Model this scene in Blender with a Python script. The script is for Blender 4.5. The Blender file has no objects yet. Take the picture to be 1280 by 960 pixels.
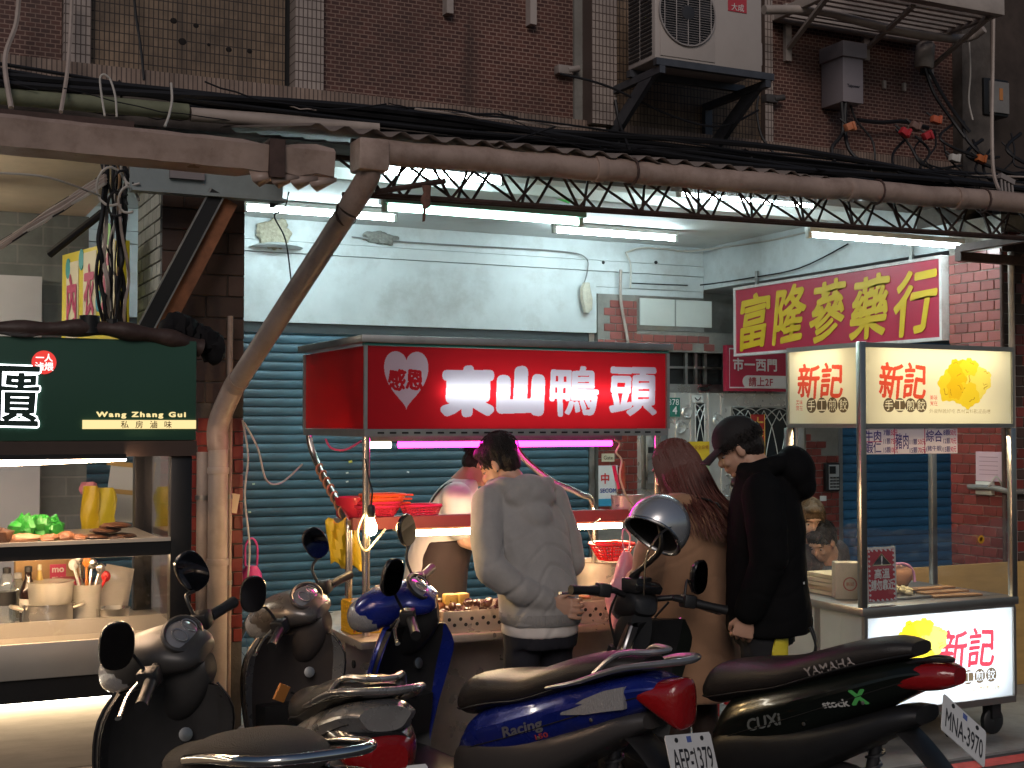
import bpy, bmesh, math, random
import numpy as np
from math import sin, cos, pi, radians
from mathutils import Vector, Matrix, Euler, noise as mnoise

SC = bpy.context.scene
COL = SC.collection
random.seed(7)
R = random.Random(11)

# ------------------------------------------------------------------ camera
YAW, PITCH, FPX, EYE = radians(25.7), math.atan(50 / 1640.0), 1640.0, 1.65
cam_data = bpy.data.cameras.new("camera")
cam_data.sensor_width = 36.0
cam_data.lens = FPX / 1280.0 * 36.0
cam_data.clip_start = 0.05
cam_data.clip_end = 500
cam = bpy.data.objects.new("camera", cam_data)
COL.objects.link(cam)
cam.location = (0, 0, EYE)
cam.rotation_euler = Euler((pi / 2 + PITCH, 0, -YAW), 'XYZ')
SC.camera = cam

# ------------------------------------------------------------------ night sky, weak street light as the one sun, exposure
SUN_EL, SUN_AZ = radians(38), radians(200)
world = bpy.data.worlds.new("World")
SC.world = world
world.use_nodes = True
wn = world.node_tree
sky = wn.nodes.new("ShaderNodeTexSky")
sky.sky_type = 'NISHITA'
sky.sun_disc = False
sky.sun_elevation = SUN_EL
sky.sun_rotation = SUN_AZ
bg = wn.nodes["Background"]
wn.links.new(sky.outputs[0], bg.inputs[0])
bg.inputs[1].default_value = 0.008
sun_data = bpy.data.lights.new("street_glow", 'SUN')
sun_data.energy = 0.25
sun_data.angle = radians(25)
sun_data.color = (1.0, 0.87, 0.80)
sun = bpy.data.objects.new("street_glow", sun_data)
COL.objects.link(sun)
# light comes from behind the camera, from the far side of the street
sd = Vector((-0.55, -1.0, 0.62)).normalized()
sun.rotation_euler = sd.to_track_quat('Z', 'Y').to_euler()
vs = SC.view_settings
vs.view_transform = 'Standard'
vs.look = 'None'
vs.exposure = 1.9
vs.gamma = 1.0
vs.use_curve_mapping = False
SC.render.engine = 'CYCLES'
SC.cycles.max_bounces = 7
SC.cycles.diffuse_bounces = 3
SC.cycles.transparent_max_bounces = 12
SC.cycles.sample_clamp_indirect = 3.0
SC.cycles.use_denoising = True
SC.cycles.caustics_reflective = False
SC.cycles.caustics_refractive = False

# ------------------------------------------------------------------ picture point -> place in the street
FWD = Vector((sin(YAW) * cos(PITCH), cos(YAW) * cos(PITCH), sin(PITCH)))
RGT = Vector((cos(YAW), -sin(YAW), 0))
UPV = RGT.cross(FWD)
def at(px, py, Y=None, X=None, Z=None):
    d = FWD * FPX + RGT * (px - 640) + UPV * (480 - py)
    if Y is not None: t = Y / d.y
    elif X is not None: t = X / d.x
    else: t = (Z - EYE) / d.z
    return Vector((d.x * t, d.y * t, EYE + d.z * t))

# ------------------------------------------------------------------ materials
_M = {}
def M(name, col=(.5, .5, .5), rough=.6, metal=0.0, var=0.0, vscale=8.0, bump=0.0, bscale=60.0, dirt=0.0, dcol=(.03, .022, .016), dscale=3.0,
      emit=0.0, ecol=None, spec=.5, coat=0.0, alpha=1.0, trans=0.0, ior=1.45, sheen=0.0, rvar=0.0, stretch=None, sss=0.0):
    if name in _M: return _M[name]
    m = bpy.data.materials.new(name)
    m.use_nodes = True
    nt = m.node_tree
    b = nt.nodes["Principled BSDF"]
    L = nt.links.new
    b.inputs["Base Color"].default_value = (*col, 1)
    b.inputs["Roughness"].default_value = rough
    b.inputs["Metallic"].default_value = metal
    b.inputs["Specular IOR Level"].default_value = spec
    b.inputs["IOR"].default_value = ior
    b.inputs["Coat Weight"].default_value = coat
    b.inputs["Coat Roughness"].default_value = .08
    b.inputs["Alpha"].default_value = alpha
    b.inputs["Transmission Weight"].default_value = trans
    b.inputs["Sheen Weight"].default_value = sheen
    if sss:
        b.inputs["Subsurface Weight"].default_value = sss
        b.inputs["Subsurface Radius"].default_value = (.02, .008, .004)
    if emit:
        b.inputs["Emission Color"].default_value = (*(ecol or col), 1)
        b.inputs["Emission Strength"].default_value = emit
    co = None
    if var or bump or dirt or rvar:
        tc = nt.nodes.new("ShaderNodeTexCoord")
        co = tc.outputs["Object"]
        if stretch:
            mp = nt.nodes.new("ShaderNodeMapping"); mp.inputs["Scale"].default_value = stretch
            L(co, mp.inputs[0]); co = mp.outputs[0]
    colout = None
    if var:
        n = nt.nodes.new("ShaderNodeTexNoise"); n.inputs["Scale"].default_value = vscale; n.inputs["Detail"].default_value = 5
        n.inputs["Roughness"].default_value = .65
        L(co, n.inputs[0])
        r = nt.nodes.new("ShaderNodeMapRange")
        r.inputs[1].default_value = .25; r.inputs[2].default_value = .75
        r.inputs[3].default_value = 1 - var; r.inputs[4].default_value = 1 + var * .7
        L(n.outputs[0], r.inputs[0])
        mx = nt.nodes.new("ShaderNodeMix"); mx.data_type = 'RGBA'; mx.blend_type = 'MULTIPLY'; mx.inputs[0].default_value = 1
        mx.inputs[6].default_value = (*col, 1)
        L(r.outputs[0], mx.inputs[7])
        colout = mx.outputs[2]
    if dirt:
        n = nt.nodes.new("ShaderNodeTexNoise"); n.inputs["Scale"].default_value = dscale; n.inputs["Detail"].default_value = 8
        n.inputs["Roughness"].default_value = .7
        L(co, n.inputs[0])
        r = nt.nodes.new("ShaderNodeMapRange")
        r.inputs[1].default_value = .48; r.inputs[2].default_value = .72; r.inputs[3].default_value = 0; r.inputs[4].default_value = dirt
        L(n.outputs[0], r.inputs[0])
        mx = nt.nodes.new("ShaderNodeMix"); mx.data_type = 'RGBA'
        mx.inputs[6].default_value = (*col, 1); mx.inputs[7].default_value = (*dcol, 1)
        if colout is not None: L(colout, mx.inputs[6])
        L(r.outputs[0], mx.inputs[0])
        colout = mx.outputs[2]
    if colout is not None: L(colout, b.inputs["Base Color"])
    if rvar:
        n = nt.nodes.new("ShaderNodeTexNoise"); n.inputs["Scale"].default_value = vscale * 1.7; n.inputs["Detail"].default_value = 4
        L(co, n.inputs[0])
        r = nt.nodes.new("ShaderNodeMapRange"); r.inputs[1].default_value = .3; r.inputs[2].default_value = .7
        r.inputs[3].default_value = max(.02, rough - rvar); r.inputs[4].default_value = min(1, rough + rvar)
        L(n.outputs[0], r.inputs[0]); L(r.outputs[0], b.inputs["Roughness"])
    if bump:
        n = nt.nodes.new("ShaderNodeTexNoise"); n.inputs["Scale"].default_value = bscale; n.inputs["Detail"].default_value = 4
        L(co, n.inputs[0])
        bp = nt.nodes.new("ShaderNodeBump"); bp.inputs["Strength"].default_value = bump; bp.inputs["Distance"].default_value = .01
        L(n.outputs[0], bp.inputs["Height"]); L(bp.outputs[0], b.inputs["Normal"])
    _M[name] = m
    return m

def EM(name, col, s):
    if name in _M: return _M[name]
    m = bpy.data.materials.new(name); m.use_nodes = True
    nt = m.node_tree; nt.nodes.clear()
    e = nt.nodes.new("ShaderNodeEmission"); e.inputs[0].default_value = (*col, 1); e.inputs[1].default_value = s
    o = nt.nodes.new("ShaderNodeOutputMaterial"); nt.links.new(e.outputs[0], o.inputs[0])
    _M[name] = m
    return m

def TRL(name, col, tcol=None, mix=.6, gloss=.15):
    """backlit acrylic: light from the tube behind it passes through, the face also reflects"""
    if name in _M: return _M[name]
    m = bpy.data.materials.new(name); m.use_nodes = True
    nt = m.node_tree; nt.nodes.clear(); L = nt.links.new
    d = nt.nodes.new("ShaderNodeBsdfPrincipled"); d.inputs["Base Color"].default_value = (*col, 1); d.inputs["Roughness"].default_value = .3
    t = nt.nodes.new("ShaderNodeBsdfTranslucent"); t.inputs[0].default_value = (*(tcol or col), 1)
    x = nt.nodes.new("ShaderNodeMixShader"); x.inputs[0].default_value = mix
    o = nt.nodes.new("ShaderNodeOutputMaterial")
    L(d.outputs[0], x.inputs[1]); L(t.outputs[0], x.inputs[2]); L(x.outputs[0], o.inputs[0])
    _M[name] = m
    return m

def GLASS(name, col=(1, 1, 1), refl=.12, rough=.03, tint=.93, haze=0.0):
    """thin pane: mostly clear, part mirror (fresnel), optional milky share"""
    if name in _M: return _M[name]
    m = bpy.data.materials.new(name); m.use_nodes = True
    nt = m.node_tree; nt.nodes.clear(); L = nt.links.new
    t = nt.nodes.new("ShaderNodeBsdfTransparent"); t.inputs[0].default_value = (col[0] * tint, col[1] * tint, col[2] * tint, 1)
    g = nt.nodes.new("ShaderNodeBsdfGlossy"); g.inputs["Roughness"].default_value = rough
    f = nt.nodes.new("ShaderNodeLayerWeight"); f.inputs[0].default_value = .5
    pw = nt.nodes.new("ShaderNodeMath"); pw.operation = 'POWER'; pw.inputs[1].default_value = 4.0; L(f.outputs["Facing"], pw.inputs[0])
    ad = nt.nodes.new("ShaderNodeMath"); ad.operation = 'MULTIPLY_ADD'; ad.inputs[1].default_value = .7; ad.inputs[2].default_value = refl; ad.use_clamp = True
    L(pw.outputs[0], ad.inputs[0])
    x = nt.nodes.new("ShaderNodeMixShader"); L(ad.outputs[0], x.inputs[0]); L(t.outputs[0], x.inputs[1]); L(g.outputs[0], x.inputs[2])
    out = x.outputs[0]
    if haze:
        d = nt.nodes.new("ShaderNodeBsdfDiffuse"); d.inputs[0].default_value = (*col, 1)
        h = nt.nodes.new("ShaderNodeMixShader"); h.inputs[0].default_value = haze
        L(out, h.inputs[1]); L(d.outputs[0], h.inputs[2]); out = h.outputs[0]
    o = nt.nodes.new("ShaderNodeOutputMaterial"); L(out, o.inputs[0])
    _M[name] = m
    return m

def BRICKMAT(name, c1, c2, mortar, bw, bh, mort, offset=.5, axis='XZ', dirt=.5, rough=.6):
    """small mosaic tiles, too fine to build piece by piece"""
    if name in _M: return _M[name]
    m = bpy.data.materials.new(name); m.use_nodes = True
    nt = m.node_tree; b = nt.nodes["Principled BSDF"]; L = nt.links.new
    tc = nt.nodes.new("ShaderNodeTexCoord"); sp = nt.nodes.new("ShaderNodeSeparateXYZ"); cb = nt.nodes.new("ShaderNodeCombineXYZ")
    L(tc.outputs["Object"], sp.inputs[0])
    L(sp.outputs["XYZ".index(axis[0])], cb.inputs[0]); L(sp.outputs["XYZ".index(axis[1])], cb.inputs[1])
    br = nt.nodes.new("ShaderNodeTexBrick")
    br.inputs["Color1"].default_value = (*c1, 1); br.inputs["Color2"].default_value = (*c2, 1); br.inputs["Mortar"].default_value = (*mortar, 1)
    br.inputs["Scale"].default_value = 1; br.inputs["Mortar Size"].default_value = mort; br.inputs["Mortar Smooth"].default_value = .2
    br.inputs["Brick Width"].default_value = bw; br.inputs["Row Height"].default_value = bh; br.offset = offset
    L(cb.outputs[0], br.inputs[0])
    n = nt.nodes.new("ShaderNodeTexNoise"); n.inputs["Scale"].default_value = 2.2; n.inputs["Detail"].default_value = 9; n.inputs["Roughness"].default_value = .72
    L(tc.outputs["Object"], n.inputs[0])
    r = nt.nodes.new("ShaderNodeMapRange"); r.inputs[1].default_value = .4; r.inputs[2].default_value = .72; r.inputs[3].default_value = 0; r.inputs[4].default_value = dirt
    L(n.outputs[0], r.inputs[0])
    mp = nt.nodes.new("ShaderNodeMapping"); mp.inputs["Scale"].default_value = (7, 7, .7); L(tc.outputs["Object"], mp.inputs[0])
    n2 = nt.nodes.new("ShaderNodeTexNoise"); n2.inputs["Scale"].default_value = 1.0; n2.inputs["Detail"].default_value = 6; L(mp.outputs[0], n2.inputs[0])
    r2 = nt.nodes.new("ShaderNodeMapRange"); r2.inputs[1].default_value = .5; r2.inputs[2].default_value = .75; r2.inputs[3].default_value = 0; r2.inputs[4].default_value = dirt; L(n2.outputs[0], r2.inputs[0])
    mm = nt.nodes.new("ShaderNodeMath"); mm.operation = 'MAXIMUM'; L(r.outputs[0], mm.inputs[0]); L(r2.outputs[0], mm.inputs[1]); r = mm
    mx = nt.nodes.new("ShaderNodeMix"); mx.data_type = 'RGBA'; mx.inputs[7].default_value = (.022, .015, .012, 1)
    L(br.outputs[0], mx.inputs[6]); L(r.outputs[0], mx.inputs[0]); L(mx.outputs[2], b.inputs["Base Color"])
    b.inputs["Roughness"].default_value = rough
    bp = nt.nodes.new("ShaderNodeBump"); bp.inputs["Strength"].default_value = .6; bp.inputs["Distance"].default_value = .004; bp.invert = True
    L(br.outputs[1], bp.inputs["Height"]); L(bp.outputs[0], b.inputs["Normal"])
    _M[name] = m
    return m

# ------------------------------------------------------------------ objects
def tag(o, label=None, cat=None, group=None, kind=None):
    if label: o["label"] = label
    if cat: o["category"] = cat
    if group: o["group"] = group
    if kind: o["kind"] = kind
    return o

def thing(name, label, cat, loc=(0, 0, 0), rz=0.0, group=None, kind=None, parent=None):
    o = bpy.data.objects.new(name, None)
    o.empty_display_size = .1
    COL.objects.link(o)
    o.location = loc
    o.rotation_euler = (0, 0, rz)
    if parent: o.parent = parent
    return tag(o, label, cat, group, kind)

def copy_tree(o, parent=None):
    c = o.copy(); COL.objects.link(c); c.parent = parent
    for ch in list(o.children): copy_tree(ch, c)
    return c

class B:
    """collects shapes, then links them as one mesh object"""
    def __init__(s): s.v = []; s.f = []
    def add(s, vs, fs):
        n = len(s.v); s.v += [tuple(v) for v in vs]; s.f += [tuple(i + n for i in f) for f in fs]; return s
    def box(s, c, d, rot=None):
        x, y, z = d[0] / 2, d[1] / 2, d[2] / 2
        vs = [Vector((a, b, e)) for a in (-x, x) for b in (-y, y) for e in (-z, z)]
        if rot is not None:
            m = Euler(rot).to_matrix() if not isinstance(rot, Matrix) else rot
            vs = [m @ v for v in vs]
        c = Vector(c)
        return s.add([v + c for v in vs], [(0, 1, 3, 2), (4, 6, 7, 5), (0, 4, 5, 1), (2, 3, 7, 6), (0, 2, 6, 4), (1, 5, 7, 3)])
    def bb(s, a, b):
        return s.box([(a[i] + b[i]) / 2 for i in range(3)], [abs(b[i] - a[i]) for i in range(3)])
    def quad(s, *p): return s.add(p, [tuple(range(len(p)))])
    def rings(s, rs, cap=True, closed=True):
        n = len(rs[0]); vs = [p for r in rs for p in r]; fs = []
        for i in range(len(rs) - 1):
            for j in range(n if closed else n - 1):
                k = (j + 1) % n
                fs.append((i * n + j, i * n + k, (i + 1) * n + k, (i + 1) * n + j))
        if cap:
            fs.append(tuple(range(n))[::-1]); fs.append(tuple((len(rs) - 1) * n + j for j in range(n)))
        return s.add(vs, fs)
    def cyl(s, p, q, r0, r1=None, n=12, cap=True):
        return s.tube([p, q], [r0, r0 if r1 is None else r1], n, cap)
    def tube(s, pts, r, n=8, cap=True, closed=False, flat=1.0):
        pts = [Vector(p) for p in pts]; m = len(pts)
        rr = r if isinstance(r, (list, tuple)) else [r] * m
        rs = []; up = None
        for i in range(m):
            if closed: t = pts[(i + 1) % m] - pts[i - 1]
            else: t = pts[min(i + 1, m - 1)] - pts[max(i - 1, 0)]
            if t.length < 1e-9: t = Vector((0, 0, 1))
            t.normalize()
            if up is None:
                up = Vector((0, 0, 1)) if abs(t.z) < .9 else Vector((1, 0, 0))
            a = t.cross(up)
            if a.length < 1e-6: a = t.orthogonal()
            a.normalize(); b = a.cross(t); up = b
            rs.append([pts[i] + a * (cos(2 * pi * j / n) * rr[i]) + b * (sin(2 * pi * j / n) * rr[i] * flat) for j in range(n)])
        if closed: rs.append(rs[0]); cap = False
        return s.rings(rs, cap)
    def lathe(s, prof, c=(0, 0, 0), n=20, axis=(0, 0, 1), cap=True):
        ax = Vector(axis).normalized(); q = Vector((0, 0, 1)).rotation_difference(ax); c = Vector(c)
        rs = [[c + q @ Vector((r * cos(2 * pi * j / n), r * sin(2 * pi * j / n), h)) for j in range(n)] for r, h in prof]
        return s.rings(rs, cap)
    def ell(s, c, r, n=16, m=10, rot=None):
        rs = []
        mt = Euler(rot).to_matrix() if rot is not None else None
        for i in range(m + 1):
            t = pi * i / m; rr = max(sin(t), .012)
            ring = []
            for j in range(n):
                v = Vector((r[0] * rr * cos(2 * pi * j / n), r[1] * rr * sin(2 * pi * j / n), -r[2] * cos(t)))
                if mt is not None: v = mt @ v
                ring.append(v + Vector(c))
            rs.append(ring)
        return s.rings(rs)
    def prism(s, poly, a, b, axis='y'):
        """poly of 2-d points pushed along an axis from a to b"""
        def P(u, v, w):
            return {'y': (u, w, v), 'x': (w, u, v), 'z': (u, v, w)}[axis]
        n = len(poly)
        vs = [P(u, v, a) for u, v in poly] + [P(u, v, b) for u, v in poly]
        fs = [tuple(range(n)), tuple(range(2 * n - 1, n - 1, -1))] + [(i, i + n, (i + 1) % n + n, (i + 1) % n) for i in range(n)]
        return s.add(vs, fs)
    def xf(s, m):
        s.v = [tuple(m @ Vector(v)) for v in s.v]; return s
    def mesh(s, name='mesh', bevel=0.0, seg=2, smooth=None, ang=40):
        me = bpy.data.meshes.new(name)
        me.from_pydata(s.v, [], s.f)
        bm = bmesh.new(); bm.from_mesh(me)
        bmesh.ops.recalc_face_normals(bm, faces=bm.faces)
        if bevel:
            es = [e for e in bm.edges if len(e.link_faces) == 2 and e.calc_face_angle(0) > radians(30)]
            try: bmesh.ops.bevel(bm, geom=es, offset=bevel, segments=seg, profile=.5, affect='EDGES', clamp_overlap=True)
            except Exception: pass
        bm.to_mesh(me); bm.free()
        if smooth or (smooth is None):
            me.polygons.foreach_set('use_smooth', [True] * len(me.polygons))
            me.set_sharp_from_angle(angle=radians(ang))
        me.update()
        return me
    def build(s, name, mat, parent=None, bevel=0.0, seg=2, smooth=None, ang=40, loc=None, rot=None, kind=None):
        me = s.mesh(name, bevel, seg, smooth, ang)
        return link(name, me, mat, parent, loc, rot, kind)

def link(name, me, mat, parent=None, loc=None, rot=None, kind=None):
    o = bpy.data.objects.new(name, me)
    if mat is not None:
        if me.materials: me.materials[0] = mat
        else: me.materials.append(mat)
    COL.objects.link(o)
    if parent is not None: o.parent = parent
    if loc is not None: o.location = loc
    if rot is not None: o.rotation_euler = rot
    if kind: o["kind"] = kind
    return o

def inst(name, me, parent, loc, rot=(0, 0, 0), scale=None):
    o = bpy.data.objects.new(name, me); COL.objects.link(o); o.parent = parent; o.location = loc; o.rotation_euler = rot
    if scale: o.scale = scale
    return o

def subsurf(o, lv=1):
    m = o.modifiers.new('s', 'SUBSURF'); m.levels = lv; m.render_levels = lv
    return o

def sag(p, q, drop, n=12, wob=0.0, rnd=R):
    p, q = Vector(p), Vector(q)
    out = []
    for i in range(n + 1):
        t = i / n
        v = p.lerp(q, t); v.z -= drop * 4 * t * (1 - t)
        if wob and 0 < i < n: v += Vector((rnd.uniform(-wob, wob), rnd.uniform(-wob, wob), rnd.uniform(-wob, wob)))
        out.append(v)
    return out

def smoothpath(pts, k=6):
    pts = [Vector(p) for p in pts]; out = []
    for i in range(len(pts) - 1):
        p0, p1, p2, p3 = pts[max(i - 1, 0)], pts[i], pts[i + 1], pts[min(i + 2, len(pts) - 1)]
        for j in range(k):
            t = j / k
            out.append(.5 * ((2 * p1) + (p2 - p0) * t + (2 * p0 - 5 * p1 + 4 * p2 - p3) * t * t + (3 * p1 - p0 - 3 * p2 + p3) * t ** 3))
    out.append(pts[-1])
    return out

BENCH = bpy.data.scenes.new('bench')  # a workbench scene, thrown away at the end, to turn lettering and skins into meshes
def bake(o):
    BENCH.collection.objects.link(o)
    vl = BENCH.view_layers[0]; vl.update(); dg = vl.depsgraph; dg.update()
    me = bpy.data.meshes.new_from_object(o.evaluated_get(dg))
    bpy.data.objects.remove(o)
    return me

def text_mesh(body, bold=0.0, depth=0.0, vertical=False, spacing=1.0):
    cu = bpy.data.curves.new('lettering', 'FONT')
    cu.body = "\n".join(body) if vertical else body
    cu.size = 1.0; cu.extrude = depth; cu.space_character = spacing; cu.space_line = .95 if vertical else 1.0
    cu.resolution_u = 3
    o = bpy.data.objects.new('lettering_source', cu)
    me = bake(o)
    bpy.data.curves.remove(cu)
    if bold:  # thicken the strokes: shifted copies, each a hair in front of the last
        n = len(me.vertices); co = np.empty(n * 3, np.float32); me.vertices.foreach_get('co', co); co = co.reshape(-1, 3)
        ps = [tuple(p.vertices) for p in me.polygons]
        vs, fs = [], []
        k = 14 if bold > .03 else 9
        for i in range(k):
            a = 2 * pi * i / k
            c = co + np.array([bold * cos(a), bold * sin(a), .0012 * i], np.float32)
            fs += [tuple(j + len(vs) * n for j in p) for p in ps]; vs.append(c)
        nm = bpy.data.meshes.new('lettering'); nm.from_pydata(np.concatenate(vs).tolist(), [], fs); bpy.data.meshes.remove(me); me = nm
    return me

def text(name, body, mat, parent, origin, u, v, width=None, height=None, bold=0.0, depth=0.0, vertical=False, spacing=1.0, shear=0.0, anchor='c', wob=0.0, lift=0.002):
    """lettering laid on the plane spanned by u (reading direction) and v (up), centred at origin; u x v is the way it faces"""
    me = text_mesh(body, bold, depth, vertical, spacing)
    n = len(me.vertices)
    co = np.empty(n * 3, np.float32); me.vertices.foreach_get('co', co); co = co.reshape(-1, 3)
    lo, hi = co.min(0), co.max(0)
    w, h = hi[0] - lo[0], hi[1] - lo[1]
    sx = width / w if width else None; sy = height / h if height else None
    if sx is None: sx = sy
    if sy is None: sy = sx
    u, v = Vector(u).normalized(), Vector(v).normalized(); nn = u.cross(v)
    cx = {'c': (lo[0] + hi[0]) / 2, 'l': lo[0], 'r': hi[0]}[anchor]; cy = (lo[1] + hi[1]) / 2
    a = (co[:, 0] - cx) * sx; b = (co[:, 1] - cy) * sy
    if wob:
        a = a + wob * np.sin(b / (h * sy) * 5.0 + a / (h * sy) * 2.1); b = b + wob * np.sin(a / (h * sy) * 6.0)
    a = a + b * shear
    O = np.array(origin) + np.array(nn) * lift
    out = O + np.outer(a, np.array(u)) + np.outer(b, np.array(v)) + np.outer(co[:, 2] * sx, np.array(nn))
    me.vertices.foreach_set('co', out.astype(np.float32).ravel()); me.update()
    o = link(name, me, mat, parent)
    if parent is not None: pass
    return o

def remesh(b, voxel, smooth_it=6, sub=0):
    """one continuous skin round all the shapes collected in b"""
    me = b.mesh('skin_source', smooth=False)
    o = bpy.data.objects.new('skin_source', me)
    m = o.modifiers.new('r', 'REMESH'); m.mode = 'VOXEL'; m.voxel_size = voxel
    if smooth_it:
        k = o.modifiers.new('k', 'SMOOTH'); k.iterations = smooth_it; k.factor = .5
    out = bake(o); bpy.data.meshes.remove(me)
    out.polygons.foreach_set('use_smooth', [True] * len(out.polygons))
    return out

def vmap(me, fn):
    n = len(me.vertices)
    co = np.empty(n * 3, np.float32); me.vertices.foreach_get('co', co); co = co.reshape(-1, 3).astype(np.float64)
    nr = np.empty(n * 3, np.float32); me.vertices.foreach_get('normal', nr); nr = nr.reshape(-1, 3).astype(np.float64)
    co = fn(co, nr)
    me.vertices.foreach_set('co', co.astype(np.float32).ravel()); me.update()
    return me

class Print:
    """a backlit acrylic face with its lettering: every colour is its own piece of the one sheet, so the tubes behind shine through all of them"""
    def __init__(s, parent, O, u, v, W, H, res=.002):
        s.parent, s.O, s.u, s.v, s.W, s.H, s.res = parent, Vector(O), Vector(u), Vector(v), W, H, res
        s.nx, s.ny = int(W / res), int(H / res); s.free = np.ones((s.ny, s.nx), bool); s.layers = []
        s.yy, s.xx = np.mgrid[0:s.ny, 0:s.nx]; s.xx = (s.xx + .5) * res; s.yy = (s.yy + .5) * res
    def glyph(s, body, cx, cy, width, height, bold=.0, shear=0.0, wob=0.0):
        me = text_mesh(body); n = len(me.vertices); co = np.empty(n * 3, np.float32); me.vertices.foreach_get('co', co); co = co.reshape(-1, 3)[:, :2].astype(float)
        me.calc_loop_triangles(); tri = np.empty(len(me.loop_triangles) * 3, np.int32); me.loop_triangles.foreach_get('vertices', tri); tri = tri.reshape(-1, 3); bpy.data.meshes.remove(me)
        lo, hi = co.min(0), co.max(0); ww, hh = width - 2 * bold, height - 2 * bold
        p = (co - (lo + hi) / 2) * np.array([ww / (hi[0] - lo[0]), hh / (hi[1] - lo[1])])
        if wob: p = p + wob * np.stack([np.sin(p[:, 1] / height * 5 + p[:, 0] / height * 2), np.sin(p[:, 0] / height * 6)], 1)
        p[:, 0] += p[:, 1] * shear
        p = (p + np.array([cx, cy])) / s.res
        m = np.zeros((s.ny, s.nx), bool)
        for t in tri:
            a, b, c = p[t[0]], p[t[1]], p[t[2]]
            x0, x1 = int(max(0, min(a[0], b[0], c[0]) - 1)), int(min(s.nx, max(a[0], b[0], c[0]) + 2)); y0, y1 = int(max(0, min(a[1], b[1], c[1]) - 1)), int(min(s.ny, max(a[1], b[1], c[1]) + 2))
            if x1 <= x0 or y1 <= y0: continue
            gy, gx = np.mgrid[y0:y1, x0:x1]; gx = gx + .5; gy = gy + .5
            e = lambda q, r: (r[0] - q[0]) * (gy - q[1]) - (r[1] - q[1]) * (gx - q[0])
            e0, e1, e2 = e(a, b), e(b, c), e(c, a)
            m[y0:y1, x0:x1] |= ((e0 >= 0) & (e1 >= 0) & (e2 >= 0)) | ((e0 <= 0) & (e1 <= 0) & (e2 <= 0))
        k = int(round(bold / s.res))
        if k:
            d = np.zeros_like(m)
            for dy in range(-k, k + 1):
                for dx in range(-k, k + 1):
                    if dx * dx + dy * dy <= k * k + .5:
                        d[max(0, dy):s.ny + min(0, dy), max(0, dx):s.nx + min(0, dx)] |= m[max(0, -dy):s.ny + min(0, -dy), max(0, -dx):s.nx + min(0, -dx)]
            m = d
        return m
    def put(s, name, mat, mask):
        for L in s.layers: L[2][mask] = False
        s.free &= ~mask; s.layers.append([name, mat, mask.copy()])
    def finish(s, base, mat):
        for name, mt, m in s.layers + [[base, mat, s.free]]:
            vs, fs = [], []
            for r in range(s.ny):
                row = np.concatenate([[0], m[r].astype(np.int8), [0]]); d = np.diff(row); st = np.nonzero(d == 1)[0]; en = np.nonzero(d == -1)[0]
                for a, b in zip(st, en):
                    k = len(vs)
                    for X, Y in ((a, r), (b, r), (b, r + 1), (a, r + 1)): vs.append(tuple(s.O + s.u * (X * s.res) + s.v * (Y * s.res)))
                    fs.append((k, k + 1, k + 2, k + 3))
            if fs:
                me = bpy.data.meshes.new(name); me.from_pydata(vs, [], fs); link(name, me, mt, s.parent)

X_, Y_, Z_ = Vector((1, 0, 0)), Vector((0, 1, 0)), Vector((0, 0, 1))
# ================================================================== the setting
YC, YU, YB, YG, CEIL = 6.2, 6.6, 9.6, 5.0, 3.19
def ax(px, Y, py=400): return at(px, py, Y=Y).x

def randmat(m, amt=.25):
    """each piece a little lighter or darker"""
    nt = m.node_tree; b = nt.nodes["Principled BSDF"]
    oi = nt.nodes.new("ShaderNodeObjectInfo"); r = nt.nodes.new("ShaderNodeMapRange"); r.inputs[3].default_value = 1 - amt; r.inputs[4].default_value = 1 + amt * .6
    nt.links.new(oi.outputs["Random"], r.inputs[0])
    mx = nt.nodes.new("ShaderNodeMix"); mx.data_type = 'RGBA'; mx.blend_type = 'MULTIPLY'; mx.inputs[0].default_value = 1
    src = b.inputs["Base Color"]
    if src.links: nt.links.new(src.links[0].from_socket, mx.inputs[6])
    else: mx.inputs[6].default_value = src.default_value
    nt.links.new(r.outputs[0], mx.inputs[7]); nt.links.new(mx.outputs[2], src)
    return m

m_tile_red = randmat(M('red_tile', (.21, .042, .034), .28, var=.3, vscale=9, bump=.05, bscale=30, dirt=.35, dscale=5))
m_tile_brown = randmat(M('grimy_tile', (.075, .042, .032), .55, var=.5, vscale=6, bump=.2, bscale=40, dirt=.9, dscale=3))
m_tile_grey = randmat(M('grey_tile', (.22, .24, .23), .5, var=.3, vscale=6, dirt=.5))
m_tile_pink = randmat(M('pale_red_tile', (.30, .095, .085), .3, var=.25, vscale=9, dirt=.3, dscale=6))  # paler copy of the red tile for rows higher up
m_mortar = M('mortar', (.30, .27, .24), .9, var=.3, vscale=20, dirt=.5)
m_grime = M('grimy_concrete', (.10, .085, .075), .9, var=.5, vscale=5, bump=.4, bscale=30, dirt=.8)
m_conc = M('concrete', (.24, .23, .21), .9, var=.3, vscale=6, bump=.3, bscale=40, dirt=.6)
m_white = M('painted_board', (.56, .60, .61), .45, var=.18, vscale=2, dirt=.55, dcol=(.27, .26, .24), dscale=2.5)
m_ceil = M('ceiling_paint', (.66, .68, .66), .6, var=.1, vscale=2, dirt=.3, dcol=(.3, .28, .25))
m_beige = M('beige_ceiling', (.66, .52, .36), .7, var=.12, vscale=2, dirt=.2)
m_brick2 = BRICKMAT('mosaic_brick', (.12, .042, .030), (.065, .021, .016), (.30, .19, .15), .046, .0226, .0030, dirt=.6)
m_tan = BRICKMAT('tan_mosaic', (.27, .185, .12), (.20, .135, .085), (.04, .026, .02), .0235, .047, .0028, offset=0, dirt=.85)
m_tanl = BRICKMAT('pale_mosaic', (.42, .35, .31), (.36, .30, .27), (.10, .07, .06), .0235, .047, .003, offset=0, dirt=.35)
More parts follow.
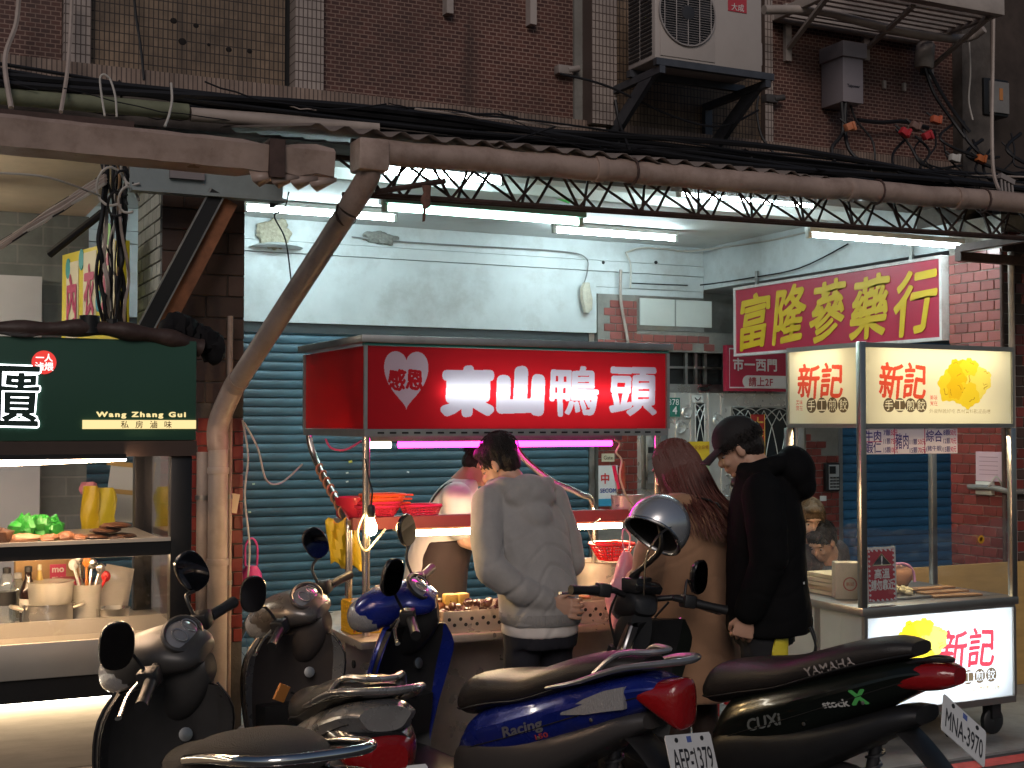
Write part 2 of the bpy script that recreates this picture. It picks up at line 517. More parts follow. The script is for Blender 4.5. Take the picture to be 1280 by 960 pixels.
m_steel = M('stainless_steel', (.55, .54, .52), .3, 1.0, var=.12, vscale=5, rvar=.12)
m_steeld = M('dull_steel', (.36, .35, .33), .42, 1.0, var=.2, vscale=8, rvar=.15, dirt=.3)
m_black = M('black_plastic', (.012, .012, .013), .45)
m_cable = M('cable_rubber', (.010, .010, .012), .55)
m_cablew = M('pale_cable', (.45, .42, .38), .6)

# ---- ground
g = B(); g.quad((-60, -60, 0), (80, -60, 0), (80, 4.9, 0), (-60, 4.9, 0))
m_asph = M('asphalt', (.045, .045, .047), .8, var=.4, vscale=12, bump=.5, bscale=180, rvar=.1)
tag(g.build('road', m_asph), kind='structure')
g = B(); g.bb((-60, 4.9, -.3), (80, 60, .012))
tag(g.build('pavement', M('arcade_floor', (.24, .24, .23), .45, var=.25, vscale=4, bump=.1, bscale=40, dirt=.5)), kind='structure')
g = B(); g.quad((-60, 4.74, .004), (80, 4.74, .004), (80, 4.85, .004), (-60, 4.85, .004))
tag(g.build('road_line', M('red_line_paint', (.42, .05, .045), .7, var=.3, vscale=15, dirt=.5)), kind='structure')

# ---- apartment building: upper floor, ceiling, back wall
bld = thing('apartment_building', 'old apartment building with small brown mosaic bricks above the food stalls', 'building', (0, 0, 0))
def wallseg(name, p0, p1, mat, z0=3.36, z1=6.5, proud=0.0, thick=.35):
    x0, x1 = ax(p0, YU, 60), ax(p1, YU, 60)
    b = B(); b.bb((x0, YU - proud, z0), (x1, YU + thick, z1)); return b.build(name, mat, bld)
LZ0, LZ1 = 3.30, 3.385
wallseg('brick_wall', -260, 77, m_brick2)
wallseg('pilaster', 78, 112, m_tanl, proud=.05)
wallseg('tile_panel', 112, 356, m_tan)
wallseg('corner_recess', 356.3, 366, m_black, proud=-.06)
wallseg('pilaster', 366, 401, m_tanl, proud=.05)
wallseg('brick_wall', 401, 716, m_brick2)
wallseg('pilaster', 726, 757, m_tanl, proud=.13)
wallseg('pilaster_side', 716, 726.0, m_conc, proud=.02)
wallseg('tile_panel', 757, 951, m_tan)
wallseg('pilaster', 951, 961, m_tanl, proud=.04)
wallseg('brick_wall', 961, 1190, m_brick2)
wallseg('grimy_pier', 1190, 1225, m_grime, z0=3.0, proud=.09)
wallseg('dark_wall', 1225, 1700, M('dark_stained_wall', (.055, .04, .034), .9, var=.5, vscale=4, dirt=.8), z0=3.0, proud=-.1)
x0, x1 = ax(-260, YU, 60), ax(1190, YU, 60)
b = B(); b.bb((x0, YU - .07, LZ0), (x1, YU + .35, LZ1)); b.build('ledge', BRICKMAT('ledge_tile', (.33, .24, .19), (.26, .18, .14), (.09, .06, .05), .023, .4, .003, offset=0, dirt=.6), bld)
b = B(); b.bb((x0, YU - .03, 3.12), (ax(1700, YU, 60), YU + .4, LZ0 - .001)); b.build('front_beam', m_grime, bld)
# stains where fixings were pulled out of the tan panel
for (px, py, s) in ((217, 26, .022), (245, 32, .018), (228, 52, .026), (286, 62, .02), (312, 64, .018), (261, 56, .012)):
    p = at(px, py, Y=YU); b = B(); b.ell(p, (s * .8, .0025, s * .7), 12, 6)
    b.build('wall_hole', M('hole_dark', (.012, .009, .008), .9), bld)
# wall bracket stubs left on the brick panel
for px, py in ((560, 8), (664, 22)):
    p = at(px, py, Y=YU - .03); b = B(); b.bb((p.x - .02, YU - .06, p.z - .045), (p.x + .02, YU, p.z + .2)); b.build('bracket_stub', M('bracket_paint', (.42, .36, .33), .6, dirt=.4), bld)
b = B(); b.bb((1.2, YU + .36, CEIL), (11.5, YB + .3, CEIL + .12)); b.build('ceiling', m_ceil, bld)
b = B(); b.bb((1.5, 7.5, CEIL - .07), (6.47, 7.56, CEIL - .001)); b.build('ceiling_rib', m_ceil, bld)
# boards above the roller shutter
XS0, XS1 = 1.5, ax(742, YB)
zb = 2.41
b = B(); b.bb((XS0 - .3, YB - .05, zb), (XS1, YB + .2, 2.80)); b.build('fascia_board', m_white, bld)
for z0, z1, pr in ((2.803, 2.93, .0), (2.935, 3.02, .012), (3.025, CEIL - .002, .0)):
    b = B(); b.bb((XS0 - .3, YB - .02 - pr, z0), (6.468, YB + .2, z1)); b.build('board', m_white, bld)
b = B(); b.bb((XS1 + .002, YB - .018, 2.745), (6.468, YB + .2, 2.80)); b.build('board', m_white, bld)
# bolts on the boards
for px in (754, 820): b = B(); p = at(px, 328, Y=YB - .03); b.ell(p, (.016, .012, .016), 10, 6); b.build('bolt', m_black, bld)
# side beam running to the street, white painted
b = B(); b.bb((6.47, YC + .46, 2.82), (6.95, YB + .2, CEIL - .002)); b.build('side_beam', m_white, bld)
# dark wall behind everything beside the shutter
b = B(); b.bb((ax(742, YB) + .001, YB + .205, 0), (11.5, YB + .6, CEIL)); b.build('back_wall', m_conc, bld)
b = B(); b.bb((0.9, YB + .22, 0), (XS1, YB + .6, CEIL)); b.build('back_wall', m_conc, bld)
# neighbour to the right of the side beam: upper back wall
b = B(); b.bb((6.951, YB - .03, 2.5), (11.5, YB + .2, CEIL - .002)); b.build('board', m_white, bld)
# left neighbour: beige ceiling and grey block wall
b = B(); b.bb((-4, 6.62, 2.96), (1.15, 9.6, 3.06)); b.build('beige_ceiling', m_beige, bld)
b = B(); b.tube([(-.2, 6.7, 2.955), (-.05, 8.5, 2.955)], .008, 5); b.build('ceiling_joint', M('joint_dark', (.12, .09, .06), .8), bld)
b = B(); b.bb((-4, 8.6, 0), (1.172, 8.9, 2.959))
b.build('block_wall', BRICKMAT('grey_block', (.16, .165, .15), (.13, .135, .12), (.21, .20, .18), .30, .12, .006, dirt=.5), bld)
b = B(); b.bb((-3, 8.45, 0), (ax(52, 8.45), 8.55, 2.55)); b.build('white_panel', M('grey_white_panel', (.50, .48, .48), .55, var=.1, vscale=2), bld)

# ---- tiled pillars, each tile a piece
def tile_mesh(w, h, d, mat):
    me = B().box((0, 0, 0), (w, d, h)).mesh('tile', bevel=.0025, seg=1); me.materials.append(mat); return me
def tile_face(parent, origin, u, n, W, z0, z1, mats, pick, tw=.108, th=.06, gap=.0065, depth=.012, skip=None, rows_bond=True):
    """running bond of tiles on a vertical face; u along the face, n the way it looks"""
    u, n = Vector(u), Vector(n); rot = math.atan2(u.y, u.x)
    cache = {}
    r = 0; z = z0
    while z + th <= z1 + .001:
        x = -(tw + gap) / 2 if (r % 2 and rows_bond) else 0.0
        while x < W - .004:
            a, b_ = max(x, 0), min(x + tw, W)
            if b_ - a > .015:
                cx, cz = (a + b_) / 2, z + th / 2
                if not (skip and skip(cx, cz)):
                    mt = mats[pick(cx, cz)]
                    key = (round(b_ - a, 3), mt.name)
                    if key not in cache: cache[key] = tile_mesh(b_ - a, th, depth, mt)
                    p = Vector(origin) + u * cx + n * (depth / 2 - .004 + R.uniform(-.0012, .0012))
                    inst('tile', cache[key], parent, (p.x, p.y, cz), (0, R.uniform(-.006, .006), rot))
            x += tw + gap
        z += th + gap; r += 1

PX0, PX1 = 1.173, 1.56
pil = thing('arcade_pillar', 'grimy brown pillar with red tiles lower down behind the drainpipes', 'pillar', (0, 0, 0), group='arcade pillars')
b = B(); b.bb((PX0, YC, 0), (PX1, YC + .64, 3.0)); b.build('core', m_grime, pil)
tile_face(pil, (PX0, YC, 0), (1, 0, 0), (0, -1, 0), PX1 - PX0, .62, 1.72, [m_tile_red, m_tile_brown], lambda x, z: 0)
tile_face(pil, (PX0, YC, 0), (1, 0, 0), (0, -1, 0), PX1 - PX0, 1.75, 2.98, [m_tile_brown, m_tile_brown], lambda x, z: 0, tw=.20, th=.095)
tile_face(pil, (PX0, YC + .6, 0), (0, -1, 0), (-1, 0, 0), .6, 1.75, 3.0, [m_tile_grey], lambda x, z: 0, tw=.108, th=.06)
pil2 = thing('arcade_pillar', 'red tiled pillar beside the yellow dumpling cart with a pink notice on it', 'pillar', (0, 0, 0), group='arcade pillars')
b = B(); b.bb((6.47, YC, 0), (6.95, YC + .455, 3.0)); b.build('core', m_mortar, pil2)
tile_face(pil2, (6.47, YC + .455, 0), (0, -1, 0), (-1, 0, 0), .455, .06, 2.80, [m_tile_red, m_tile_pink], lambda x, z: 0 if z < 1.75 else 1)  # upper rows use the paler copy: cool tube light put into their colour
tile_face(pil2, (6.47, YC, 0), (1, 0, 0), (0, -1, 0), .2, .5, 2.9, [m_tile_red, m_tile_brown], lambda x, z: 1 if R.random() < .6 else 0)

# pillar and lintel round the steel door, tiles partly lost
xa, xb, xc, xd = ax(743, YB), ax(791, YB), ax(1003, YB), ax(1043, YB)
dp = thing('door_pillar', 'red tiled wall pillar next to the blue shutter with patches of bare mortar', 'pillar', (0, 0, 0))
b = B(); b.bb((xa, YB - .06, 0), (xb, YB + .2, 2.74)); b.build('core', m_conc, dp)
tile_face(dp, (xa, YB - .06, 0), (1, 0, 0), (0, -1, 0), xb - xa, .9, 2.74, [m_tile_pink, m_tile_red], lambda x, z: 0 if z > 1.9 else 1, skip=lambda x, z: z > 2.35 and x < .10 + .05 * sin(z * 40))
lt = thing('door_lintel', 'band of cracked red tiles above the steel door', 'lintel', (0, 0, 0))
b = B(); b.bb((xb + .001, YB - .05, 2.27), (xc, YB + .2, 2.445)); b.build('core', m_conc, lt)
tile_face(lt, (xb + .001, YB - .05, 0), (1, 0, 0), (0, -1, 0), xc - xb, 2.285, 2.43, [m_tile_pink], lambda x, z: 0, skip=lambda x, z: (x > .75 and z > 2.36) or R.random() < .08)
dp2 = thing('door_pillar', 'chipped red tiled pillar carrying the door intercom', 'pillar', (0, 0, 0))
b = B(); b.bb((xc, YB - .04, 0), (xd, YB + .2, 2.5)); b.build('core', m_conc, dp2)
tile_face(dp2, (xc, YB - .04, 0), (1, 0, 0), (0, -1, 0), xd - xc, .5, 2.0, [m_tile_red], lambda x, z: 0, skip=lambda x, z: z > 1.35 and x > .12 + .08 * sin(z * 23))
xr = ax(1196, YB)
b = B(); b.bb((xr + .05, YB - .04, 0), (xr + 1.5, YB + .2, 2.499)); b.build('right_wall', BRICKMAT('far_red_tile', (.2, .035, .03), (.16, .03, .026), (.5, .45, .4), .114, .066, .006, dirt=.2, rough=.35), bld)

# ---- roller shutters
m_blue = randmat(M('shutter_blue', (.055, .125, .170), .42, .0, var=.3, vscale=4, dirt=.7, dcol=(.045, .055, .055), dscale=3, rvar=.15, bump=.12, bscale=9, stretch=(.5, 1, 2)), .22)
m_bluelite = M('shutter_blue_dark', (.03, .13, .26), .38, var=.2, vscale=5, dirt=.3, rvar=.1, stretch=(.4, 1, 3))
def slat_mesh(W, p, mat):
    prof = [(0, 0), (-.010, .004), (-.016, p * .25), (-.018, p * .5), (-.015, p * .78), (-.006, p * .93), (.003, p * .955), (.003, p), (.010, p), (.010, 0)]
    b = B(); b.prism([(y, z) for y, z in prof], 0, W, 'x'); me = b.mesh('slat', ang=35); me.materials.append(mat); return me
def shutter(name, label, x0, x1, ztop, mat, Y=YB, p=.075, zlow=0.0):
    t = thing(name, label, 'shutter', (x0, Y, 0), group='blue roller shutters')
    me = slat_mesh(x1 - x0, p, mat)
    z = zlow + .01
    while z + p < ztop + .02:
        o = inst('slat', me, t, (0, R.uniform(-.002, .002), z)); z += p
    b = B(); b.bb((-.05, -.03, 0), (.0, .03, ztop)); b.build('guide_rail', m_steeld, t)
    b = B(); b.bb((x1 - x0, -.03, 0), (x1 - x0 + .05, .03, ztop)); b.build('guide_rail', m_steeld, t)
    b = B(); b.bb((-.05, -.02, ztop - .075), (x1 - x0 + .05, .08, ztop - .001)); b.build('header', M('shutter_header', (.035, .045, .05), .5, dirt=.3), t)
    return t
sh = shutter('roller_shutter', 'wide blue roller shutter behind the red food stall', XS0 - .2, XS1 - .06, 2.41, m_blue, p=.068)
shutter('roller_shutter', 'dark blue roller shutter behind the yellow dumpling cart', xd + .06, xr, 2.498, m_bluelite, p=.085)
# torn stickers on the shutter
for px, py, w, c in ((438, 577, .03, (.6, .55, .1)), (434, 591, .02, (.7, .7, .65)), (434, 602, .02, (.6, .25, .1)), (510, 590, .02, (.8, .8, .8)), (317, 605, .02, (.5, .6, .4)), (312, 640, .02, (.5, .6, .4))):
    p = at(px, py, Y=YB - .021); b = B(); b.box((p.x - sh.location.x, -.021, p.z), (w, .002, w * .6), (0, R.uniform(-.3, .3), 0)); b.build('sticker_scrap', M('scrap_%d' % px, c, .6), sh)

# ---- stainless steel entrance door
m_door = M('door_steel', (.68, .67, .64), .3, .55, var=.1, vscale=3, bump=.12, bscale=5, rvar=.08)
m_dglass = M('dark_door_glass', (.015, .02, .025), .12, spec=.6)
m_lattice = M('lattice_white', (.62, .63, .62), .35, .3)
zd = 1.92
D = thing('entrance_door', 'stainless steel entrance door with arched lattice windows below the red clinic sign', 'door', (0, 0, 0))
b = B(); b.bb((xb + .001, YB - .02, 0), (xc - .001, YB + .1, zd)); b.build('door_leaf', m_door, D)
xg0, xg1 = ax(866, YB), ax(878, YB)
def lattice(x0, x1, z0, z1, n):
    b = B(); b.bb((x0, YB - .026, z0), (x1, YB - .014, z1)); b.build('window_glass', m_dglass, D)
    b = B(); w = (x1 - x0) / n; ztip = z1 - .01; Yf = YB - .032
    for i in range(n):
        a = x0 + i * w
        for s in (0, 1):
            # pointed arches crossing each other
            pts = []
            for k in range(9):
                t = k / 8
                xx = a + (w * t if s == 0 else w * (1 - t))
                pts.append((xx, Yf, ztip - .11 + .11 * sin(t * pi / 2)))
            b.tube(pts, .005, 4)
            pts2 = [(a + (w * .5 * t if s == 0 else w * (1 - .5 * t)), Yf, z0 + (ztip - .16 - z0) * (t ** .55)) for t in [k / 8 for k in range(9)]]
            b.tube(pts2, .005, 4)
            b.cyl((a + (w / 2), Yf, ztip - .16), (a + (0 if s else w), Yf, ztip - .02), .005, n=4)
    b.tube([(x0, Yf, z0), (x1, Yf, z0), (x1, Yf, z1), (x0, Yf, z1)], .008, 4, closed=True)
    b.build('lattice', m_lattice, D)
lattice(xg0, xg1, 1.35, 1.83, 1)
lattice(ax(912, YB), ax(990, YB), 1.15, 1.80, 4)
for px in (843, 862, 884, 900, 995):
    x = ax(px, YB); b = B(); b.bb((x - .012, YB - .035, 0), (x + .012, YB - .02, zd - .002)); b.build('door_stile', m_door, D)
for px, z in ((895, 1.68), (848, 1.62), (856, 1.75)):
    x = ax(px, YB); b = B(); b.lathe([(.055, 0), (.06, .012), (.045, .02), (.02, .012)], (x, YB - .02, z), 18, (0, -1, 0)); b.build('pressed_rosette', m_door, D)
b = B(); x = ax(906, YB); b.tube([(x, YB - .02, 1.2), (x, YB - .08, 1.2), (x, YB - .08, 1.02), (x, YB - .02, 1.02)], .011, 8); b.build('handle', m_steel, D)
# transom above: frame with dark opening and bars
b = B(); b.bb((xb + .001, YB - .02, zd + .001), (xc - .001, YB + .1, zd + .075)); b.build('transom_rail', m_steel, D)
b = B(); b.bb((xb + .001, YB + .05, zd + .075), (xc - .001, YB + .19, 2.268)); b.build('transom_dark', m_black, D)
for px in (797, 857, 869, 881, 905):
    x = ax(px, YB); b = B(); b.bb((x - .013, YB - .01, zd + .076), (x + .013, YB + .02, 2.267)); b.build('transom_bar', m_steeld, D)
b = B(); b.bb((xb + .02, YB - .005, 2.13), (xc - .01, YB + .012, 2.15)); b.build('transom_bar', m_steeld, D)
b = B(); x = ax(878, YB); b.bb((x - .05, YB - .03, zd + .02), (x + .05, YB - .02, zd + .05)); b.build('door_closer_label', m_black, D)
# window box over the lintel
b = B(); b.bb((xb, YB - .04, 2.45), (6.46, YB + .1, 2.744)); b.build('frame', m_steeld, bld)
wp = [ax(795, YB), ax(840, YB), ax(886, YB)]
for i in range(2):
    b = B(); b.bb((wp[i] + .01, YB - .052, 2.49), (wp[i + 1] - .005, YB - .041, 2.72)); b.build('window_panel', M('milky_panel', (.60, .63, .60), .5, var=.1, vscale=3), bld)

# papers and fittings on and round the door
def poster(name, label, cat, px0, py0, px1, py1, col, Y=YB - .04, lean=0.0, m=None, thick=.003):
    a, c = at(px0, py0, Y=Y), at(px1, py1, Y=Y)
    t = thing(name, label, cat, ((a.x + c.x) / 2, Y, (a.z + c.z) / 2))
    w, h = abs(c.x - a.x), abs(a.z - c.z)
    b = B(); b.box((0, 0, 0), (w, thick, h), (0, lean, 0)); b.build('sheet', m or M(name + '_paper_%d' % px0, col, .7, var=.08, vscale=20), t)
    return t, w, h
F = ((1, 0, 0), (0, 0, 1))
t, w, h = poster('paper_notice', 'yellow and pale green paper notice taped to the steel door', 'notice', 857, 552, 887, 655, (.42, .50, .30), YB - .042)
b = B(); b.bb((-w / 2, -.004, h / 2 - .16), (w / 2, -.0018, h / 2)); b.build('header_band', M('notice_yellow', (.75, .50, .03), .6), t)
text('lettering', '消防安全設備', M('notice_ink', (.35, .06, .02), .7), t, (0, -.004, h / 2 - .05), *F, width=w * .9)
for k in range(4): text('lettering', '公告住戶注意事項請勿', M('notice_ink2', (.18, .2, .12), .7), t, (0, -.002, h / 2 - .25 - .07 * k), *F, width=w * .85)
t, w, h = poster('red_couplet', 'narrow red paper couplet with gold characters on the steel door', 'couplet', 938, 518, 956, 596, (.42, .03, .025), YB - .044)
text('lettering', '大家恭喜', M('gold_ink', (.75, .48, .10), .4), t, (0, -.0018, 0), *F, height=h * .92, vertical=True, bold=.02)
b = B(); b.tube([(-w / 2, -.003, -h / 2), (w / 2, -.003, -h / 2), (w / 2, -.003, h / 2), (-w / 2, -.003, h / 2)], .004, 4, closed=True); b.build('border', M('gold_ink', (.75, .48, .10), .4), t)
t, w, h = poster('house_number_plate', 'small green house number plate at the edge of the steel door', 'number plate', 834, 497, 850, 521, (.02, .16, .12), YB - .045)
text('lettering', '378', M('plate_white', (.8, .8, .8), .5), t, (0, -.002, h * .27), *F, width=w * .8)
text('lettering', '4', M('plate_white', (.8, .8, .8), .5), t, (.01, -.002, -h * .16), *F, height=h * .42, bold=.02)
t, w, h = poster('paper_note', 'small white drawing taped above the narrow arched window', 'note', 865, 494, 879, 503, (.7, .72, .7), YB - .042)
b = B(); b.tube(smoothpath([(-.03, -.003, .01), (0, -.003, -.012), (.02, -.003, .0), (.03, -.003, .015)]), .005, 4); b.build('ink_mark', m_black, t)
t = thing('mailbox', 'grey steel mailbox with a dark slot beside the entrance door', 'mailbox', (ax(813, YB), YB - .06, 1.35))
b = B(); b.box((0, .0, 0), (.22, .08, .50)); b.build('case', m_steeld, t, bevel=.006)
b = B(); b.box((0, -.041, .08), (.18, .006, .05)); b.build('slot', m_black, t)
b = B(); b.box((0, -.042, -.10), (.19, .006, .2)); b.build('door', m_steel, t)
t = thing('intercom', 'black door intercom with a silver keypad on the tiled pillar', 'intercom', (ax(1032, YB), YB - .065, at(1032, 596, Y=YB).z))
b = B(); b.box((0, 0, 0), (.155, .05, .255)); b.build('case', m_black, t, bevel=.006)
b = B(); b.box((.008, -.027, 0), (.115, .004, .225)); b.build('face_plate', M('keypad_silver', (.55, .56, .56), .35, .6), t)
b = B(); b.box((-.01, -.03, .065), (.07, .004, .07)); b.build('speaker_panel', m_black, t)
for r_ in range(4):
    for c_ in range(3):
        b = B(); b.box((-.03 + .036 * c_ + .005, -.031, -.005 - .028 * r_), (.028, .006, .016)); b.build('key', M('key_dark', (.05, .05, .055), .4), t)
t, w, h = poster('paper_label', 'small white label on the tiled pillar under the intercom', 'label', 1042 - 17, 620, 1042 - 9, 626, (.7, .7, .68), YB - .052)
t, w, h = poster('paper_notice', 'white notice with blue and red print beside the pot behind the red stall', 'notice', 748, 582, 772, 632, (.75, .75, .75), YB - .075)
text('lettering', '中', M('notice_red', (.6, .03, .03), .5), t, (-.03, -.002, h * .18), *F, height=.09, bold=.03)
text('lettering', 'SECOM', M('notice_blue', (.03, .07, .3), .5), t, (0, -.002, -h * .12), *F, width=w * .85, bold=.03)
b = B(); b.bb((-w / 2, -.004, -h / 2), (w / 2, -.0018, -h / 2 + .06)); b.build('blue_band', M('notice_cyan', (.04, .3, .5), .5), t)
t, w, h = poster('paper_label', 'small handwritten label on the tiled pillar above the pot', 'label', 752, 567, 768, 577, (.6, .55, .4), YB - .075)
text('lettering', 'Gate', m_black, t, (0, -.002, 0), *F, width=w * .7)
# ================================================================== lamps, awning, pipes, wires
m_tube = EM('cool_tube', (.74, .95, 1.0), 22.0)
m_tubeg = EM('greenish_tube', (.55, 1.0, .86), 9.0)
m_fix = M('lamp_housing', (.62, .63, .60), .4, dirt=.3, dcol=(.2, .18, .14))
def fluorescent(label, a, b_, mat, up=.045, hous=m_fix, wid=.06):
    a, b_ = Vector(a), Vector(b_); d = (b_ - a); L = d.length; c = (a + b_) / 2
    t = thing('fluorescent_lamp', label, 'lamp', c, math.atan2(d.y, d.x), group='fluorescent tubes under the awning')
    b = B(); b.box((0, 0, up), (L + .06, wid, .035)); b.build('housing', hous, t, bevel=.006)
    b = B(); b.cyl((-L / 2, 0, 0), (L / 2, 0, 0), .0155, n=12); b.build('tube', mat, t)
    for s in (-1, 1):
        b = B(); b.box((s * (L / 2 + .016), 0, .012), (.03, .035, .07)); b.build('lamp_holder', M('lamp_holder', (.5, .5, .46), .5), t, bevel=.004)
    return t
def flu(label, x0, y0, x1, y1, Y=None, mat=m_tube, Z=None, **k):
    a, b_ = (at(x0, y0, Y=Y), at(x1, y1, Y=Y)) if Z is None else (at(x0, y0, Z=Z), at(x1, y1, Z=Z))
    b_.y = a.y = (a.y + b_.y) / 2
    return fluorescent(label, a, b_, mat, **k)
LZ = CEIL - .07
flu('white fluorescent tube on the ceiling above the blue shutter near the pillar', 306, 262, 495, 272, Z=LZ)
flu('white fluorescent tube on the ceiling next to the torn tile pillar', 692, 289, 846, 298, Z=LZ)
flu('greenish fluorescent tube in a long hood just behind the roof truss', 484, 262, 722, 276, 6.9, m_tubeg, up=.04, hous=M('green_hood', (.16, .26, .20), .4), wid=.12)
flu('bright fluorescent tube beside the red herb shop sign', 1014, 296, 1198, 305, 6.45, up=.03)
flu('fluorescent tube seen through the middle of the roof truss', 852, 242, 1014, 257, Z=LZ)
flu('fluorescent tube on the ceiling seen through the truss near the drainpipe', 474, 213, 624, 227, Z=LZ)
fluorescent('fluorescent tube on the beige ceiling of the neighbouring arcade', (-.95, 7.5, 2.66), (.25, 7.5, 2.66), EM('neighbour_tube', (1.0, .92, .76), 32.0), up=.03, wid=.035)
flu('short fluorescent tube at the far side of the tiled pillar', 1256, 313, 1300, 317, 7.6)

# ---- awning: truss, corrugated sheets, gutters
m_rust = M('rusty_paint', (.075, .045, .038), .7, .3, var=.4, vscale=20, dirt=.4)
tr = thing('roof_truss', 'rusty welded lattice truss of thin rods along the edge of the awning', 'truss', (0, 0, 0))
TX0, TX1 = at(425, 248, Y=5.2).x, 7.6
def tz(x): return 2.602 + (x - 1.9) * .013
b = B()
for yy, dz in ((5.12, 0), (5.17, 0)): b.cyl((TX0, yy, tz(TX0) + dz), (TX1, yy, tz(TX1) + dz), .010, n=6)
b.build('bottom_chord', m_rust, tr)
b = B()
for yy in (5.06, 5.40): b.cyl((TX0, yy, tz(TX0) + .20), (TX1, yy, tz(TX1) + .20), .012, n=6)
b.build('top_chord', m_rust, tr)
rodm = {}
step = .155
n = int((TX1 - TX0) / step)
for yb, yt, ph in ((5.12, 5.06, 0), (5.17, 5.40, .05), (5.15, 5.23, .11)):
    for i in range(n):
        xa_, xb_ = TX0 + i * step + ph, TX0 + (i + 1) * step + ph
        if i % 2: p, q = (xa_, yb, tz(xa_)), (xb_, yt, tz(xb_) + .2)
        else: p, q = (xa_, yt, tz(xa_) + .2), (xb_, yb, tz(xb_))
        b = B(); b.cyl(p, q, .0068, n=6); b.build('lattice_rod', m_rust, tr)
# long flat bar and rag hanging by the drainpipe
b = B(); p, q = at(470, 240, Y=5.05), at(556, 226, Y=5.05); b.cyl(p, q, .013, n=6); b.build('stay_bar', m_rust, tr)
t = thing('hanging_rag', 'stiff brown rag hanging from the truss beside the drainpipe', 'rag', at(533, 232, Y=5.04))
b = B(); b.rings([[Vector((w * cos(a) + dx, .012 * sin(a), z)) for a in [k * pi / 4 for k in range(8)]] for w, dx, z in ((.022, 0, .0), (.016, .003, -.03), (.024, -.004, -.06), (.018, 0, -.085), (.006, -.008, -.10), (.004, -.012, -.15))]); b.build('cloth', M('rag', (.16, .08, .06), .9, var=.4, vscale=40), t)

rf = thing('corrugated_awning', 'corrugated sheet awning roof over the pavement behind the gutter', 'awning', (0, 0, 0))
def corr(x0, x1, y0, z0, y1, z1, name, mat, amp=.014, per=.12):
    b = B(); k = int((x1 - x0) / .02); rs = []
    for (yy, zz) in ((y0, z0), (y1, z1)):
        rs.append([(x0 + i * .02, yy, zz + amp * sin(2 * pi * i * .02 / per)) for i in range(k + 1)])
    b.rings(rs, cap=False, closed=False)
    o = b.build(name, mat, rf); md = o.modifiers.new('t', 'SOLIDIFY'); md.thickness = .003; return o
m_sheet = M('awning_sheet', (.20, .16, .14), .6, .2, var=.4, vscale=6, dirt=.6)
x = TX0 - .2
while x < 7.4:
    corr(x, x + .84, 4.99 + R.uniform(-.03, .02), 2.825 + R.uniform(-.006, .012), 6.50, 3.13, 'roof_sheet', m_sheet); x += .80
t = thing('green_sheet', 'bright green translucent roof sheet seen through the truss', 'roof sheet', at(682, 228, Y=7.6))
b = B(); b.box((0, 0, 0), (.40, .02, .16), (0, .25, 0)); b.build('sheet', M('green_plastic', (.10, .62, .12), .5, emit=0), t, bevel=.004)

m_pvc = M('brown_pvc', (.36, .265, .22), .42, var=.25, vscale=5, bump=.12, bscale=40, dirt=.6, dcol=(.12, .065, .04), dscale=6, rvar=.15)
m_pvcl = M('pale_pvc', (.40, .33, .29), .45, var=.2, vscale=5, dirt=.4, dcol=(.12, .09, .07))
gt = thing('rain_gutter', 'brown plastic rain gutter pipe along the awning edge above the red stall', 'gutter', (0, 0, 0), group='rain gutters')
ga, gb = at(470, 189, Y=YG), at(1330, 259, Y=YG)
b = B(); pts = [ga.lerp(gb, i / 24) + Vector((0, R.uniform(-.006, .006), R.uniform(-.006, .006))) for i in range(25)]
b.tube(pts, .052, 16); b.build('pipe', m_pvc, gt)
for f_ in (.26, .62, .80, .93):
    p = ga.lerp(gb, f_); q = ga.lerp(gb, f_ + .012); b = B(); b.cyl(p, q, .058, n=16); b.build('coupling', m_pvc, gt, bevel=.002)
    b = B(); p = ga.lerp(gb, f_ + .05); b.tube([p + Vector((0, .06 * cos(a), .06 * sin(a))) for a in [k * pi / 6 for k in range(12)]], .006, 5, closed=True); b.build('strap', m_rust, gt)
gl = thing('rain_gutter', 'boxy brown metal gutter with a torn end above the green cart', 'gutter', (0, 0, 0), group='rain gutters')
la, lb = at(-60, 162, Y=4.9), at(412, 209, Y=4.9)
b = B()
rs = []
for i in range(20):
    p = la.lerp(lb, i / 19); j = .002 + (.012 if i > 14 else 0)
    rs.append([p + Vector((0, -.055, .062 + R.uniform(-j, j))), p + Vector((0, -.075, .045)), p + Vector((0, -.06, -.05 + R.uniform(-j, j))), p + Vector((0, .05, -.06 + R.uniform(-j, j))), p + Vector((0, .06, .06))])
b.rings(rs, cap=True); b.build('trough', m_pvc, gl, ang=30)
for f_ in (.83,): p = la.lerp(lb, f_); b = B(); b.box(p + Vector((0, -.005, -.002)), (.06, .16, .145)); b.build('strap', m_rust, gl)
for k in range(4):
    p = la.lerp(lb, .80 + .055 * k) + Vector((0, -.05, -.055)); b = B()
    b.rings([[p + Vector((-.06, 0, 0)), p + Vector((.06, 0, .004))], [p + Vector((-.05, -.02, -.03 - .015 * R.random())), p + Vector((.055, -.015, -.012))], [p + Vector((-.02, .0, -.055)), p + Vector((.02, .01, -.03))]], cap=False, closed=False)
    o = b.build('torn_edge', m_pvc, gl); o.modifiers.new('s', 'SOLIDIFY').thickness = .003
# dark strip put in for the shaded slot under the left gutter
b = B(); b.bb((-2, 5.0, 2.66), (.84, 5.04, 2.78)); b.build('slot_shade_strip', m_rust, gl)

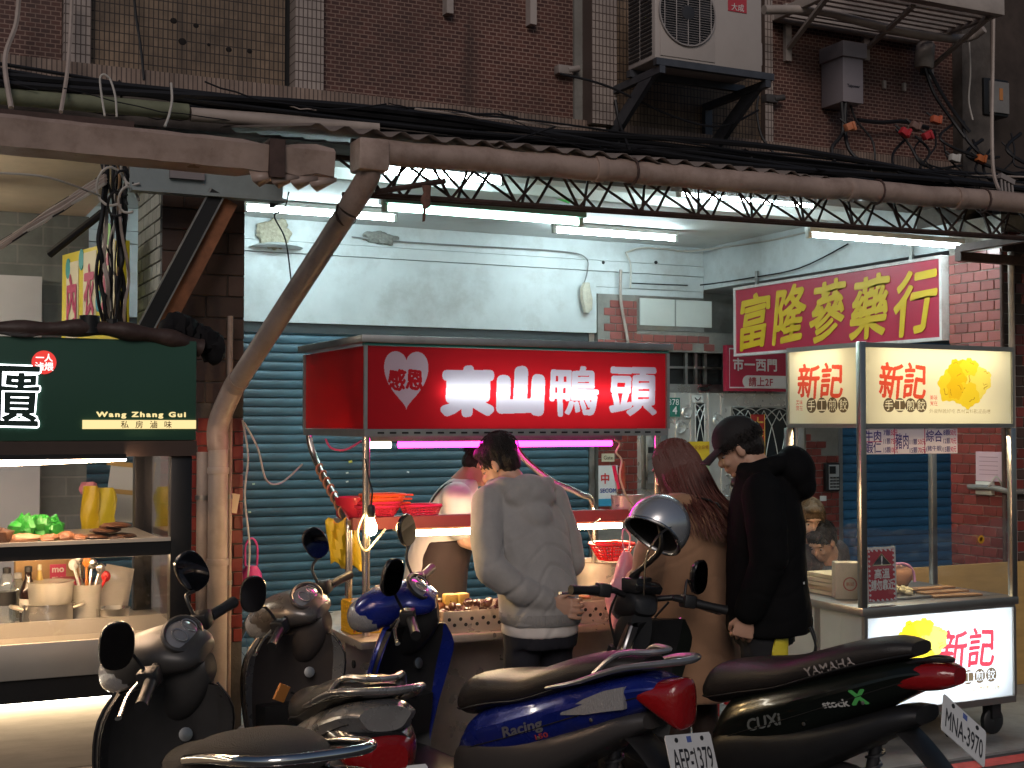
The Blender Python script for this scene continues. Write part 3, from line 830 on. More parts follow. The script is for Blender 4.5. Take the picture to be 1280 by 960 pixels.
# ---- drainpipes
dpipe = thing('drainpipe', 'thick brown drainpipe slanting from the gutter back to the pillar', 'drainpipe', (0, 0, 0), group='drainpipes on the pillar')
top = at(462, 196, Y=YG); b = B(); b.box(top + Vector((0, 0, .0)), (.13, .13, .13)); b.build('collector_box', m_pvc, dpipe, bevel=.012)
e0 = at(458, 225, Y=YG + .02); e1 = at(436, 262, Y=5.1); e2 = at(290, 488, Y=6.0); e3 = at(273, 530, Y=6.05); e4 = Vector((e3.x, 6.05, 0.02))
b = B(); b.tube(smoothpath([top + Vector((0, 0, -.05)), e0, e1], 5), .049, 16); b.build('elbow', m_pvc, dpipe)
b = B(); b.cyl(e1, e2, .046, n=16); b.build('slanting_pipe', M('grey_brown_pvc', (.34, .265, .235), .42, var=.25, vscale=4, dirt=.5, dcol=(.13, .09, .07), dscale=5, rvar=.12, bump=.06, bscale=30), dpipe)
b = B(); b.tube(smoothpath([e1.lerp(e2, .93), e2, e3, e3 - Vector((0, 0, .12))], 6), .050, 16); b.build('bend', m_pvc, dpipe)
b = B(); b.cyl(e3 - Vector((0, 0, .1)), e4, .046, n=16); b.build('upright_pipe', m_pvcl, dpipe)
for z in (1.42, 1.0):
    b = B(); b.cyl((e3.x, 6.05, z), (e3.x, 6.05, z + .03), .051, n=16); b.build('coupling', m_pvcl, dpipe, bevel=.002)
b = B(); b.tube([e1.lerp(e2, .02) + Vector((.05 * cos(a), .02 * cos(a), .05 * sin(a))) for a in [k * pi / 5 for k in range(10)]], .006, 5, closed=True); b.build('wire_tie', m_rust, dpipe)
for (px, r_, lab, mt, y1) in ((254, .030, 'slimmer pale plastic pipe beside the thick drainpipe', m_pvcl, 565), (288, .013, 'thin brown conduit on the edge of the red tiled pillar', m_pvc, 395), (263, .010, 'thin red pipe between the two drainpipes', M('red_pipe', (.5, .05, .03), .4), 560)):
    p = at(px, y1, Y=6.12); t = thing('drainpipe', lab, 'pipe', (p.x, 6.12, 0), group='drainpipes on the pillar')
    b = B(); b.cyl((0, 0, 0), (0, 0, p.z), r_, n=12); b.build('pipe', mt, t)
    for z in (.9, 1.3): b = B(); b.cyl((0, 0, z), (0, 0, z + .02), r_ * 1.25, n=12); b.build('clip', m_steeld, t)
t = thing('paper_tag', 'yellowed paper tag tucked behind the conduit on the tiled pillar', 'paper tag', at(292, 629, Y=6.13))
b = B(); b.box((0, 0, 0), (.045, .002, .09), (0, .18, 0)); b.build('sheet', M('tag_paper', (.62, .52, .33), .7), t)
# loose cords down the pillar edge
t = thing('loose_cord', 'pale cord dangling beside the tiled pillar and looping to the red stall', 'cord', (0, 0, 0))
b = B(); b.tube(smoothpath([at(305, 528, Y=6.15), at(322, 560, Y=6.15), at(333, 600, Y=6.2), at(352, 603, Y=6.3), at(378, 580, Y=6.35)], 8), .005, 5); b.build('cord', m_cablew, t)
t = thing('loose_cord', 'pale cord hanging straight down the edge of the tiled pillar', 'cord', (0, 0, 0))
b = B(); b.tube(smoothpath([at(303, 525, Y=6.15), at(310, 570, Y=6.15), at(306, 620, Y=6.15), at(312, 690, Y=6.15), at(305, 760, Y=6.15)], 8), .005, 5); b.build('cord', m_cablew, t)

# ---- steel bracket and strut at the left pillar
m_bsteel = M('blue_grey_steel', (.28, .32, .32), .5, .3, var=.2, vscale=6, dirt=.4)
ch = thing('steel_bracket', 'grey steel channel bracket carrying the awning at the pillar', 'bracket', (0, 0, 0))
p, q = at(160, 222, Y=6.05), at(350, 236, Y=6.05); zc = (p.z + q.z) / 2
b = B(); b.bb((p.x, 6.0, zc - .06), (q.x, 6.012, zc + .07)); b.build('web', m_bsteel, ch)
b = B(); b.bb((p.x, 5.94, zc - .075), (q.x, 6.012, zc - .0605)); b.build('flange', m_bsteel, ch)
b = B(); b.bb((q.x - .012, 6.013, zc - .07), (q.x, 6.19, zc + .07)); b.build('end_plate', m_rust, ch)
b = B(); s0, s1 = at(212, 219, Y=5.99), at(255, 222, Y=5.99); b.bb((s0.x, 5.975, zc + .0), (s1.x, 5.999, zc + .045)); b.build('cover_plate', M('plate_mauve', (.22, .19, .19), .6), ch)
st = thing('angle_strut', 'slanting steel angle strut with a rusty flange in front of the pillar', 'strut', (0, 0, 0))
p, q = at(272, 240, Y=5.97), at(180, 414, Y=5.97); d = (q - p).normalized(); nrm = d.cross(Vector((0, 1, 0))).normalized()
def plank(b, p, q, u, wu, v, wv):
    rs = [[c + u * (a * wu / 2) + v * (e * wv / 2) for a, e in ((-1, -1), (1, -1), (1, 1), (-1, 1))] for c in (p, q)]
    return b.rings(rs)
b = B(); plank(b, p, q, nrm, .062, Vector((0, 1, 0)), .008); b.build('web', m_black, st)
for s in (-1, 1): b = B(); plank(b, p + nrm * (s * .034), q + nrm * (s * .034), nrm, .007, Vector((0, 1, 0)), .02); b.build('edge_strip', m_steeld, st)
side = nrm if nrm.x > 0 else -nrm
b = B(); plank(b, p + side * .075 + Vector((0, .03, 0)), q + side * .075 + Vector((0, .03, 0)), side, .07, Vector((0, 1, 0)), .01); b.build('flange', M('rust_orange', (.24, .095, .045), .7, var=.4, vscale=14), st)

# ---- black bundle of cables along the facade
cb = thing('cable_bundle', 'thick bundle of black cables strung along the ledge of the building', 'cables', (0, 0, 0))
xs = [-1.2 + .55 * i for i in range(18)]
for k in range(15):
    dz, dy = R.uniform(-.06, .05), R.uniform(-.16, .06); ph = R.uniform(0, 6)
    pts = [(x, YU - .17 + dy, 3.205 + dz + .024 * sin(x * 1.7 + ph) - .03 * cos(x * .9 + ph * 2)) for x in xs]
    b = B(); b.tube(smoothpath(pts, 3), R.choice((.006, .009, .012, .018)), 6); b.build('cable', m_cable, cb)
for x in [-.8 + .9 * i for i in range(10)]:
    b = B(); b.tube([(x, YU - .2 + .10 * cos(a), 3.205 + .075 * sin(a)) for a in [j * pi / 5 for j in range(10)]], .006, 4, closed=True); b.build('cable_tie', m_cable, cb)
for k in range(22):
    x = R.uniform(-.6, 6.4); q = R.uniform(.4, 1.6); ya, za, yb2, zb2 = R.uniform(6.15, 6.5), R.uniform(3.14, 3.30), R.uniform(6.15, 6.5), R.uniform(3.14, 3.30)
    b = B(); b.tube(sag((x, ya, za), (x + q, yb2, zb2), R.uniform(-.03, .09), 12, .006), R.choice((.003, .0045, .006)), 5); b.build('thin_wire', R.choice((m_cable, m_cable, m_cable, m_pvcl)), cb)
def cable(label, pts, r=.008, mat=m_cable, name='cable', k=6):
    o = thing(name, label, 'cable', pts[0], group='single cables on the facade')
    P0 = Vector(pts[0]); b = B(); b.tube(smoothpath([Vector(p) - P0 for p in pts], k), r, 6); b.build('sheath', mat, o); return o
cable('black cable hanging down the tan tiled panel at the top', [at(166, -20, Y=6.5), at(170, 20, Y=6.5), at(176, 60, Y=6.48), at(180, 100, Y=6.45)], .007)
cable('pale hooked cord hanging from the cable bundle above the strut', [at(214, 104, Y=6.2), at(215, 125, Y=6.15), at(211, 145, Y=6.1), at(206, 158, Y=6.05)], .006, m_cablew)
cable('first of two pale looped cords over the left awning', [at(131, 145, Y=6.1), at(127, 120, Y=6.12), at(125, 98, Y=6.15), at(130, 93, Y=6.15), at(136, 97, Y=6.15)], .005, m_cablew)
cable('second of two pale looped cords over the left awning', [at(146, 146, Y=6.1), at(144, 120, Y=6.12), at(138, 100, Y=6.15), at(134, 96, Y=6.15)], .005, m_cablew)
cable('brown drop wire crossing the cables near the top left of the facade', [at(90, -10, Y=6.45), at(88, 40, Y=6.44), at(84, 90, Y=6.3), at(76, 140, Y=6.1)], .010, m_pvcl)
cable('bent pale conduit at the far left edge of the facade', [at(24, -10, Y=6.4), at(20, 30, Y=6.4), at(6, 75, Y=6.3), at(14, 135, Y=6.1)], .012, m_pvcl)
cable('black wire sagging under the air conditioner', [at(700, 92, Y=6.4), at(760, 108, Y=6.3), at(840, 145, Y=6.25), at(900, 158, Y=6.25), at(948, 138, Y=6.4)], .007)
cable('black wire dropping from the wall socket by the brick wall', [at(948, 120, Y=6.5), at(946, 140, Y=6.48), at(952, 170, Y=6.45), at(968, 192, Y=6.4)], .008)
cable('black wire hanging from the air conditioner rack', [at(769, 125, Y=6.45), at(775, 155, Y=6.4), at(788, 190, Y=6.2)], .009)
cable('thick black cable curving from the grey meter box', [at(1052, 128, Y=6.4), at(1053, 165, Y=6.4), at(1040, 185, Y=6.38), at(1044, 205, Y=6.35)], .012)
cable('second black cable curving from the grey meter box', [at(1057, 128, Y=6.4), at(1056, 160, Y=6.4), at(1062, 188, Y=6.36), at(1084, 208, Y=6.3)], .012)
cable('thin cable from the meter box towards the splice boxes', [at(1063, 130, Y=6.45), at(1070, 150, Y=6.45), at(1090, 175, Y=6.42), at(1094, 200, Y=6.4)], .007)
cable('cable running right along the brick wall to the splice boxes', [at(1072, 150, Y=6.5), at(1100, 153, Y=6.5), at(1130, 152, Y=6.5), at(1160, 160, Y=6.5)], .014)
cable('first black cable slanting from the white canister', [at(1156, 85, Y=6.45), at(1168, 118, Y=6.42), at(1190, 150, Y=6.4), at(1206, 172, Y=6.35)], .011)
cable('second black cable slanting from the white canister', [at(1160, 85, Y=6.45), at(1178, 118, Y=6.42), at(1196, 145, Y=6.4), at(1212, 165, Y=6.35)], .011)
cable('grey cable dropping past the meter cabinet', [at(1242, 20, Y=6.2), at(1241, 90, Y=6.2), at(1240, 160, Y=6.15), at(1242, 215, Y=6.1), at(1250, 240, Y=6.0)], .012, m_pvcl)
cable('pale wire looping down the corner pier', [at(1211, 45, Y=6.4), at(1213, 90, Y=6.4), at(1211, 125, Y=6.4), at(1216, 150, Y=6.38)], .006, m_cablew)
for k in range(14):
    x = 1120 + k * 12; y0_ = 165 + R.uniform(-15, 20)
    cable('one of the tangled black wires in the knot of cables by the corner pier', [at(x, y0_, Y=6.42), at(x + R.uniform(-20, 20), y0_ + 20, Y=6.35), at(x + R.uniform(-10, 40), y0_ + 42, Y=6.3), at(x + R.uniform(20, 70), y0_ + R.uniform(35, 62), Y=6.35)], R.choice((.006, .009, .012)))['group'] = 'tangled wires by the corner pier'
# splice boxes in the tangle
for i, (px, py, c, rz, lab) in enumerate(((1131, 166, (.45, .03, .04), .5, 'red splice clip in the wire tangle, the upper one'), (1159, 169, (.42, .03, .04), -.5, 'red splice clip in the wire tangle, the one by the corner'), (1170, 150, (.5, .12, .06), .2, 'orange cap on a cable end in the wire tangle'), (1062, 158, (.55, .2, .1), -.4, 'orange plug on the cable below the grey meter box'), (1226, 199, (.55, .16, .05), .3, 'orange clip hanging near the corner pier'), (1193, 198, (.5, .48, .45), .2, 'pale porcelain clip hanging in the wire tangle'), (1144, 158, (.2, .12, .1), .4, 'brown splice sleeve between the red clips'))):
    t = thing('splice_clip', lab, 'cable clip', at(px, py, Y=6.3)); b = B(); b.box((0, 0, 0), (.07, .04, .045), (0, rz, 0)); b.box((.02, -.004, 0), (.02, .05, .055), (0, rz, 0)); b.build('body', M('clip_%d' % i, c, .45), t, bevel=.006)
    b = B(); b.cyl((0, 0, 0), (-.05, .03, .05), .007, n=5); b.build('lead', m_cable, t)
t = thing('ceramic_bracket', 'grey insulator rack with four prongs at the right end of the gutter', 'bracket', at(1258, 230, Y=5.9)); b = B(); b.box((0, 0, .03), (.12, .03, .03), (0, .3, 0))
for k in range(4): b.cyl((-.045 + .03 * k, 0, .035 - .009 * k), (-.035 + .03 * k, 0, -.05 - .005 * k), .008, n=6)
b.build('body', M('grey_ceramic', (.25, .22, .21), .5), t)
# vertical bundle by the left pillar
cv = thing('cable_bundle', 'tangled brown cables running down the side of the left pillar', 'cables', (0, 0, 0))
for k in range(16):
    px = 128 + k * 1.9; pts = [at(px + R.uniform(-4, 4) + 3.5 * sin(j * .8 + k), 196 + j * 26, Y=6.1 + R.uniform(-.03, .05)) for j in range(9)]
    b = B(); b.tube(smoothpath(pts, 4), R.choice((.004, .006, .008, .011)), 5); b.build('cable', R.choice((m_cable, m_cablew, m_pvcl, M('tan_cable', (.30, .19, .10), .6), m_cable)), cv)
for k in range(5):
    c = at(140 + k * 7, 228 + R.uniform(-25, 30), Y=6.0); rr = R.uniform(.04, .07); b = B()
    b.tube([c + Vector((rr * cos(a), .02 * sin(a * 2), rr * 1.3 * sin(a))) for a in [j * pi / 8 for j in range(14)]], .006, 5); b.build('cable', R.choice((m_cable, m_cablew)), cv)
cd_ = thing('cable_bundle', 'pale cables slanting along the beige ceiling on the left', 'cables', (0, 0, 0))
for k in range(6):
    pts = [at(-30 + i * 27, 322 - i * 17.5 + R.uniform(-3, 3) + k * 2.2, Y=6.6 - i * .09) for i in range(7)]
    b = B(); b.tube(smoothpath(pts, 4), R.choice((.006, .009, .012)), 5); b.build('cable', R.choice((m_cablew, m_pvcl, m_cable)), cd_)
b = B(); p, q = at(62, 318, Y=6.6), at(128, 266, Y=6.4); b.cyl(p, q, .02, n=8); b.build('black_conduit', m_black, cd_)
b = B(); b.tube(smoothpath([at(-10, 216, Y=5.6), at(60, 222, Y=5.6), at(125, 245, Y=5.9)], 6), .005, 5); b.build('cable', m_cablew, cd_)
# pale pipe along the wall foot
t = thing('wall_pipe', 'long pale pipe lying along the foot of the upper wall under the cables', 'pipe', (0, 0, 0))
p, q = at(238, 143, Y=6.3), at(472, 160, Y=6.3); b = B(); b.cyl(p, q, .035, n=12); b.build('pipe', m_pvcl, t)
t = thing('wall_pipe', 'grey pipe stub under the cables at the top left', 'pipe', (0, 0, 0))
p, q = at(-20, 118, Y=6.3), at(235, 140, Y=6.3); b = B(); b.cyl(p, q, .04, n=12); b.build('pipe', M('mossy_pipe', (.16, .17, .11), .8, var=.3), t)
# wires on the white boards
t = thing('board_wire', 'thin wire running along the white board above the shutter', 'wire', (0, 0, 0))
b = B(); b.tube(smoothpath([at(440, 296, Y=9.54), at(500, 302, Y=9.54), at(580, 307, Y=9.54), at(700, 314, Y=9.54), at(732, 322, Y=9.54), at(734, 340, Y=9.54), at(728, 360, Y=9.53)], 5), .006, 5); b.build('wire', M('grey_wire', (.2, .2, .2), .6), t)
t = thing('board_wire', 'pale wire clipped along the ceiling edge to the herb shop sign', 'wire', (0, 0, 0))
b = B(); b.tube(smoothpath([at(782, 316, Y=9.52), at(800, 310, Y=9.52), at(830, 311, Y=9.52), at(860, 314, Y=9.5), at(905, 309, X=6.45), at(960, 301, X=6.45), at(1010, 290, X=6.45)], 5), .008, 5); b.build('wire', m_cablew, t)
b = B(); b.tube(smoothpath([at(782, 316, Y=9.52), at(788, 330, Y=9.52), at(788, 360, Y=9.5)], 5), .008, 5); b.build('wire', m_cablew, t)
t = thing('board_wire', 'dark wire drooping over the top of the herb shop sign', 'wire', (0, 0, 0))
b = B(); b.tube(smoothpath([at(790, 354, Y=9.5), at(840, 356, Y=9.5), at(878, 356, X=6.45), at(940, 347, X=6.44), at(1000, 335, X=6.44), at(1060, 305, X=6.45)], 5), .006, 5); b.build('wire', m_cable, t)
t = thing('board_wire', 'thin black wire dangling in front of the white board by the drainpipe', 'wire', (0, 0, 0))
b = B(); b.tube(smoothpath([at(361, 240, Y=6.0), at(355, 262, Y=6.0), at(343, 270, Y=6.0), at(357, 300, Y=6.05), at(364, 350, Y=6.1)], 6), .004, 5); b.build('wire', m_cable, t)
t = thing('junction_bag', 'torn plastic wrapped junction box on the white board', 'junction box', at(733, 373, Y=9.5))
b = B(); b.rings([[Vector((w * cos(a) + dx, .03 * sin(a), z)) for a in [k * pi / 4 for k in range(8)]] for w, dx, z in ((.03, .0, .13), (.05, -.01, .08), (.06, 0, .0), (.045, .01, -.09), (.02, 0, -.12))]); b.build('wrapping', M('dusty_plastic', (.46, .42, .34), .5, var=.3, vscale=30, bump=.6, bscale=40), t)
# old foam patches
for px, py, w, hh, lab in ((345, 293, .13, .11, 'lump of yellowed foam round a hole in the white board'), (477, 297, .14, .05, 'crumbling dark patch on the white board above the shutter')):
    t = thing('foam_patch', lab, 'foam', at(px, py, Y=9.55)); b = B()
    b.ell((0, 0, 0), (w, .03, hh), 40, 24); b.v = [tuple(Vector(v) * (1 + .5 * mnoise.noise(Vector(v) * 14) + .2 * mnoise.noise(Vector(v) * 40))) for v in b.v]
    b.build('crust', M('old_foam_%d' % px, (.40, .36, .27) if px < 400 else (.22, .22, .2), .9, var=.4, vscale=40, bump=.8, bscale=50), t)
    if px < 400: b = B(); p = B(); b.lathe([(.20, 0), (.15, .02), (.10, .03)], (0, 0, -.10), 20, (0, 0, 1)); b.build('collar', m_white, t)
# dangling swallow-hook wires at the lintel pillar
t = thing('pillar_conduit', 'grey conduit running down the tiled pillar beside the steel door', 'conduit', (0, 0, 0))
b = B(); b.tube(smoothpath([at(776, 337, Y=9.5), at(776, 375, Y=9.5), at(784, 422, Y=9.5), at(786, 440, Y=9.5)], 5), .013, 6); b.build('pipe', m_pvcl, t)

# ---- air conditioner on its rack
m_ac = M('ac_casing', (.46, .41, .38), .45, var=.1, vscale=3, dirt=.25, dcol=(.2, .16, .14))
AX0, AX1, AY, AZ = ax(819, 6.0, 70), ax(953, 6.0, 85), 6.0, 3.625
ac = thing('air_conditioner', 'beige outdoor air conditioner unit with a round fan grille on a wall rack', 'air conditioner', (AX0, AY, AZ))
W, Hh, Dd = AX1 - AX0, .56, .29
b = B(); b.bb((0, 0, 0), (W, Dd, Hh)); b.build('casing', m_ac, ac, bevel=.012, seg=2)
fc = Vector((.20, -.004, .27)); rad = .18
b = B(); b.bb((.03, -.006, .02), (.385, -.0005, .53)); b.build('fan_panel', m_ac, ac, bevel=.003)
b = B(); b.lathe([(rad, 0), (rad, .004), (.0015, .004)], fc + Vector((0, -.003, 0)), 40, (0, -1, 0)); b.build('fan_opening', m_black, ac)
gr = M('grille_wire', (.33, .30, .29), .5)
b = B()
for k in range(27):
    z = -rad + 2 * rad * (k + .5) / 27; hw = math.sqrt(max(rad * rad - z * z, 0))
    b.cyl(fc + Vector((-hw, -.014, z)), fc + Vector((hw, -.014, z)), .0016, n=4)
for k in range(-2, 3):
    x = k * .075; hz = math.sqrt(rad * rad - x * x); b.cyl(fc + Vector((x, -.016, -hz)), fc + Vector((x, -.016, hz)), .003, n=4)
b.tube([fc + Vector((rad * cos(a), -.012, rad * sin(a))) for a in [k * pi / 20 for k in range(40)]], .005, 5, closed=True)
b.build('fan_grille', gr, ac)
for k in range(3):
    b = B(); a = k * 2 * pi / 3
    b.rings([[fc + Vector((cos(a + s) * r_, -.009, sin(a + s) * r_)) for s in (-.15, .55)] for r_ in (.04, .10, .16)], cap=False, closed=False); o = b.build('fan_blade', M('fan_dark', (.035, .035, .04), .5), ac)
b = B(); b.lathe([(.045, 0), (.04, .01), (.01, .013)], fc + Vector((0, -.008, 0)), 16, (0, -1, 0)); b.build('fan_hub', M('fan_dark', (.035, .035, .04), .5), ac)
b = B()
for k in range(22):
    for x0_, x1_ in ((.03, .145), (.16, .27)): b.bb((-.006, x0_, .03 + k * .0235), (-.001, x1_, .044 + k * .0235))
b.build('side_louvre', m_black, ac)
b = B(); b.bb((W, .06, .06), (W + .05, .22, .2)); b.build('valve_cover', m_ac, ac, bevel=.012)
b = B(); b.bb((.475, -.004, .325), (.60, -.0006, .46)); b.build('maker_sticker', M('sticker_red', (.48, .05, .07), .5), ac)
text('lettering', '大成', M('sticker_white', (.7, .62, .6), .5), ac, (.537, -.0045, .35), *F, width=.085, bold=.01)
rk = thing('air_conditioner_rack', 'dark steel angle rack bolted to the wall below the air conditioner', 'rack', (0, 0, 0))
m_rk = M('galvanised_dark', (.10, .105, .12), .5, .6, var=.3, vscale=10)
for yy in (AY - .03, AY + .25): b = B(); b.bb((AX0 - .01, yy, AZ - .04), (AX1 + .06, yy + .035, AZ - .002)); b.build('rail', m_rk, rk)
for xx in (AX0 + .01, AX1 - .0):
    b = B(); b.bb((xx, AY - .03, AZ - .082), (xx + .035, YU - .001, AZ - .042)); b.build('arm', m_rk, rk)
    b = B(); b.prism([(AY + .05, AZ - .083), (AY + .2, AZ - .083), (YU - .04, AZ - .3), (YU - .04, AZ - .4)], xx + .003, xx + .032, 'x'); b.build('gusset', m_rk, rk)
    b = B(); b.bb((xx - .005, YU - .039, AZ - .5), (xx + .045, YU - .001, AZ - .083)); b.build('wall_plate', m_rk, rk)

# ---- white window cage
m_cage = M('cage_paint', (.44, .38, .34), .5, var=.15, vscale=4, dirt=.35)
cg = thing('window_cage', 'white painted steel window cage jutting from the brick wall', 'window cage', (0, 0, 0))
CX0, CX1, CY, CZ = ax(962, YU - .02, 5), ax(1256, 5.85, 19), 5.85, at(1256, 19, Y=5.85).z
for (a, c) in (((CX0, CY, CZ), (CX1, CY + .04, CZ + .10)), ((CX0, YU - .06, CZ), (CX1, YU - .02, CZ + .06)), ((CX0, CY + .041, CZ), (CX0 + .04, YU - .061, CZ + .06)), ((CX1 - .04, CY + .041, CZ), (CX1, YU - .061, CZ + .10))):
    b = B(); b.bb(a, c); b.build('rail', m_cage, cg, bevel=.004)
for k in range(9): yy = CY + .08 + k * .07; b = B(); b.bb((CX0 + .041, yy, CZ + .02), (CX1 - .041, yy + .03, CZ + .035)); b.build('floor_slat', m_cage, cg)
for k in range(12):
    xx = CX0 + .1 + k * (CX1 - CX0 - .2) / 11; b = B(); b.bb((xx, CY + .01, CZ + .101), (xx + .016, CY + .026, CZ + .8)); b.build('upright', m_cage, cg)
b = B(); b.bb((CX0, CY, CZ + .25), (CX1, CY + .03, CZ + .28)); b.build('rail', m_cage, cg)
for px, py, px2, py2 in ((986, 60, 1040, -2), (1084, 60, 1142, -2), (1164, 84, 1234, 16)):
    p = at(px, py, Y=YU - .03); q = Vector((at(px2, py2, Y=CY + .1).x, CY + .1, CZ)); b = B(); plank(b, p, q, X_, .032, (q - p).normalized().cross(X_), .02); b.build('strut', m_cage, cg)
    b = B(); b.bb((p.x - .022, YU - .03, p.z - .08), (p.x + .022, YU - .001, p.z + .28)); b.build('wall_plate', m_cage, cg)
t = thing('wall_pipe', 'pale pipe sagging under the white window cage', 'pipe', (0, 0, 0))
b = B(); b.tube(smoothpath([at(955, 12, Y=6.3), at(1025, 14, Y=6.3), at(1080, 28, Y=6.3), at(1140, 42, Y=6.3), at(1205, 48, Y=6.3), at(1230, 36, Y=6.2)], 6), .028, 10); b.build('pipe', m_cage, t)
# ---- grey meter box, canister, small boxes
mb = thing('meter_box', 'grey metal meter box with a lipped lid on the brick wall', 'meter box', at(1066, 128, Y=6.38))
m_box = M('meter_grey', (.26, .23, .25), .5, var=.08, vscale=5, dirt=.2)
b = B(); b.bb((-.075, -.0, 0), (.085, .21, .30)); b.build('case', m_box, mb, bevel=.004)
b = B(); b.bb((-.09, -.02, .28), (.1, .21, .375)); b.build('lid', m_box, mb, bevel=.004)
text('lettering', 'Taipower', M('meter_ink', (.02, .02, .03), .5), mb, (.005, -.001, .10), *F, width=.10, bold=.03)
t = thing('canister', 'white plastic canister tilted on the wall under the window cage', 'canister', at(1156, 70, Y=6.48), 0)
b = B(); b.lathe([(.052, -.085), (.062, -.07), (.06, .07), (.05, .085)], (0, 0, 0), 18, (.12, 0, 1)); b.build('body', m_cage, t)
b = B(); b.cyl((0, 0, -.08), (0, 0, -.12), .03, n=8); b.build('cable_gland', m_black, t)
for px, py, lab in ((1105, 106, 'small white clip on the brick wall, nearer the meter box'), (1130, 109, 'small white clip on the brick wall, nearer the canister')):
    t = thing('wall_clip', lab, 'clip', at(px, py, Y=YU - .012)); b = B(); b.box((0, 0, 0), (.022, .024, .055)); b.build('body', m_cage, t, bevel=.004)
t = thing('meter_cabinet', 'dark meter cabinet with an orange sticker on the stained wall', 'cabinet', at(1244, 122, Y=6.5))
b = B(); b.box((0, .06, 0), (.22, .14, .25)); b.build('case', m_black, t, bevel=.006)
b = B(); b.box((.02, -.016, .0), (.17, .012, .21)); b.build('door', M('cabinet_grey', (.20, .19, .18), .5, var=.2), t)
b = B(); b.box((.03, -.024, .02), (.03, .004, .08)); b.build('sticker', M('sticker_orange', (.5, .2, .06), .6), t)
for px, py, lab in ((962, 124, 'dark wall socket with stubs on the brick wall edge'), (704, 88, 'grey wall hook on the brick panel by the pilaster')):
    t = thing('wall_fitting', lab, 'fitting', at(px, py, Y=YU - .03)); b = B(); b.box((0, 0, 0), (.09, .06, .05)); b.cyl((.02, -.02, 0), (.09, -.03, .015), .02, n=8); b.build('body', M('fitting_%d' % px, (.06, .055, .055) if px > 900 else (.28, .24, .22), .6), t, bevel=.005)

# ================================================================== hanging shop signs
hs = thing('shop_sign', 'big red shop sign with five gold brush characters hung under the side beam', 'sign', (0, 0, 0))
XS = 6.42
a, c = at(918, 360, X=XS), at(1178, 318.5, X=XS)
y1, y0_ = a.y, c.y; zt = (a.z + c.z) / 2; zbm = (at(918, 446, X=XS).z + at(1178, 425, X=XS).z) / 2
m_sred = M('sign_red', (.40, .018, .05), .35, var=.12, vscale=2, dirt=.15)
m_sfr = M('sign_frame_white', (.62, .58, .56), .45, dirt=.5, dcol=(.2, .13, .1), dscale=8)
m_gold = M('sign_gold', (.62, .42, .02), .4)
b = B(); b.bb((XS, y0_ + .02, zbm + .02), (XS + .05, y1 - .02, zt - .02)); b.build('panel', m_sred, hs)
for (aa, cc) in (((XS - .012, y0_, zt - .022), (XS + .055, y1, zt)), ((XS - .012, y0_, zbm), (XS + .055, y1, zbm + .022)), ((XS - .012, y0_, zbm + .0225), (XS + .055, y0_ + .022, zt - .0225)), ((XS - .012, y1 - .022, zbm + .0225), (XS + .055, y1, zt - .0225))):
    b = B(); b.bb(aa, cc); b.build('frame_bar', m_sfr, hs)
Ls = y1 - y0_; zc = (zt + zbm) / 2
for i, chx in enumerate('富隆蔘藥行'):
    text('lettering', chx, m_gold, hs, (XS, y1 - Ls * (.115 + .194 * i), zc + R.uniform(-.01, .015)), (0, -1, 0), (0, 0, 1), width=Ls * .165, height=(zt - zbm) * .80, bold=.024, shear=.12, wob=.012, lift=.003)
for yy in (y0_ + .3, y1 - .3): b = B(); b.bb((XS + .01, yy, zt), (XS + .03, yy + .03, 2.9)); b.build('hanger', m_steeld, hs)

cs = thing('shop_sign', 'small red clinic sign with white border tucked behind the herb shop sign', 'sign', (0, 0, 0))
a, c = at(908, 440, Y=9.35), at(1012, 490, Y=9.35)
b = B(); b.bb((a.x, 9.35, c.z), (c.x, 9.40, a.z + .06)); b.build('panel', m_sred, cs)
m_wl = M('sign_white', (.72, .68, .68), .4)
b = B(); b.tube([(a.x + .03, 9.348, c.z + .03), (c.x - .03, 9.348, c.z + .03), (c.x - .03, 9.348, a.z + .03), (a.x + .03, 9.348, a.z + .03)], .006, 4, closed=True); b.build('border', m_wl, cs)
text('lettering', '市一西門', m_wl, cs, (at(916, 454, Y=9.35).x, 9.35, at(950, 456, Y=9.35).z), *F, height=.115, bold=.03, anchor='l', spacing=1.05)
pl = B(); p0, p1 = at(928, 469, Y=9.35), at(1008, 486, Y=9.35); zc2, hh2 = (p0.z + p1.z) / 2, (p0.z - p1.z) / 2
pts = [(p0.x + hh2 + hh2 * cos(a_), zc2 + hh2 * sin(a_)) for a_ in [pi / 2 + k * pi / 8 for k in range(9)]] + [(p1.x + hh2 * cos(a_), zc2 + hh2 * sin(a_)) for a_ in [-pi / 2 + k * pi / 8 for k in range(9)]]
pl.prism(pts, 9.344, 9.3495, 'y'); pl.build('white_pill', m_wl, cs)
text('lettering', '請上2F', m_sred, cs, (p0.x + .06, 9.3435, zc2), *F, height=hh2 * 1.5, bold=.02, anchor='l', spacing=1.05, lift=.001)

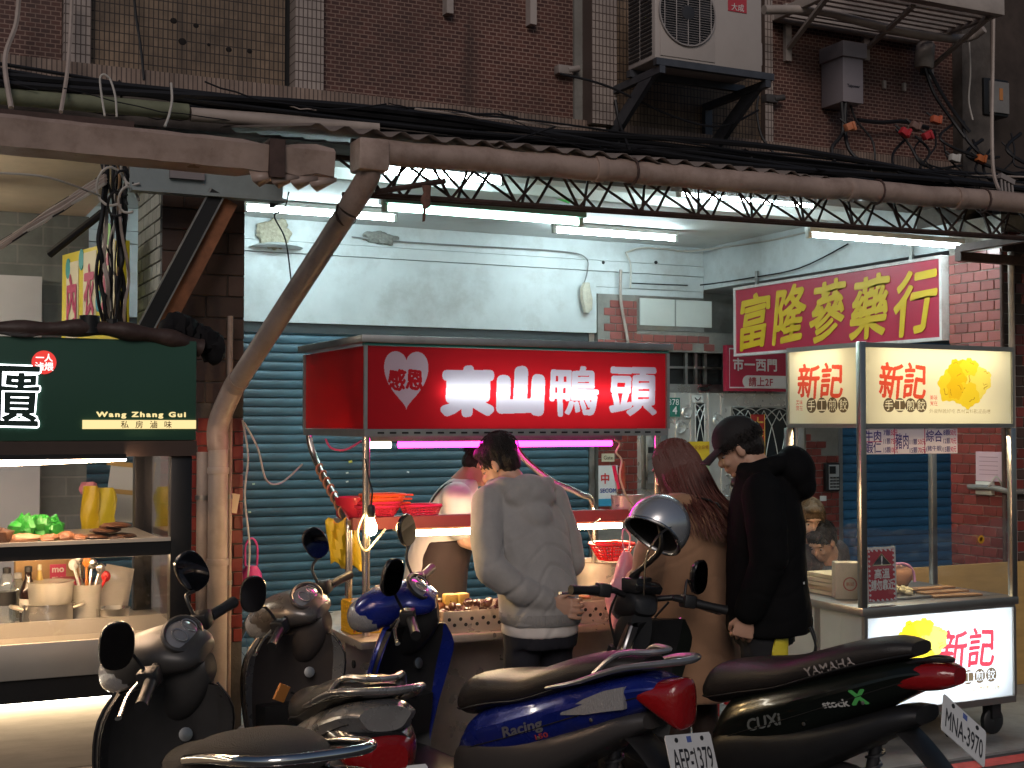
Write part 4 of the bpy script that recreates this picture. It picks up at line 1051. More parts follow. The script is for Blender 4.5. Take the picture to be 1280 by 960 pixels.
ys = thing('shop_sign', 'yellow underwear shop sign with pink characters on white cards', 'sign', (0, 0, 0))
pa, pb = at(78, 326, Y=7.3), at(150, 292, Y=6.55)
u = Vector((pb.x - pa.x, pb.y - pa.y, 0)); Lw = u.length; u.normalize(); nn = u.cross(Z_)
zt_, zb_ = (pa.z + pb.z) / 2 + .0, 2.0
b = B(); b.rings([[Vector((p.x, p.y, z)) + nn * o for z, o in ((zb_, 0), (zt_, 0), (zt_, -.05), (zb_, -.05))] for p in (pa, pb)]); b.build('panel', M('sign_yellow', (.72, .60, .03), .4, var=.05), ys)
for i, chx in enumerate('內衣童'):
    c = Vector((pa.x, pa.y, 0)) + u * (Lw * (.2 + .31 * i)); c.z = zt_ - .25 + .03 * i
    b = B(); w2, h2 = Lw * .11, .20
    b.rings([[c + u * s * w2 + Z_ * (e * h2) + nn * k for s, e in ((-1, -1), (1, -1), (1, 1), (-1, 1))] for k in (.001, .004)]); b.build('card', M('card_cream', (.72, .66, .45), .6), ys)
    text('lettering', chx, M('sign_pink', (.50, .05, .13), .5), ys, c, u, Z_, width=Lw * .18, height=.28, bold=.04, lift=.006)
for s, dz, cc in ((.12, .0, (.05, .35, .36)), (.36, .03, (.05, .35, .36)), (.66, -.2, (.04, .32, .42)), (.83, .12, (.2, .5, .1))):
    c = Vector((pa.x, pa.y, 0)) + u * (Lw * s); c.z = zt_ - .08 + dz
    b = B(); b.rings([[c + u * (.032 * cos(a_)) + Z_ * (.055 * sin(a_)) + nn * k for a_ in [j * pi / 6 for j in range(12)]] for k in (.001, .005)]); b.build('painted_balloon', M('balloon_%d' % int(s * 100), cc, .5), ys)
# ================================================================== food carts
def blob(b, c, r, amp=.2, seed=0, n=14, m=9, freq=2.0):
    c = Vector(c); k0 = len(b.v); b.ell((0, 0, 0), r, n, m)
    for i in range(k0, len(b.v)):
        v = Vector(b.v[i]); d = v.normalized() * freq + Vector((seed * 3.1, seed * 1.7, seed))
        b.v[i] = tuple(c + v * (1 + amp * mnoise.noise(d)))
    return b
m_led = EM('warm_led', (1.0, .66, .42), 40.0)
m_ledw = EM('led_strip', (1.0, .90, .72), 6.0)
m_frame_blk = M('black_steel', (.014, .013, .013), .4, .2, var=.2)
m_glassp = GLASS('cart_glass', refl=.07)
m_steelw = M('warm_steel', (.52, .48, .42), .38, .6, var=.05, vscale=3, rvar=.08)

# ---------------------------------------------------------------- green braised-food cart
lc = thing('food_cart', 'braised food cart with a dark green sign and pale wood front', 'food cart', (0, 0, 0), group='street food carts')
GX0, GX1, GY, GY2 = -1.2, 1.014, 4.7, 5.5
zt_, zb_ = 1.945, 1.592
m_green = M('sign_green', (.030, .085, .055), .42, var=.1, vscale=2)
b = B(); b.bb((GX0, GY, zb_), (GX1, GY + .10, zt_)); b.build('sign_box', m_green, lc, bevel=.004)
b = B(); b.bb((GX0, GY - .01, zb_ - .055), (GX1, GY + .11, zb_ - .001)); b.build('sign_rail', M('brown_rail', (.05, .03, .022), .5, var=.2), lc)
b = B(); b.bb((GX0, GY + .1, zb_), (GX1, GY2, zb_ + .02)); b.build('roof_board', m_frame_blk, lc)
xk = at(51, 500, Y=GY).x
m_neon = EM('white_neon', (.92, .96, 1.0), 1.6)
hgl = at(25, 450, Y=GY).z - at(25, 535, Y=GY).z
text('lettering_outline', '王掌櫃', m_neon, lc, (xk, GY, at(25, 495, Y=GY).z), *F, height=hgl, bold=.035, anchor='r', spacing=1.0, wob=.004)
text('lettering', '王掌櫃', M('letter_dark_green', (.012, .035, .026), .4), lc, (xk - .005, GY, at(25, 495, Y=GY).z), *F, height=hgl * .96, bold=.012, anchor='r', lift=.010, wob=.004)
c = at(55, 453, Y=GY); b = B(); b.lathe([(.040, 0), (.040, .004), (.001, .005)], c, 28, (0, -1, 0)); b.build('red_seal', EM('seal_red', (.85, .06, .05), .28), lc)
text('lettering', '一人', EM('seal_white', (1, .9, .85), .4), lc, c + Vector((0, -.004, .016)), *F, width=.055, bold=.03)
text('lettering', '滷煨', EM('seal_white', (1, .9, .85), .4), lc, c + Vector((0, -.004, -.014)), *F, width=.06, bold=.02)
m_goldlit = EM('lit_gold', (1.0, .78, .36), .30)
p0, p1 = at(103, 525, Y=GY), at(245, 536, Y=GY)
b = B(); b.bb((p0.x, GY - .006, p1.z), (GX1 - .002, GY - .0005, p0.z)); b.build('lit_strip', m_goldlit, lc)
text('lettering', '私 房 滷 味', M('strip_ink', (.10, .06, .02), .6), lc, ((p0.x + p1.x) / 2 + .02, GY - .006, (p0.z + p1.z) / 2), *F, height=.026, spacing=1.5, bold=.01)
text('lettering', 'Wang Zhang Gui', m_goldlit, lc, (at(177, 519, Y=GY).x, GY, at(177, 519, Y=GY).z), *F, width=at(233, 519, Y=GY).x - at(121, 519, Y=GY).x, height=.024, bold=.045, spacing=1.3)
# led tube below the sign
p0, p1 = at(-60, 581, Y=4.65), at(157, 572, Y=4.65)
b = B(); b.cyl(p0, p1, .012, n=10); b.build('led_tube', m_led, lc)
b = B(); b.bb((p0.x, 4.635, p0.z + .013), (p1.x, 4.689, p0.z + .03)); b.build('led_housing', m_frame_blk, lc)
b = B(); b.cyl(p0 + Vector((0, .25, .01)), p1 + Vector((-.1, .25, .01)), .010, n=8); b.build('led_tube', m_led, lc)
b = B(); b.cyl((GX0, 4.84, 1.188), (.86, 4.84, 1.188), .010, n=8); b.build('led_tube', EM('shelf_led', (1.0, .68, .40), 34.0), lc)
# frame
xp = at(226, 700, Y=GY).x
for xx, yy in ((xp, GY + .01), (xp, GY2 - .06)):
    b = B(); b.bb((xx - .035, yy, .80), (xx + .04, yy + .05, zb_ - .056)); b.build('post', m_frame_blk, lc, bevel=.003)
b = B(); b.bb((GX0, GY + .005, 1.19), (xp - .036, GY + .05, 1.238)); b.build('shelf_bar', m_frame_blk, lc)
b = B(); b.bb((GX0, GY + .051, 1.21), (xp - .036, GY2 - .07, 1.235)); b.build('shelf', m_steelw, lc)
b = B(); b.bb((GX0, GY - .002, 1.239), (xp - .036, GY + .012, 1.252)); b.build('shelf_lip', m_steelw, lc)
b = B(); b.bb((GX0, GY + .035, 1.254), (xp - .036, GY + .04, zb_ - .057)); b.build('upper_glass', m_glassp, lc)
b = B(); b.bb((GX0, GY + .02, .93), (xp - .036, GY + .025, 1.188)); b.build('lower_glass', m_glassp, lc)
b = B(); b.bb((xp + .0, GY + .062, .93), (xp + .005, GY2 - .07, zb_ - .06)); b.build('side_glass', m_glassp, lc)
# counter with steel trough, wood front
b = B(); b.bb((GX0, GY - .02, .795), (GX1 - .02, GY - .006, .915)); b.build('trough_front', m_steelw, lc, bevel=.003)
b = B(); b.bb((GX0, GY - .005, .80), (GX1 - .02, GY + .34, .815)); b.build('trough_floor', m_steelw, lc)
b = B(); b.bb((GX0, GY + .341, .80), (GX1 - .02, GY + .355, .935)); b.build('trough_back', m_steelw, lc)
b = B(); b.bb((GX1 - .0195, GY - .02, .795), (GX1, GY + .355, .915)); b.build('trough_end', m_steelw, lc)
b = B(); b.bb((GX0, GY + .356, .87), (GX1, GY2, .90)); b.build('rear_counter', m_steelw, lc)
b = B(); b.bb((GX0, GY + .0, .715), (GX1, GY2, .794)); b.build('black_band', m_frame_blk, lc)
b = B(); b.bb((GX0, GY + .012, .702), (GX1 - .02, GY + .03, .7145)); b.build('led_strip', m_ledw, lc)
m_wood = M('pale_wood', (.46, .36, .25), .5, var=.18, vscale=4, stretch=(1.2, 8, 14), bump=.05, bscale=30)
z = .70
for k in range(3):
    b = B(); b.bb((GX0, GY + .045 + .001 * (k % 2), z - .228), (GX1 - .02, GY + .07, z)); b.build('wood_panel', m_wood, lc, bevel=.002); z -= .23
b = B(); b.bb((GX1 - .019, GY + .0, .0), (GX1, GY2, .714)); b.build('side_panel', m_frame_blk, lc)
# rolled tarpaulin on top
tp = thing('rolled_tarp', 'brown and black rolled tarpaulin lying along the top of the green cart sign', 'tarpaulin', (0, 0, 0))
pts = [at(-60, 408, Y=GY + .02), at(0, 410, Y=GY), at(60, 411, Y=GY - .01), at(120, 410, Y=GY), at(170, 416, Y=GY), at(215, 424, Y=GY + .02), at(250, 435, Y=GY + .04)]
b = B(); P = smoothpath(pts, 6); b.tube(P, [.026 + .005 * sin(i * .9) + .010 * (i / len(P)) for i in range(len(P))], 12, flat=.9); b.build('roll', M('tarp_brown', (.055, .032, .026), .55, var=.4, vscale=15, bump=.4, bscale=30), tp)
b = B(); c = at(236, 412, Y=GY + .09)
for k in range(7): blob(b, c + Vector((-.06 + .025 * k, 0, .01 * sin(k * 1.5) - .002 * k * k)), (.045, .06, .055), .35, k)
b.build('black_bundle', M('tarp_black', (.012, .011, .012), .85, spec=.15, bump=.1, bscale=25), tp)
b = B(); p, q = at(112, 399, Y=GY), at(140, 399, Y=GY); b.cyl(p - Vector((0, 0, .05)), p + Vector((0, 0, .012)), .035, n=10); b.cyl(q - Vector((0, 0, .05)), q, .02, n=8); b.build('strap', m_frame_blk, tp)

# goods on the green cart
def bottle(label, px, py, Y, prof, mat, capm, lab=None, zbase=.902):
    p = at(px, py, Y=Y); t = thing('bottle', label, 'bottle', (p.x, Y, zbase), group='bottles on the green cart')
    b = B(); b.lathe(prof, (0, 0, 0), 18); b.build('body', mat, t)
    r_, h_ = prof[-1]
    b = B(); b.lathe([(r_ + .002, h_ - .002), (r_ + .002, h_ + .018), (r_ * .6, h_ + .02)], (0, 0, 0), 14); b.build('cap', capm, t)
    if lab: b = B(); b.lathe([(lab[0] + .0008, lab[1]), (lab[0] + .0008, lab[2])], (0, 0, 0), 18, cap=False); b.build('label_wrap', lab[3], t)
m_clear = GLASS('clear_plastic', (.85, .92, .95), refl=.18, haze=.10)
m_milky = GLASS('milky_plastic', (.86, .83, .76), refl=.08, haze=.38, rough=.2)
m_lblk = M('label_black', (.02, .02, .02), .4)
bottle('water bottle with a black label at the left end of the green cart counter', 8, 770, 5.28, [(.03, 0), (.033, .01), (.033, .10), (.030, .12), (.033, .14), (.02, .18), (.013, .19)], m_clear, m_black, (.0335, .07, .12, m_lblk))
bottle('taller dark sauce bottle with a black cap beside the water bottle', 35, 765, 5.2, [(.027, 0), (.03, .01), (.03, .12), (.028, .14), (.012, .175), (.012, .20)], M('soy_sauce', (.02, .008, .005), .1), m_black, (.0303, .05, .10, M('label_white', (.6, .58, .52), .6)))
bottle('squeeze bottle of yellow sauce beside the dark sauce bottle', 49, 765, 5.24, [(.02, 0), (.022, .01), (.022, .15), (.012, .165), (.006, .20)], M('yellow_sauce', (.50, .36, .10), .35), M('bottle_cap_cream', (.6, .55, .4), .4))
bottle('second water bottle tilted behind the first on the green cart', 22, 770, 5.36, [(.03, 0), (.032, .01), (.032, .11), (.02, .15), (.012, .16)], m_clear, M('cap_white', (.7, .7, .7), .4))
pt = thing('cooking_pot', 'steel pot with side handles holding a clear plastic tub on the green cart', 'pot', (at(58, 780, Y=5.2).x, 5.17, .902))
b = B(); b.lathe([(.085, 0), (.09, .005), (.09, .08), (.095, .085), (.088, .083), (.084, .012)], (0, 0, 0), 28); b.build('body', m_steel, pt)
for s in (-1, 1): b = B(); b.tube(smoothpath([(s * .088, -.03, .065), (s * .125, -.025, .075), (s * .125, .025, .075), (s * .088, .03, .065)], 4), .006, 6); b.build('handle', m_steelw, pt)
tb = thing('plastic_tub', 'clear round plastic tub sitting in the steel pot', 'tub', (pt.location.x + .01, 5.17, .975))
b = B(); b.lathe([(.065, 0), (.075, .01), (.083, .085), (.086, .09), (.08, .088)], (0, 0, 0), 24); b.build('body', m_milky, tb)
tb = thing('plastic_tub', 'white tub with a pink lid behind the utensils on the green cart', 'tub', (at(83, 775, Y=5.32).x, 5.32, .902))
b = B(); b.lathe([(.05, 0), (.06, .01), (.065, .13), (.063, .132)], (0, 0, 0), 20); b.build('body', M('tub_white', (.62, .58, .52), .4), tb)
b = B(); b.lathe([(.067, .130), (.068, .15), (.05, .155)], (0, 0, 0), 20); b.build('lid', M('lid_pink', (.55, .06, .13), .4), tb)
jug = thing('plastic_jug', 'tall milky plastic container full of utensils on the green cart', 'container', (at(108, 778, Y=5.22).x, 5.22, .902))
b = B(); b.lathe([(.045, 0), (.05, .005), (.056, .14), (.054, .14), (.048, .01)], (0, 0, 0), 20); b.build('body', m_milky, jug)
for k, (dx, dz, c_) in enumerate(((.02, .20, m_steel), (.05, .18, m_steel), (-.03, .22, m_steel), (.07, .15, M('tong_red', (.55, .02, .02), .35)), (-.05, .2, M('spatula_white', (.6, .6, .58), .4)), (.0, .21, M('tong_orange', (.6, .2, .03), .4)))):
    t = thing('utensil', ['first steel ladle handle leaning in the milky container', 'steel tongs leaning in the milky container', 'steel spatula standing tall in the milky container', 'red handled tongs leaning out of the milky container', 'white curved spatula in the milky container', 'orange spatula in the milky container'][k], 'utensil', jug.location + Vector((0, 0, .015)), group='utensils on the green cart')
    b = B(); b.tube(smoothpath([(0, R.uniform(-.02, .02), .0), (dx * .5, 0, dz * .5), (dx, R.uniform(-.02, .02), dz)], 5), .006, 6); b.ell((dx, 0, dz), (.018, .006, .022), 10, 6); b.build('shaft', c_, t)
t = thing('steel_bowl', 'low steel bowl in front of the white papers on the green cart', 'bowl', (at(140, 778, Y=5.2).x, 5.18, .902)); b = B(); b.lathe([(.055, 0), (.06, .004), (.064, .05), (.060, .05), (.056, .008)], (0, 0, 0), 24); b.build('body', m_steel, t)
t = thing('paper_stack', 'folded white paper sheets standing by the glass post of the green cart', 'paper', (at(148, 755, Y=5.3).x, 5.32, .902)); b = B()
for k in range(4): b.box((-.03 + .012 * k, .02 * k, .085 + .005 * k), (.12, .003, .17), (-.12, .15 + .03 * k, .3))
b.build('sheets', M('white_paper', (.68, .64, .58), .7), t)
bx = thing('cardboard_box', 'brown cardboard box with a pink logo standing behind the bottles', 'box', (at(62, 720, Y=5.46).x, 5.44, .902)); b = B(); b.bb((-.13, -.03, 0), (.12, .05, .275)); b.build('carton', M('cardboard', (.40, .25, .11), .8, var=.12, vscale=6), bx, bevel=.003)
b = B(); b.bb((-.005, -.034, .12), (.055, -.0305, .20)); b.build('logo_plate', M('logo_pink', (.60, .05, .13), .5), bx)
text('lettering', 'mo', M('logo_white', (.8, .75, .7), .5), bx, (.025, -.034, .178), *F, width=.045, bold=.03); text('lettering', 'mo', M('logo_white', (.8, .75, .7), .5), bx, (.025, -.034, .143), *F, width=.045, bold=.03)
# upper shelf food
zs = 1.236
t = thing('green_bag', 'crumpled green plastic bag on the glass shelf of the green cart', 'plastic bag', (at(45, 660, Y=5.0).x, 4.98, zs)); b = B()
for k in range(6): blob(b, (-.06 + .024 * k, R.uniform(-.02, .02), .03 + .01 * sin(k * 2)), (.04, .05, .042 + .012 * (k % 2)), .5, k + 3, freq=3)
b.build('bag', M('bag_green', (.025, .24, .03), .3, bump=.6, bscale=40, sss=.0), t)
m_meat = M('braised_meat', (.30, .13, .06), .4, var=.5, vscale=30, bump=.4, bscale=60)
m_meatd = M('dark_braised', (.10, .045, .022), .35, var=.5, vscale=40, bump=.6, bscale=70)
for i, (px, c_, r_, lab, mt) in enumerate(((3, .03, (.035, .04, .03), 'dark red braised lump at the left end of the glass shelf', m_meatd), (30, 0, (.055, .035, .018), 'pale pink braised sausage in front of the green bag', M('pink_meat', (.52, .26, .14), .4, var=.3, vscale=30)), (62, 0, (.04, .035, .016), 'tan braised offal piece beside the sausage', m_meat), (82, 0, (.035, .03, .02), 'curled braised slice in the middle of the glass shelf', m_meat), (98, 0, (.03, .03, .014), 'small flat braised slice beside the dried slabs', m_meat))):
    t = thing('braised_food', lab, 'food', (at(px, 673, Y=4.86).x, 4.86, zs + r_[2] * .8), group='food on the glass shelf'); b = B(); blob(b, (0, 0, 0), r_, .4, i + 9, freq=3); b.build('piece', mt, t)
for i in range(4):
    t = thing('dried_slab', ['lowest dark pressed tofu slab on the glass shelf, nearer the sausage', 'lowest dark pressed tofu slab, nearer the black post', 'upper dark pressed tofu slab on the glass shelf', 'topmost thin dark tofu slab on the glass shelf'][i], 'food', (at((122, 150, 132, 145)[i], 670, Y=4.9).x, 4.9, zs + (.01, .01, .031, .048)[i]), R.uniform(-.2, .2), group='food on the glass shelf'); b = B(); blob(b, (0, 0, 0), (.055, .05, .011), .25, i, 16, 8, 5); b.build('slab', m_meatd, t)
for i in range(7):
    t = thing('cabbage_piece', 'pale yellow cabbage scrap lying in the steel trough', 'food', (at(95 + i * 4.5 if i < 5 else 4 + i, 800, Y=4.85).x, 4.84 + .02 * (i % 3), .835), group='cabbage scraps in the trough'); b = B(); blob(b, (0, 0, 0), (.022, .02, .014), .6, i + 30, freq=4); b.build('leaf', M('cabbage', (.66, .58, .20), .5), t)
# hanging shirts / bags behind the glass
for i, (px, py, col, w, h_, lab) in enumerate(((113, 638, (.62, .48, .01), .075, .20, 'yellow plastic bag hanging behind the glass, nearer the wall'), (130, 640, (.60, .55, .03), .10, .20, 'wide yellow green plastic bag hanging in the middle behind the glass'), (110, 610, (.55, .22, .32), .07, .05, 'pink cloth hung above the yellow bags'))):
    c = at(px, py, Y=5.6 + .02 * i); t = thing('hanging_bag', lab, 'plastic bag', c, group='bags hanging behind the glass')
    b = B(); rs = []
    for j in range(9):
        f_ = j / 8; ww = w * (.72 + .28 * min(1, f_ * 5) - .1 * f_) / 2
        rs.append([Vector((ww * cos(a_) * (1 + .12 * sin(3 * a_ + j)), .009 * sin(a_) + .005 * sin(3 * a_ + j * .7), h_ / 2 - h_ * f_)) for a_ in [q * pi / 8 for q in range(16)]])
    b.rings(rs); b.build('bag', M('bagmat_%d' % i, col, .35, bump=.3, bscale=30), t)
t = thing('framed_poster', 'pale framed poster leaning on the pillar behind the cart glass', 'poster', (at(160, 625, Y=5.9).x, 5.95, 1.28), .0); b = B(); b.box((0, 0, .07), (.16, .012, .26), (0, .12, 0)); b.build('board', M('poster_pale', (.45, .5, .52), .4), t)
b = B(); b.box((0, -.008, .07), (.19, .006, .02), (0, .12, 0)); b.box((.01, -.009, .19), (.19, .006, .02), (0, .12, 0)); b.box((.10, -.008, .06), (.02, .006, .28), (0, .12, 0)); b.build('frame', M('poster_frame', (.4, .28, .1), .5), t)

# ---------------------------------------------------------------- red duck-head stall
rs_ = thing('food_stall', 'red food stall with a lit red and white sign box and steel poles', 'food stall', (0, 0, 0), group='street food carts')
RX0, RX1, RY, RY2 = 1.915, 3.455, 5.45, 6.37
rt, rb = 1.995, 1.628
m_redp = TRL('red_acrylic', (.50, .008, .020), (.95, .02, .03), .5)
m_whitep = TRL('white_acrylic', (.46, .43, .60), (.92, .93, 1.0), .5)
b = B(); b.bb((RX0, RY + .0065, rb), (RX0 + .006, RY2, rt)); b.build('side_panel', m_redp, rs_)
b = B(); b.bb((RX1 - .006, RY + .0065, rb), (RX1, RY2, rt)); b.build('side_panel', m_redp, rs_)
b = B(); b.bb((RX0 + .007, RY + .16, rb), (RX1 - .007, RY + .17, rt)); b.build('inner_back', M('box_inside', (.55, .55, .55), .7), rs_)
b = B(); b.bb((RX0 + .007, RY + .007, rb), (RX1 - .007, RY + .16, rb + .004)); b.build('inner_floor', M('box_inside', (.55, .55, .55), .7), rs_)
zl = at(700, 491, Y=RY + .03).z
b = B(); b.cyl((at(548, 490, Y=RY + .036).x, RY + .036, zl), (at(806, 490, Y=RY + .036).x, RY + .036, zl), .013, n=10); b.build('inner_tube', EM('sign_tube', (.95, .97, 1.0), 2.5), rs_)
b = B(); b.cyl((2.0, RY + .5, 1.8), (3.3, RY + .5, 1.8), .012, n=8); b.build('inner_tube', EM('sign_tube2', (.95, .97, 1.0), .9), rs_)
# roof
m_alu = M('aluminium', (.42, .42, .41), .4, .8, var=.15, vscale=8, dirt=.3)
b = B(); b.bb((RX0 - .03, RY - .03, rt + .012), (RX1 + .03, RY2 + .03, rt + .045)); b.build('roof', m_alu, rs_, bevel=.003)
b = B(); b.bb((RX0 - .012, RY - .012, rt + .001), (RX1 + .012, RY + .02, rt + .0115)); b.build('roof_trim', M('teal_film', (.05, .30, .25), .4), rs_)
for (a, c) in (((RX0 - .014, RY - .014, rb), (RX0 + .001, RY - .001, rt)), ((RX1 - .001, RY - .014, rb), (RX1 + .016, RY - .001, rt)), ((RX0 - .012, RY2 - .02, rb), (RX0 - .001, RY2, rt))):
    b = B(); b.bb(a, c); b.build('corner_trim', m_alu, rs_)
# slotted rail
b = B(); b.bb((RX0 - .01, RY - .008, rb - .034), (RX1 + .01, RY + .02, rb - .001)); b.build('slotted_rail', m_alu, rs_)
b = B()
for k in range(26): x = RX0 + .05 + k * .057; b.bb((x, RY - .0105, rb - .021), (x + .03, RY - .0079, rb - .013))
b.build('slots', m_black, rs_)
b = B(); b.bb((RX0 - .008, RY + .021, rb - .034), (RX0 + .012, RY2, rb - .001)); b.build('side_rail', m_alu, rs_)
# heart and characters on the backlit front
PR = Print(rs_, (RX0, RY, rb), (1, 0, 0), (0, 0, 1), RX1 - RX0, rt - rb)
hc = at(508, 485, Y=RY); hx, hz = hc.x - RX0, hc.z - rb + .008
dx_, dz_ = np.abs(PR.xx - hx), PR.yy - hz
q_ = dx_ / .105; w_ = dz_ / .112
heart = (q_ ** 2 + (w_ - .75 * np.sqrt(q_)) ** 2 * 1.05) < 1.0
PR.put('heart', TRL('heart_acrylic', (.66, .56, .66), (.95, .85, .95), .45), heart)
PR.put('lettering', m_redp, PR.glyph('感恩', hx - .003, hz + .03, .165, .095, .003, wob=.003))
for px, chx, w, bd in ((585, '東', 68, .018), (651, '山', 60, .026), (718, '鴨', 60, .006), (792, '頭', 60, .007)):
    c_ = at(px, 489, Y=RY); x0_, x1_ = at(px - w / 2, 488, Y=RY).x, at(px + w / 2, 488, Y=RY).x
    PR.put('lettering', m_whitep, PR.glyph(chx, c_.x - RX0, c_.z - rb, x1_ - x0_, .235, bd, wob=.004))
PR.finish('front_panel', m_redp)
# lamps of the stall
m_pinkt = EM('pink_tube', (1.0, .012, .40), 9.0)
p0, p1 = at(498, 556, Y=5.56), at(764, 552, Y=5.56); p1.z = p0.z
b = B(); b.cyl(p0, p1, .014, n=10); b.build('pink_tube', m_pinkt, rs_)
b = B(); b.cyl(at(462, 556, Y=5.56), at(488, 556, Y=5.56), .016, n=10); b.build('white_tube', EM('cream_tube', (1, .80, .45), 2.5), rs_)
b = B(); b.bb((p0.x - .15, 5.54, p0.z + .016), (p1.x + .05, 5.58, p0.z + .04)); b.build('tube_housing', m_alu, rs_)
# poles
m_pole = M('pole_steel', (.58, .54, .49), .25, 1.0, var=.1, vscale=6)
XL, XR = RX0 + .012, RX1 - .03; ZC = .72
b = B(); b.cyl((XL, RY + .03, ZC), (XL, RY + .03, rb - .03), .017, n=14); b.build('pole', m_pole, rs_)
b = B(); b.cyl((XR, RY + .03, ZC), (XR, RY + .03, rb - .03), .017, n=14); b.build('pole', m_pole, rs_)
for s, X0 in ((0, RX0 + .02), (1, RX1 - .02)):
    b = B()
    if s == 0: b.tube(smoothpath([(X0, RY2 - .02, rb), (X0, RY2 - .02, 1.56), (X0 + .02, RY2 - .10, 1.44), (X0 + .02, 5.86, 1.22), (X0 + .02, 5.80, 1.12), (X0 + .02, 5.80, ZC)], 5), .017, 12)
    else: b.tube(smoothpath([(X0 - .42, 6.2, rb - .02), (X0 - .41, 6.2, 1.5), (X0 - .26, 6.15, 1.36), (X0 - .1, 6.1, 1.28), (X0 - .02, 6.1, 1.2), (X0 - .02, 6.1, ZC)], 5), .017, 12)
    b.build('bent_pole', m_pole, rs_)
# cord wound round the bent pole
b = B(); A0, A1 = Vector((RX0 + .04, RY2 - .1, 1.44)), Vector((RX0 + .04, 5.86, 1.22)); pts = []
for k in range(70):
    f_ = k / 69; c = A0.lerp(A1, f_); a_ = f_ * 2 * pi * 7; pts.append(c + Vector((.021 * cos(a_), .0, .021 * sin(a_))))
b.tube(pts, .0045, 5); b.build('wound_cord', M('orange_cord', (.45, .2, .09), .6), rs_)
b = B(); b.tube(smoothpath([at(407, 549, Y=5.7), at(414, 560, Y=5.65), at(432, 562, Y=5.6), at(452, 551, Y=5.55)], 6), .005, 5); b.build('pink_cord', M('pink_cord', (.6, .06, .15), .5), rs_)
# counter
m_ctr = M('counter_steel', (.50, .44, .38), .36, .6, var=.2, vscale=5, rvar=.15, dirt=.25)
b = B(); b.bb((1.86, 5.35, ZC - .035), (3.5, 6.3, ZC)); b.build('counter_top', m_ctr, rs_, bevel=.004)
b = B(); b.bb((1.88, 5.62, .12), (3.48, 6.28, ZC - .036)); b.build('counter_body', m_ctr, rs_)
for (x, z) in ((1.875, .6), (1.875, .45)):
    for yy in (5.5, 5.7, 5.9, 6.1): b = B(); b.cyl((x, yy, z), (x + .008, yy, z), .018, n=12); b.build('vent_hole', m_black, rs_)
for x in (1.93, 3.40):
    for yy in (5.45, 6.2): b = B(); b.lathe([(.05, -.018), (.055, 0), (.05, .018)], (x, yy, .055), 16, (0, 1, 0)); b.cyl((x, yy, .06), (x, yy, .125), .012, n=8); b.build('castor', m_black, rs_)
# shelf
b = B(); b.bb((XL + .02, 5.75, 1.185), (XR - .02, 6.0, 1.205)); b.build('shelf', m_ctr, rs_)
b = B(); b.bb((XL + .02, 5.72, 1.165), (XR - .02, 5.749, 1.22)); b.build('shelf_lip', M('shelf_red', (.20, .05, .045), .45), rs_)
m_warmt = EM('warm_tube', (1.0, .72, .40), 46.0)
for x0_, x1_ in ((505, 618), (712, 776)):
    p, q = at(x0_, 676, Y=5.8), at(x1_, 672, Y=5.8); p.z = q.z = 1.135
    b = B(); b.cyl(p, q, .014, n=10); b.build('warm_tube', m_warmt, rs_)
    b = B(); b.bb((p.x - .05, 5.78, 1.150), (q.x + .03, 5.82, 1.184)); b.build('tube_housing', M('tube_housing_cream', (.6, .52, .4), .5), rs_)
# bulb on the pole
bl = thing('light_bulb', 'glowing bulb hanging from the left pole of the red stall', 'light bulb', at(464, 660, Y=5.42))
b = B(); b.lathe([(.010, .045), (.016, .03), (.024, .01), (.024, -.012), (.016, -.028), (.004, -.033)], (0, 0, 0), 16); b.build('glass', EM('bulb_glow', (1.0, .66, .28), 90.0), bl)
b = B(); b.lathe([(.016, .045), (.018, .05), (.018, .09), (.012, .1)], (0, 0, 0), 14); b.build('socket', m_black, bl)
b = B(); b.tube(smoothpath([(0, 0, .1), (.004, 0, .16), (-.012, 0, .22), (-.02, .02, .3)], 5), .004, 5); b.build('flex', m_black, bl)
b = B(); b.tube(smoothpath([(-.03, .01, .06), (-.06, .0, .0), (-.055, 0, -.06), (-.02, .01, -.10), (.04, .05, -.06), (.12, .15, -.02)], 6), .005, 5); b.build('loop_wire', M('cream_wire', (.6, .5, .3), .5), bl)
# goods of the red stall
def basket(name, label, c, rx, ry, h, mat, nx=14, nz=4, rz=0.0, taper=.78, cat='basket', group=None, thick=.0035):
    """woven plastic basket: rim, base, ribs and hoops"""
    t = thing(name, label, cat, c, rz, group)
    def P(a, f): k = taper + (1 - taper) * f; e = .55; ca, sa = cos(a), sin(a); return Vector((rx * k * math.copysign(abs(ca) ** e, ca), ry * k * math.copysign(abs(sa) ** e, sa), h * f))
    b = B()
    N = nx * 4
    for i in range(nx * 2):
        a = 2 * pi * i / (nx * 2); b.tube([P(a, 0), P(a, .5), P(a, 1)], thick, 4)
    for j in range(nz + 1): b.tube([P(2 * pi * i / N, j / nz) for i in range(N)], thick, 4, closed=True)
    b.build('mesh_wall', mat, t)
    b = B(); b.tube([P(2 * pi * i / N, 1) + Vector((0, 0, .002)) for i in range(N)], thick * 2.2, 5, closed=True); b.build('rim', mat, t)
    b = B(); b.add([P(2 * pi * i / N, .0) for i in range(N)], [tuple(range(N))]); b.build('base', mat, t)
    return t
m_pinkb = M('pink_plastic', (.52, .03, .06), .35)
m_orb = M('orange_plastic', (.60, .11, .02), .35)
zsh = 1.205
basket('plastic_basket', 'flat pink plastic basket on the shelf of the red stall', (at(524, 652, Y=5.88).x, 5.86, zsh + .004), .09, .08, .05, m_pinkb, group='baskets on the stall shelf')
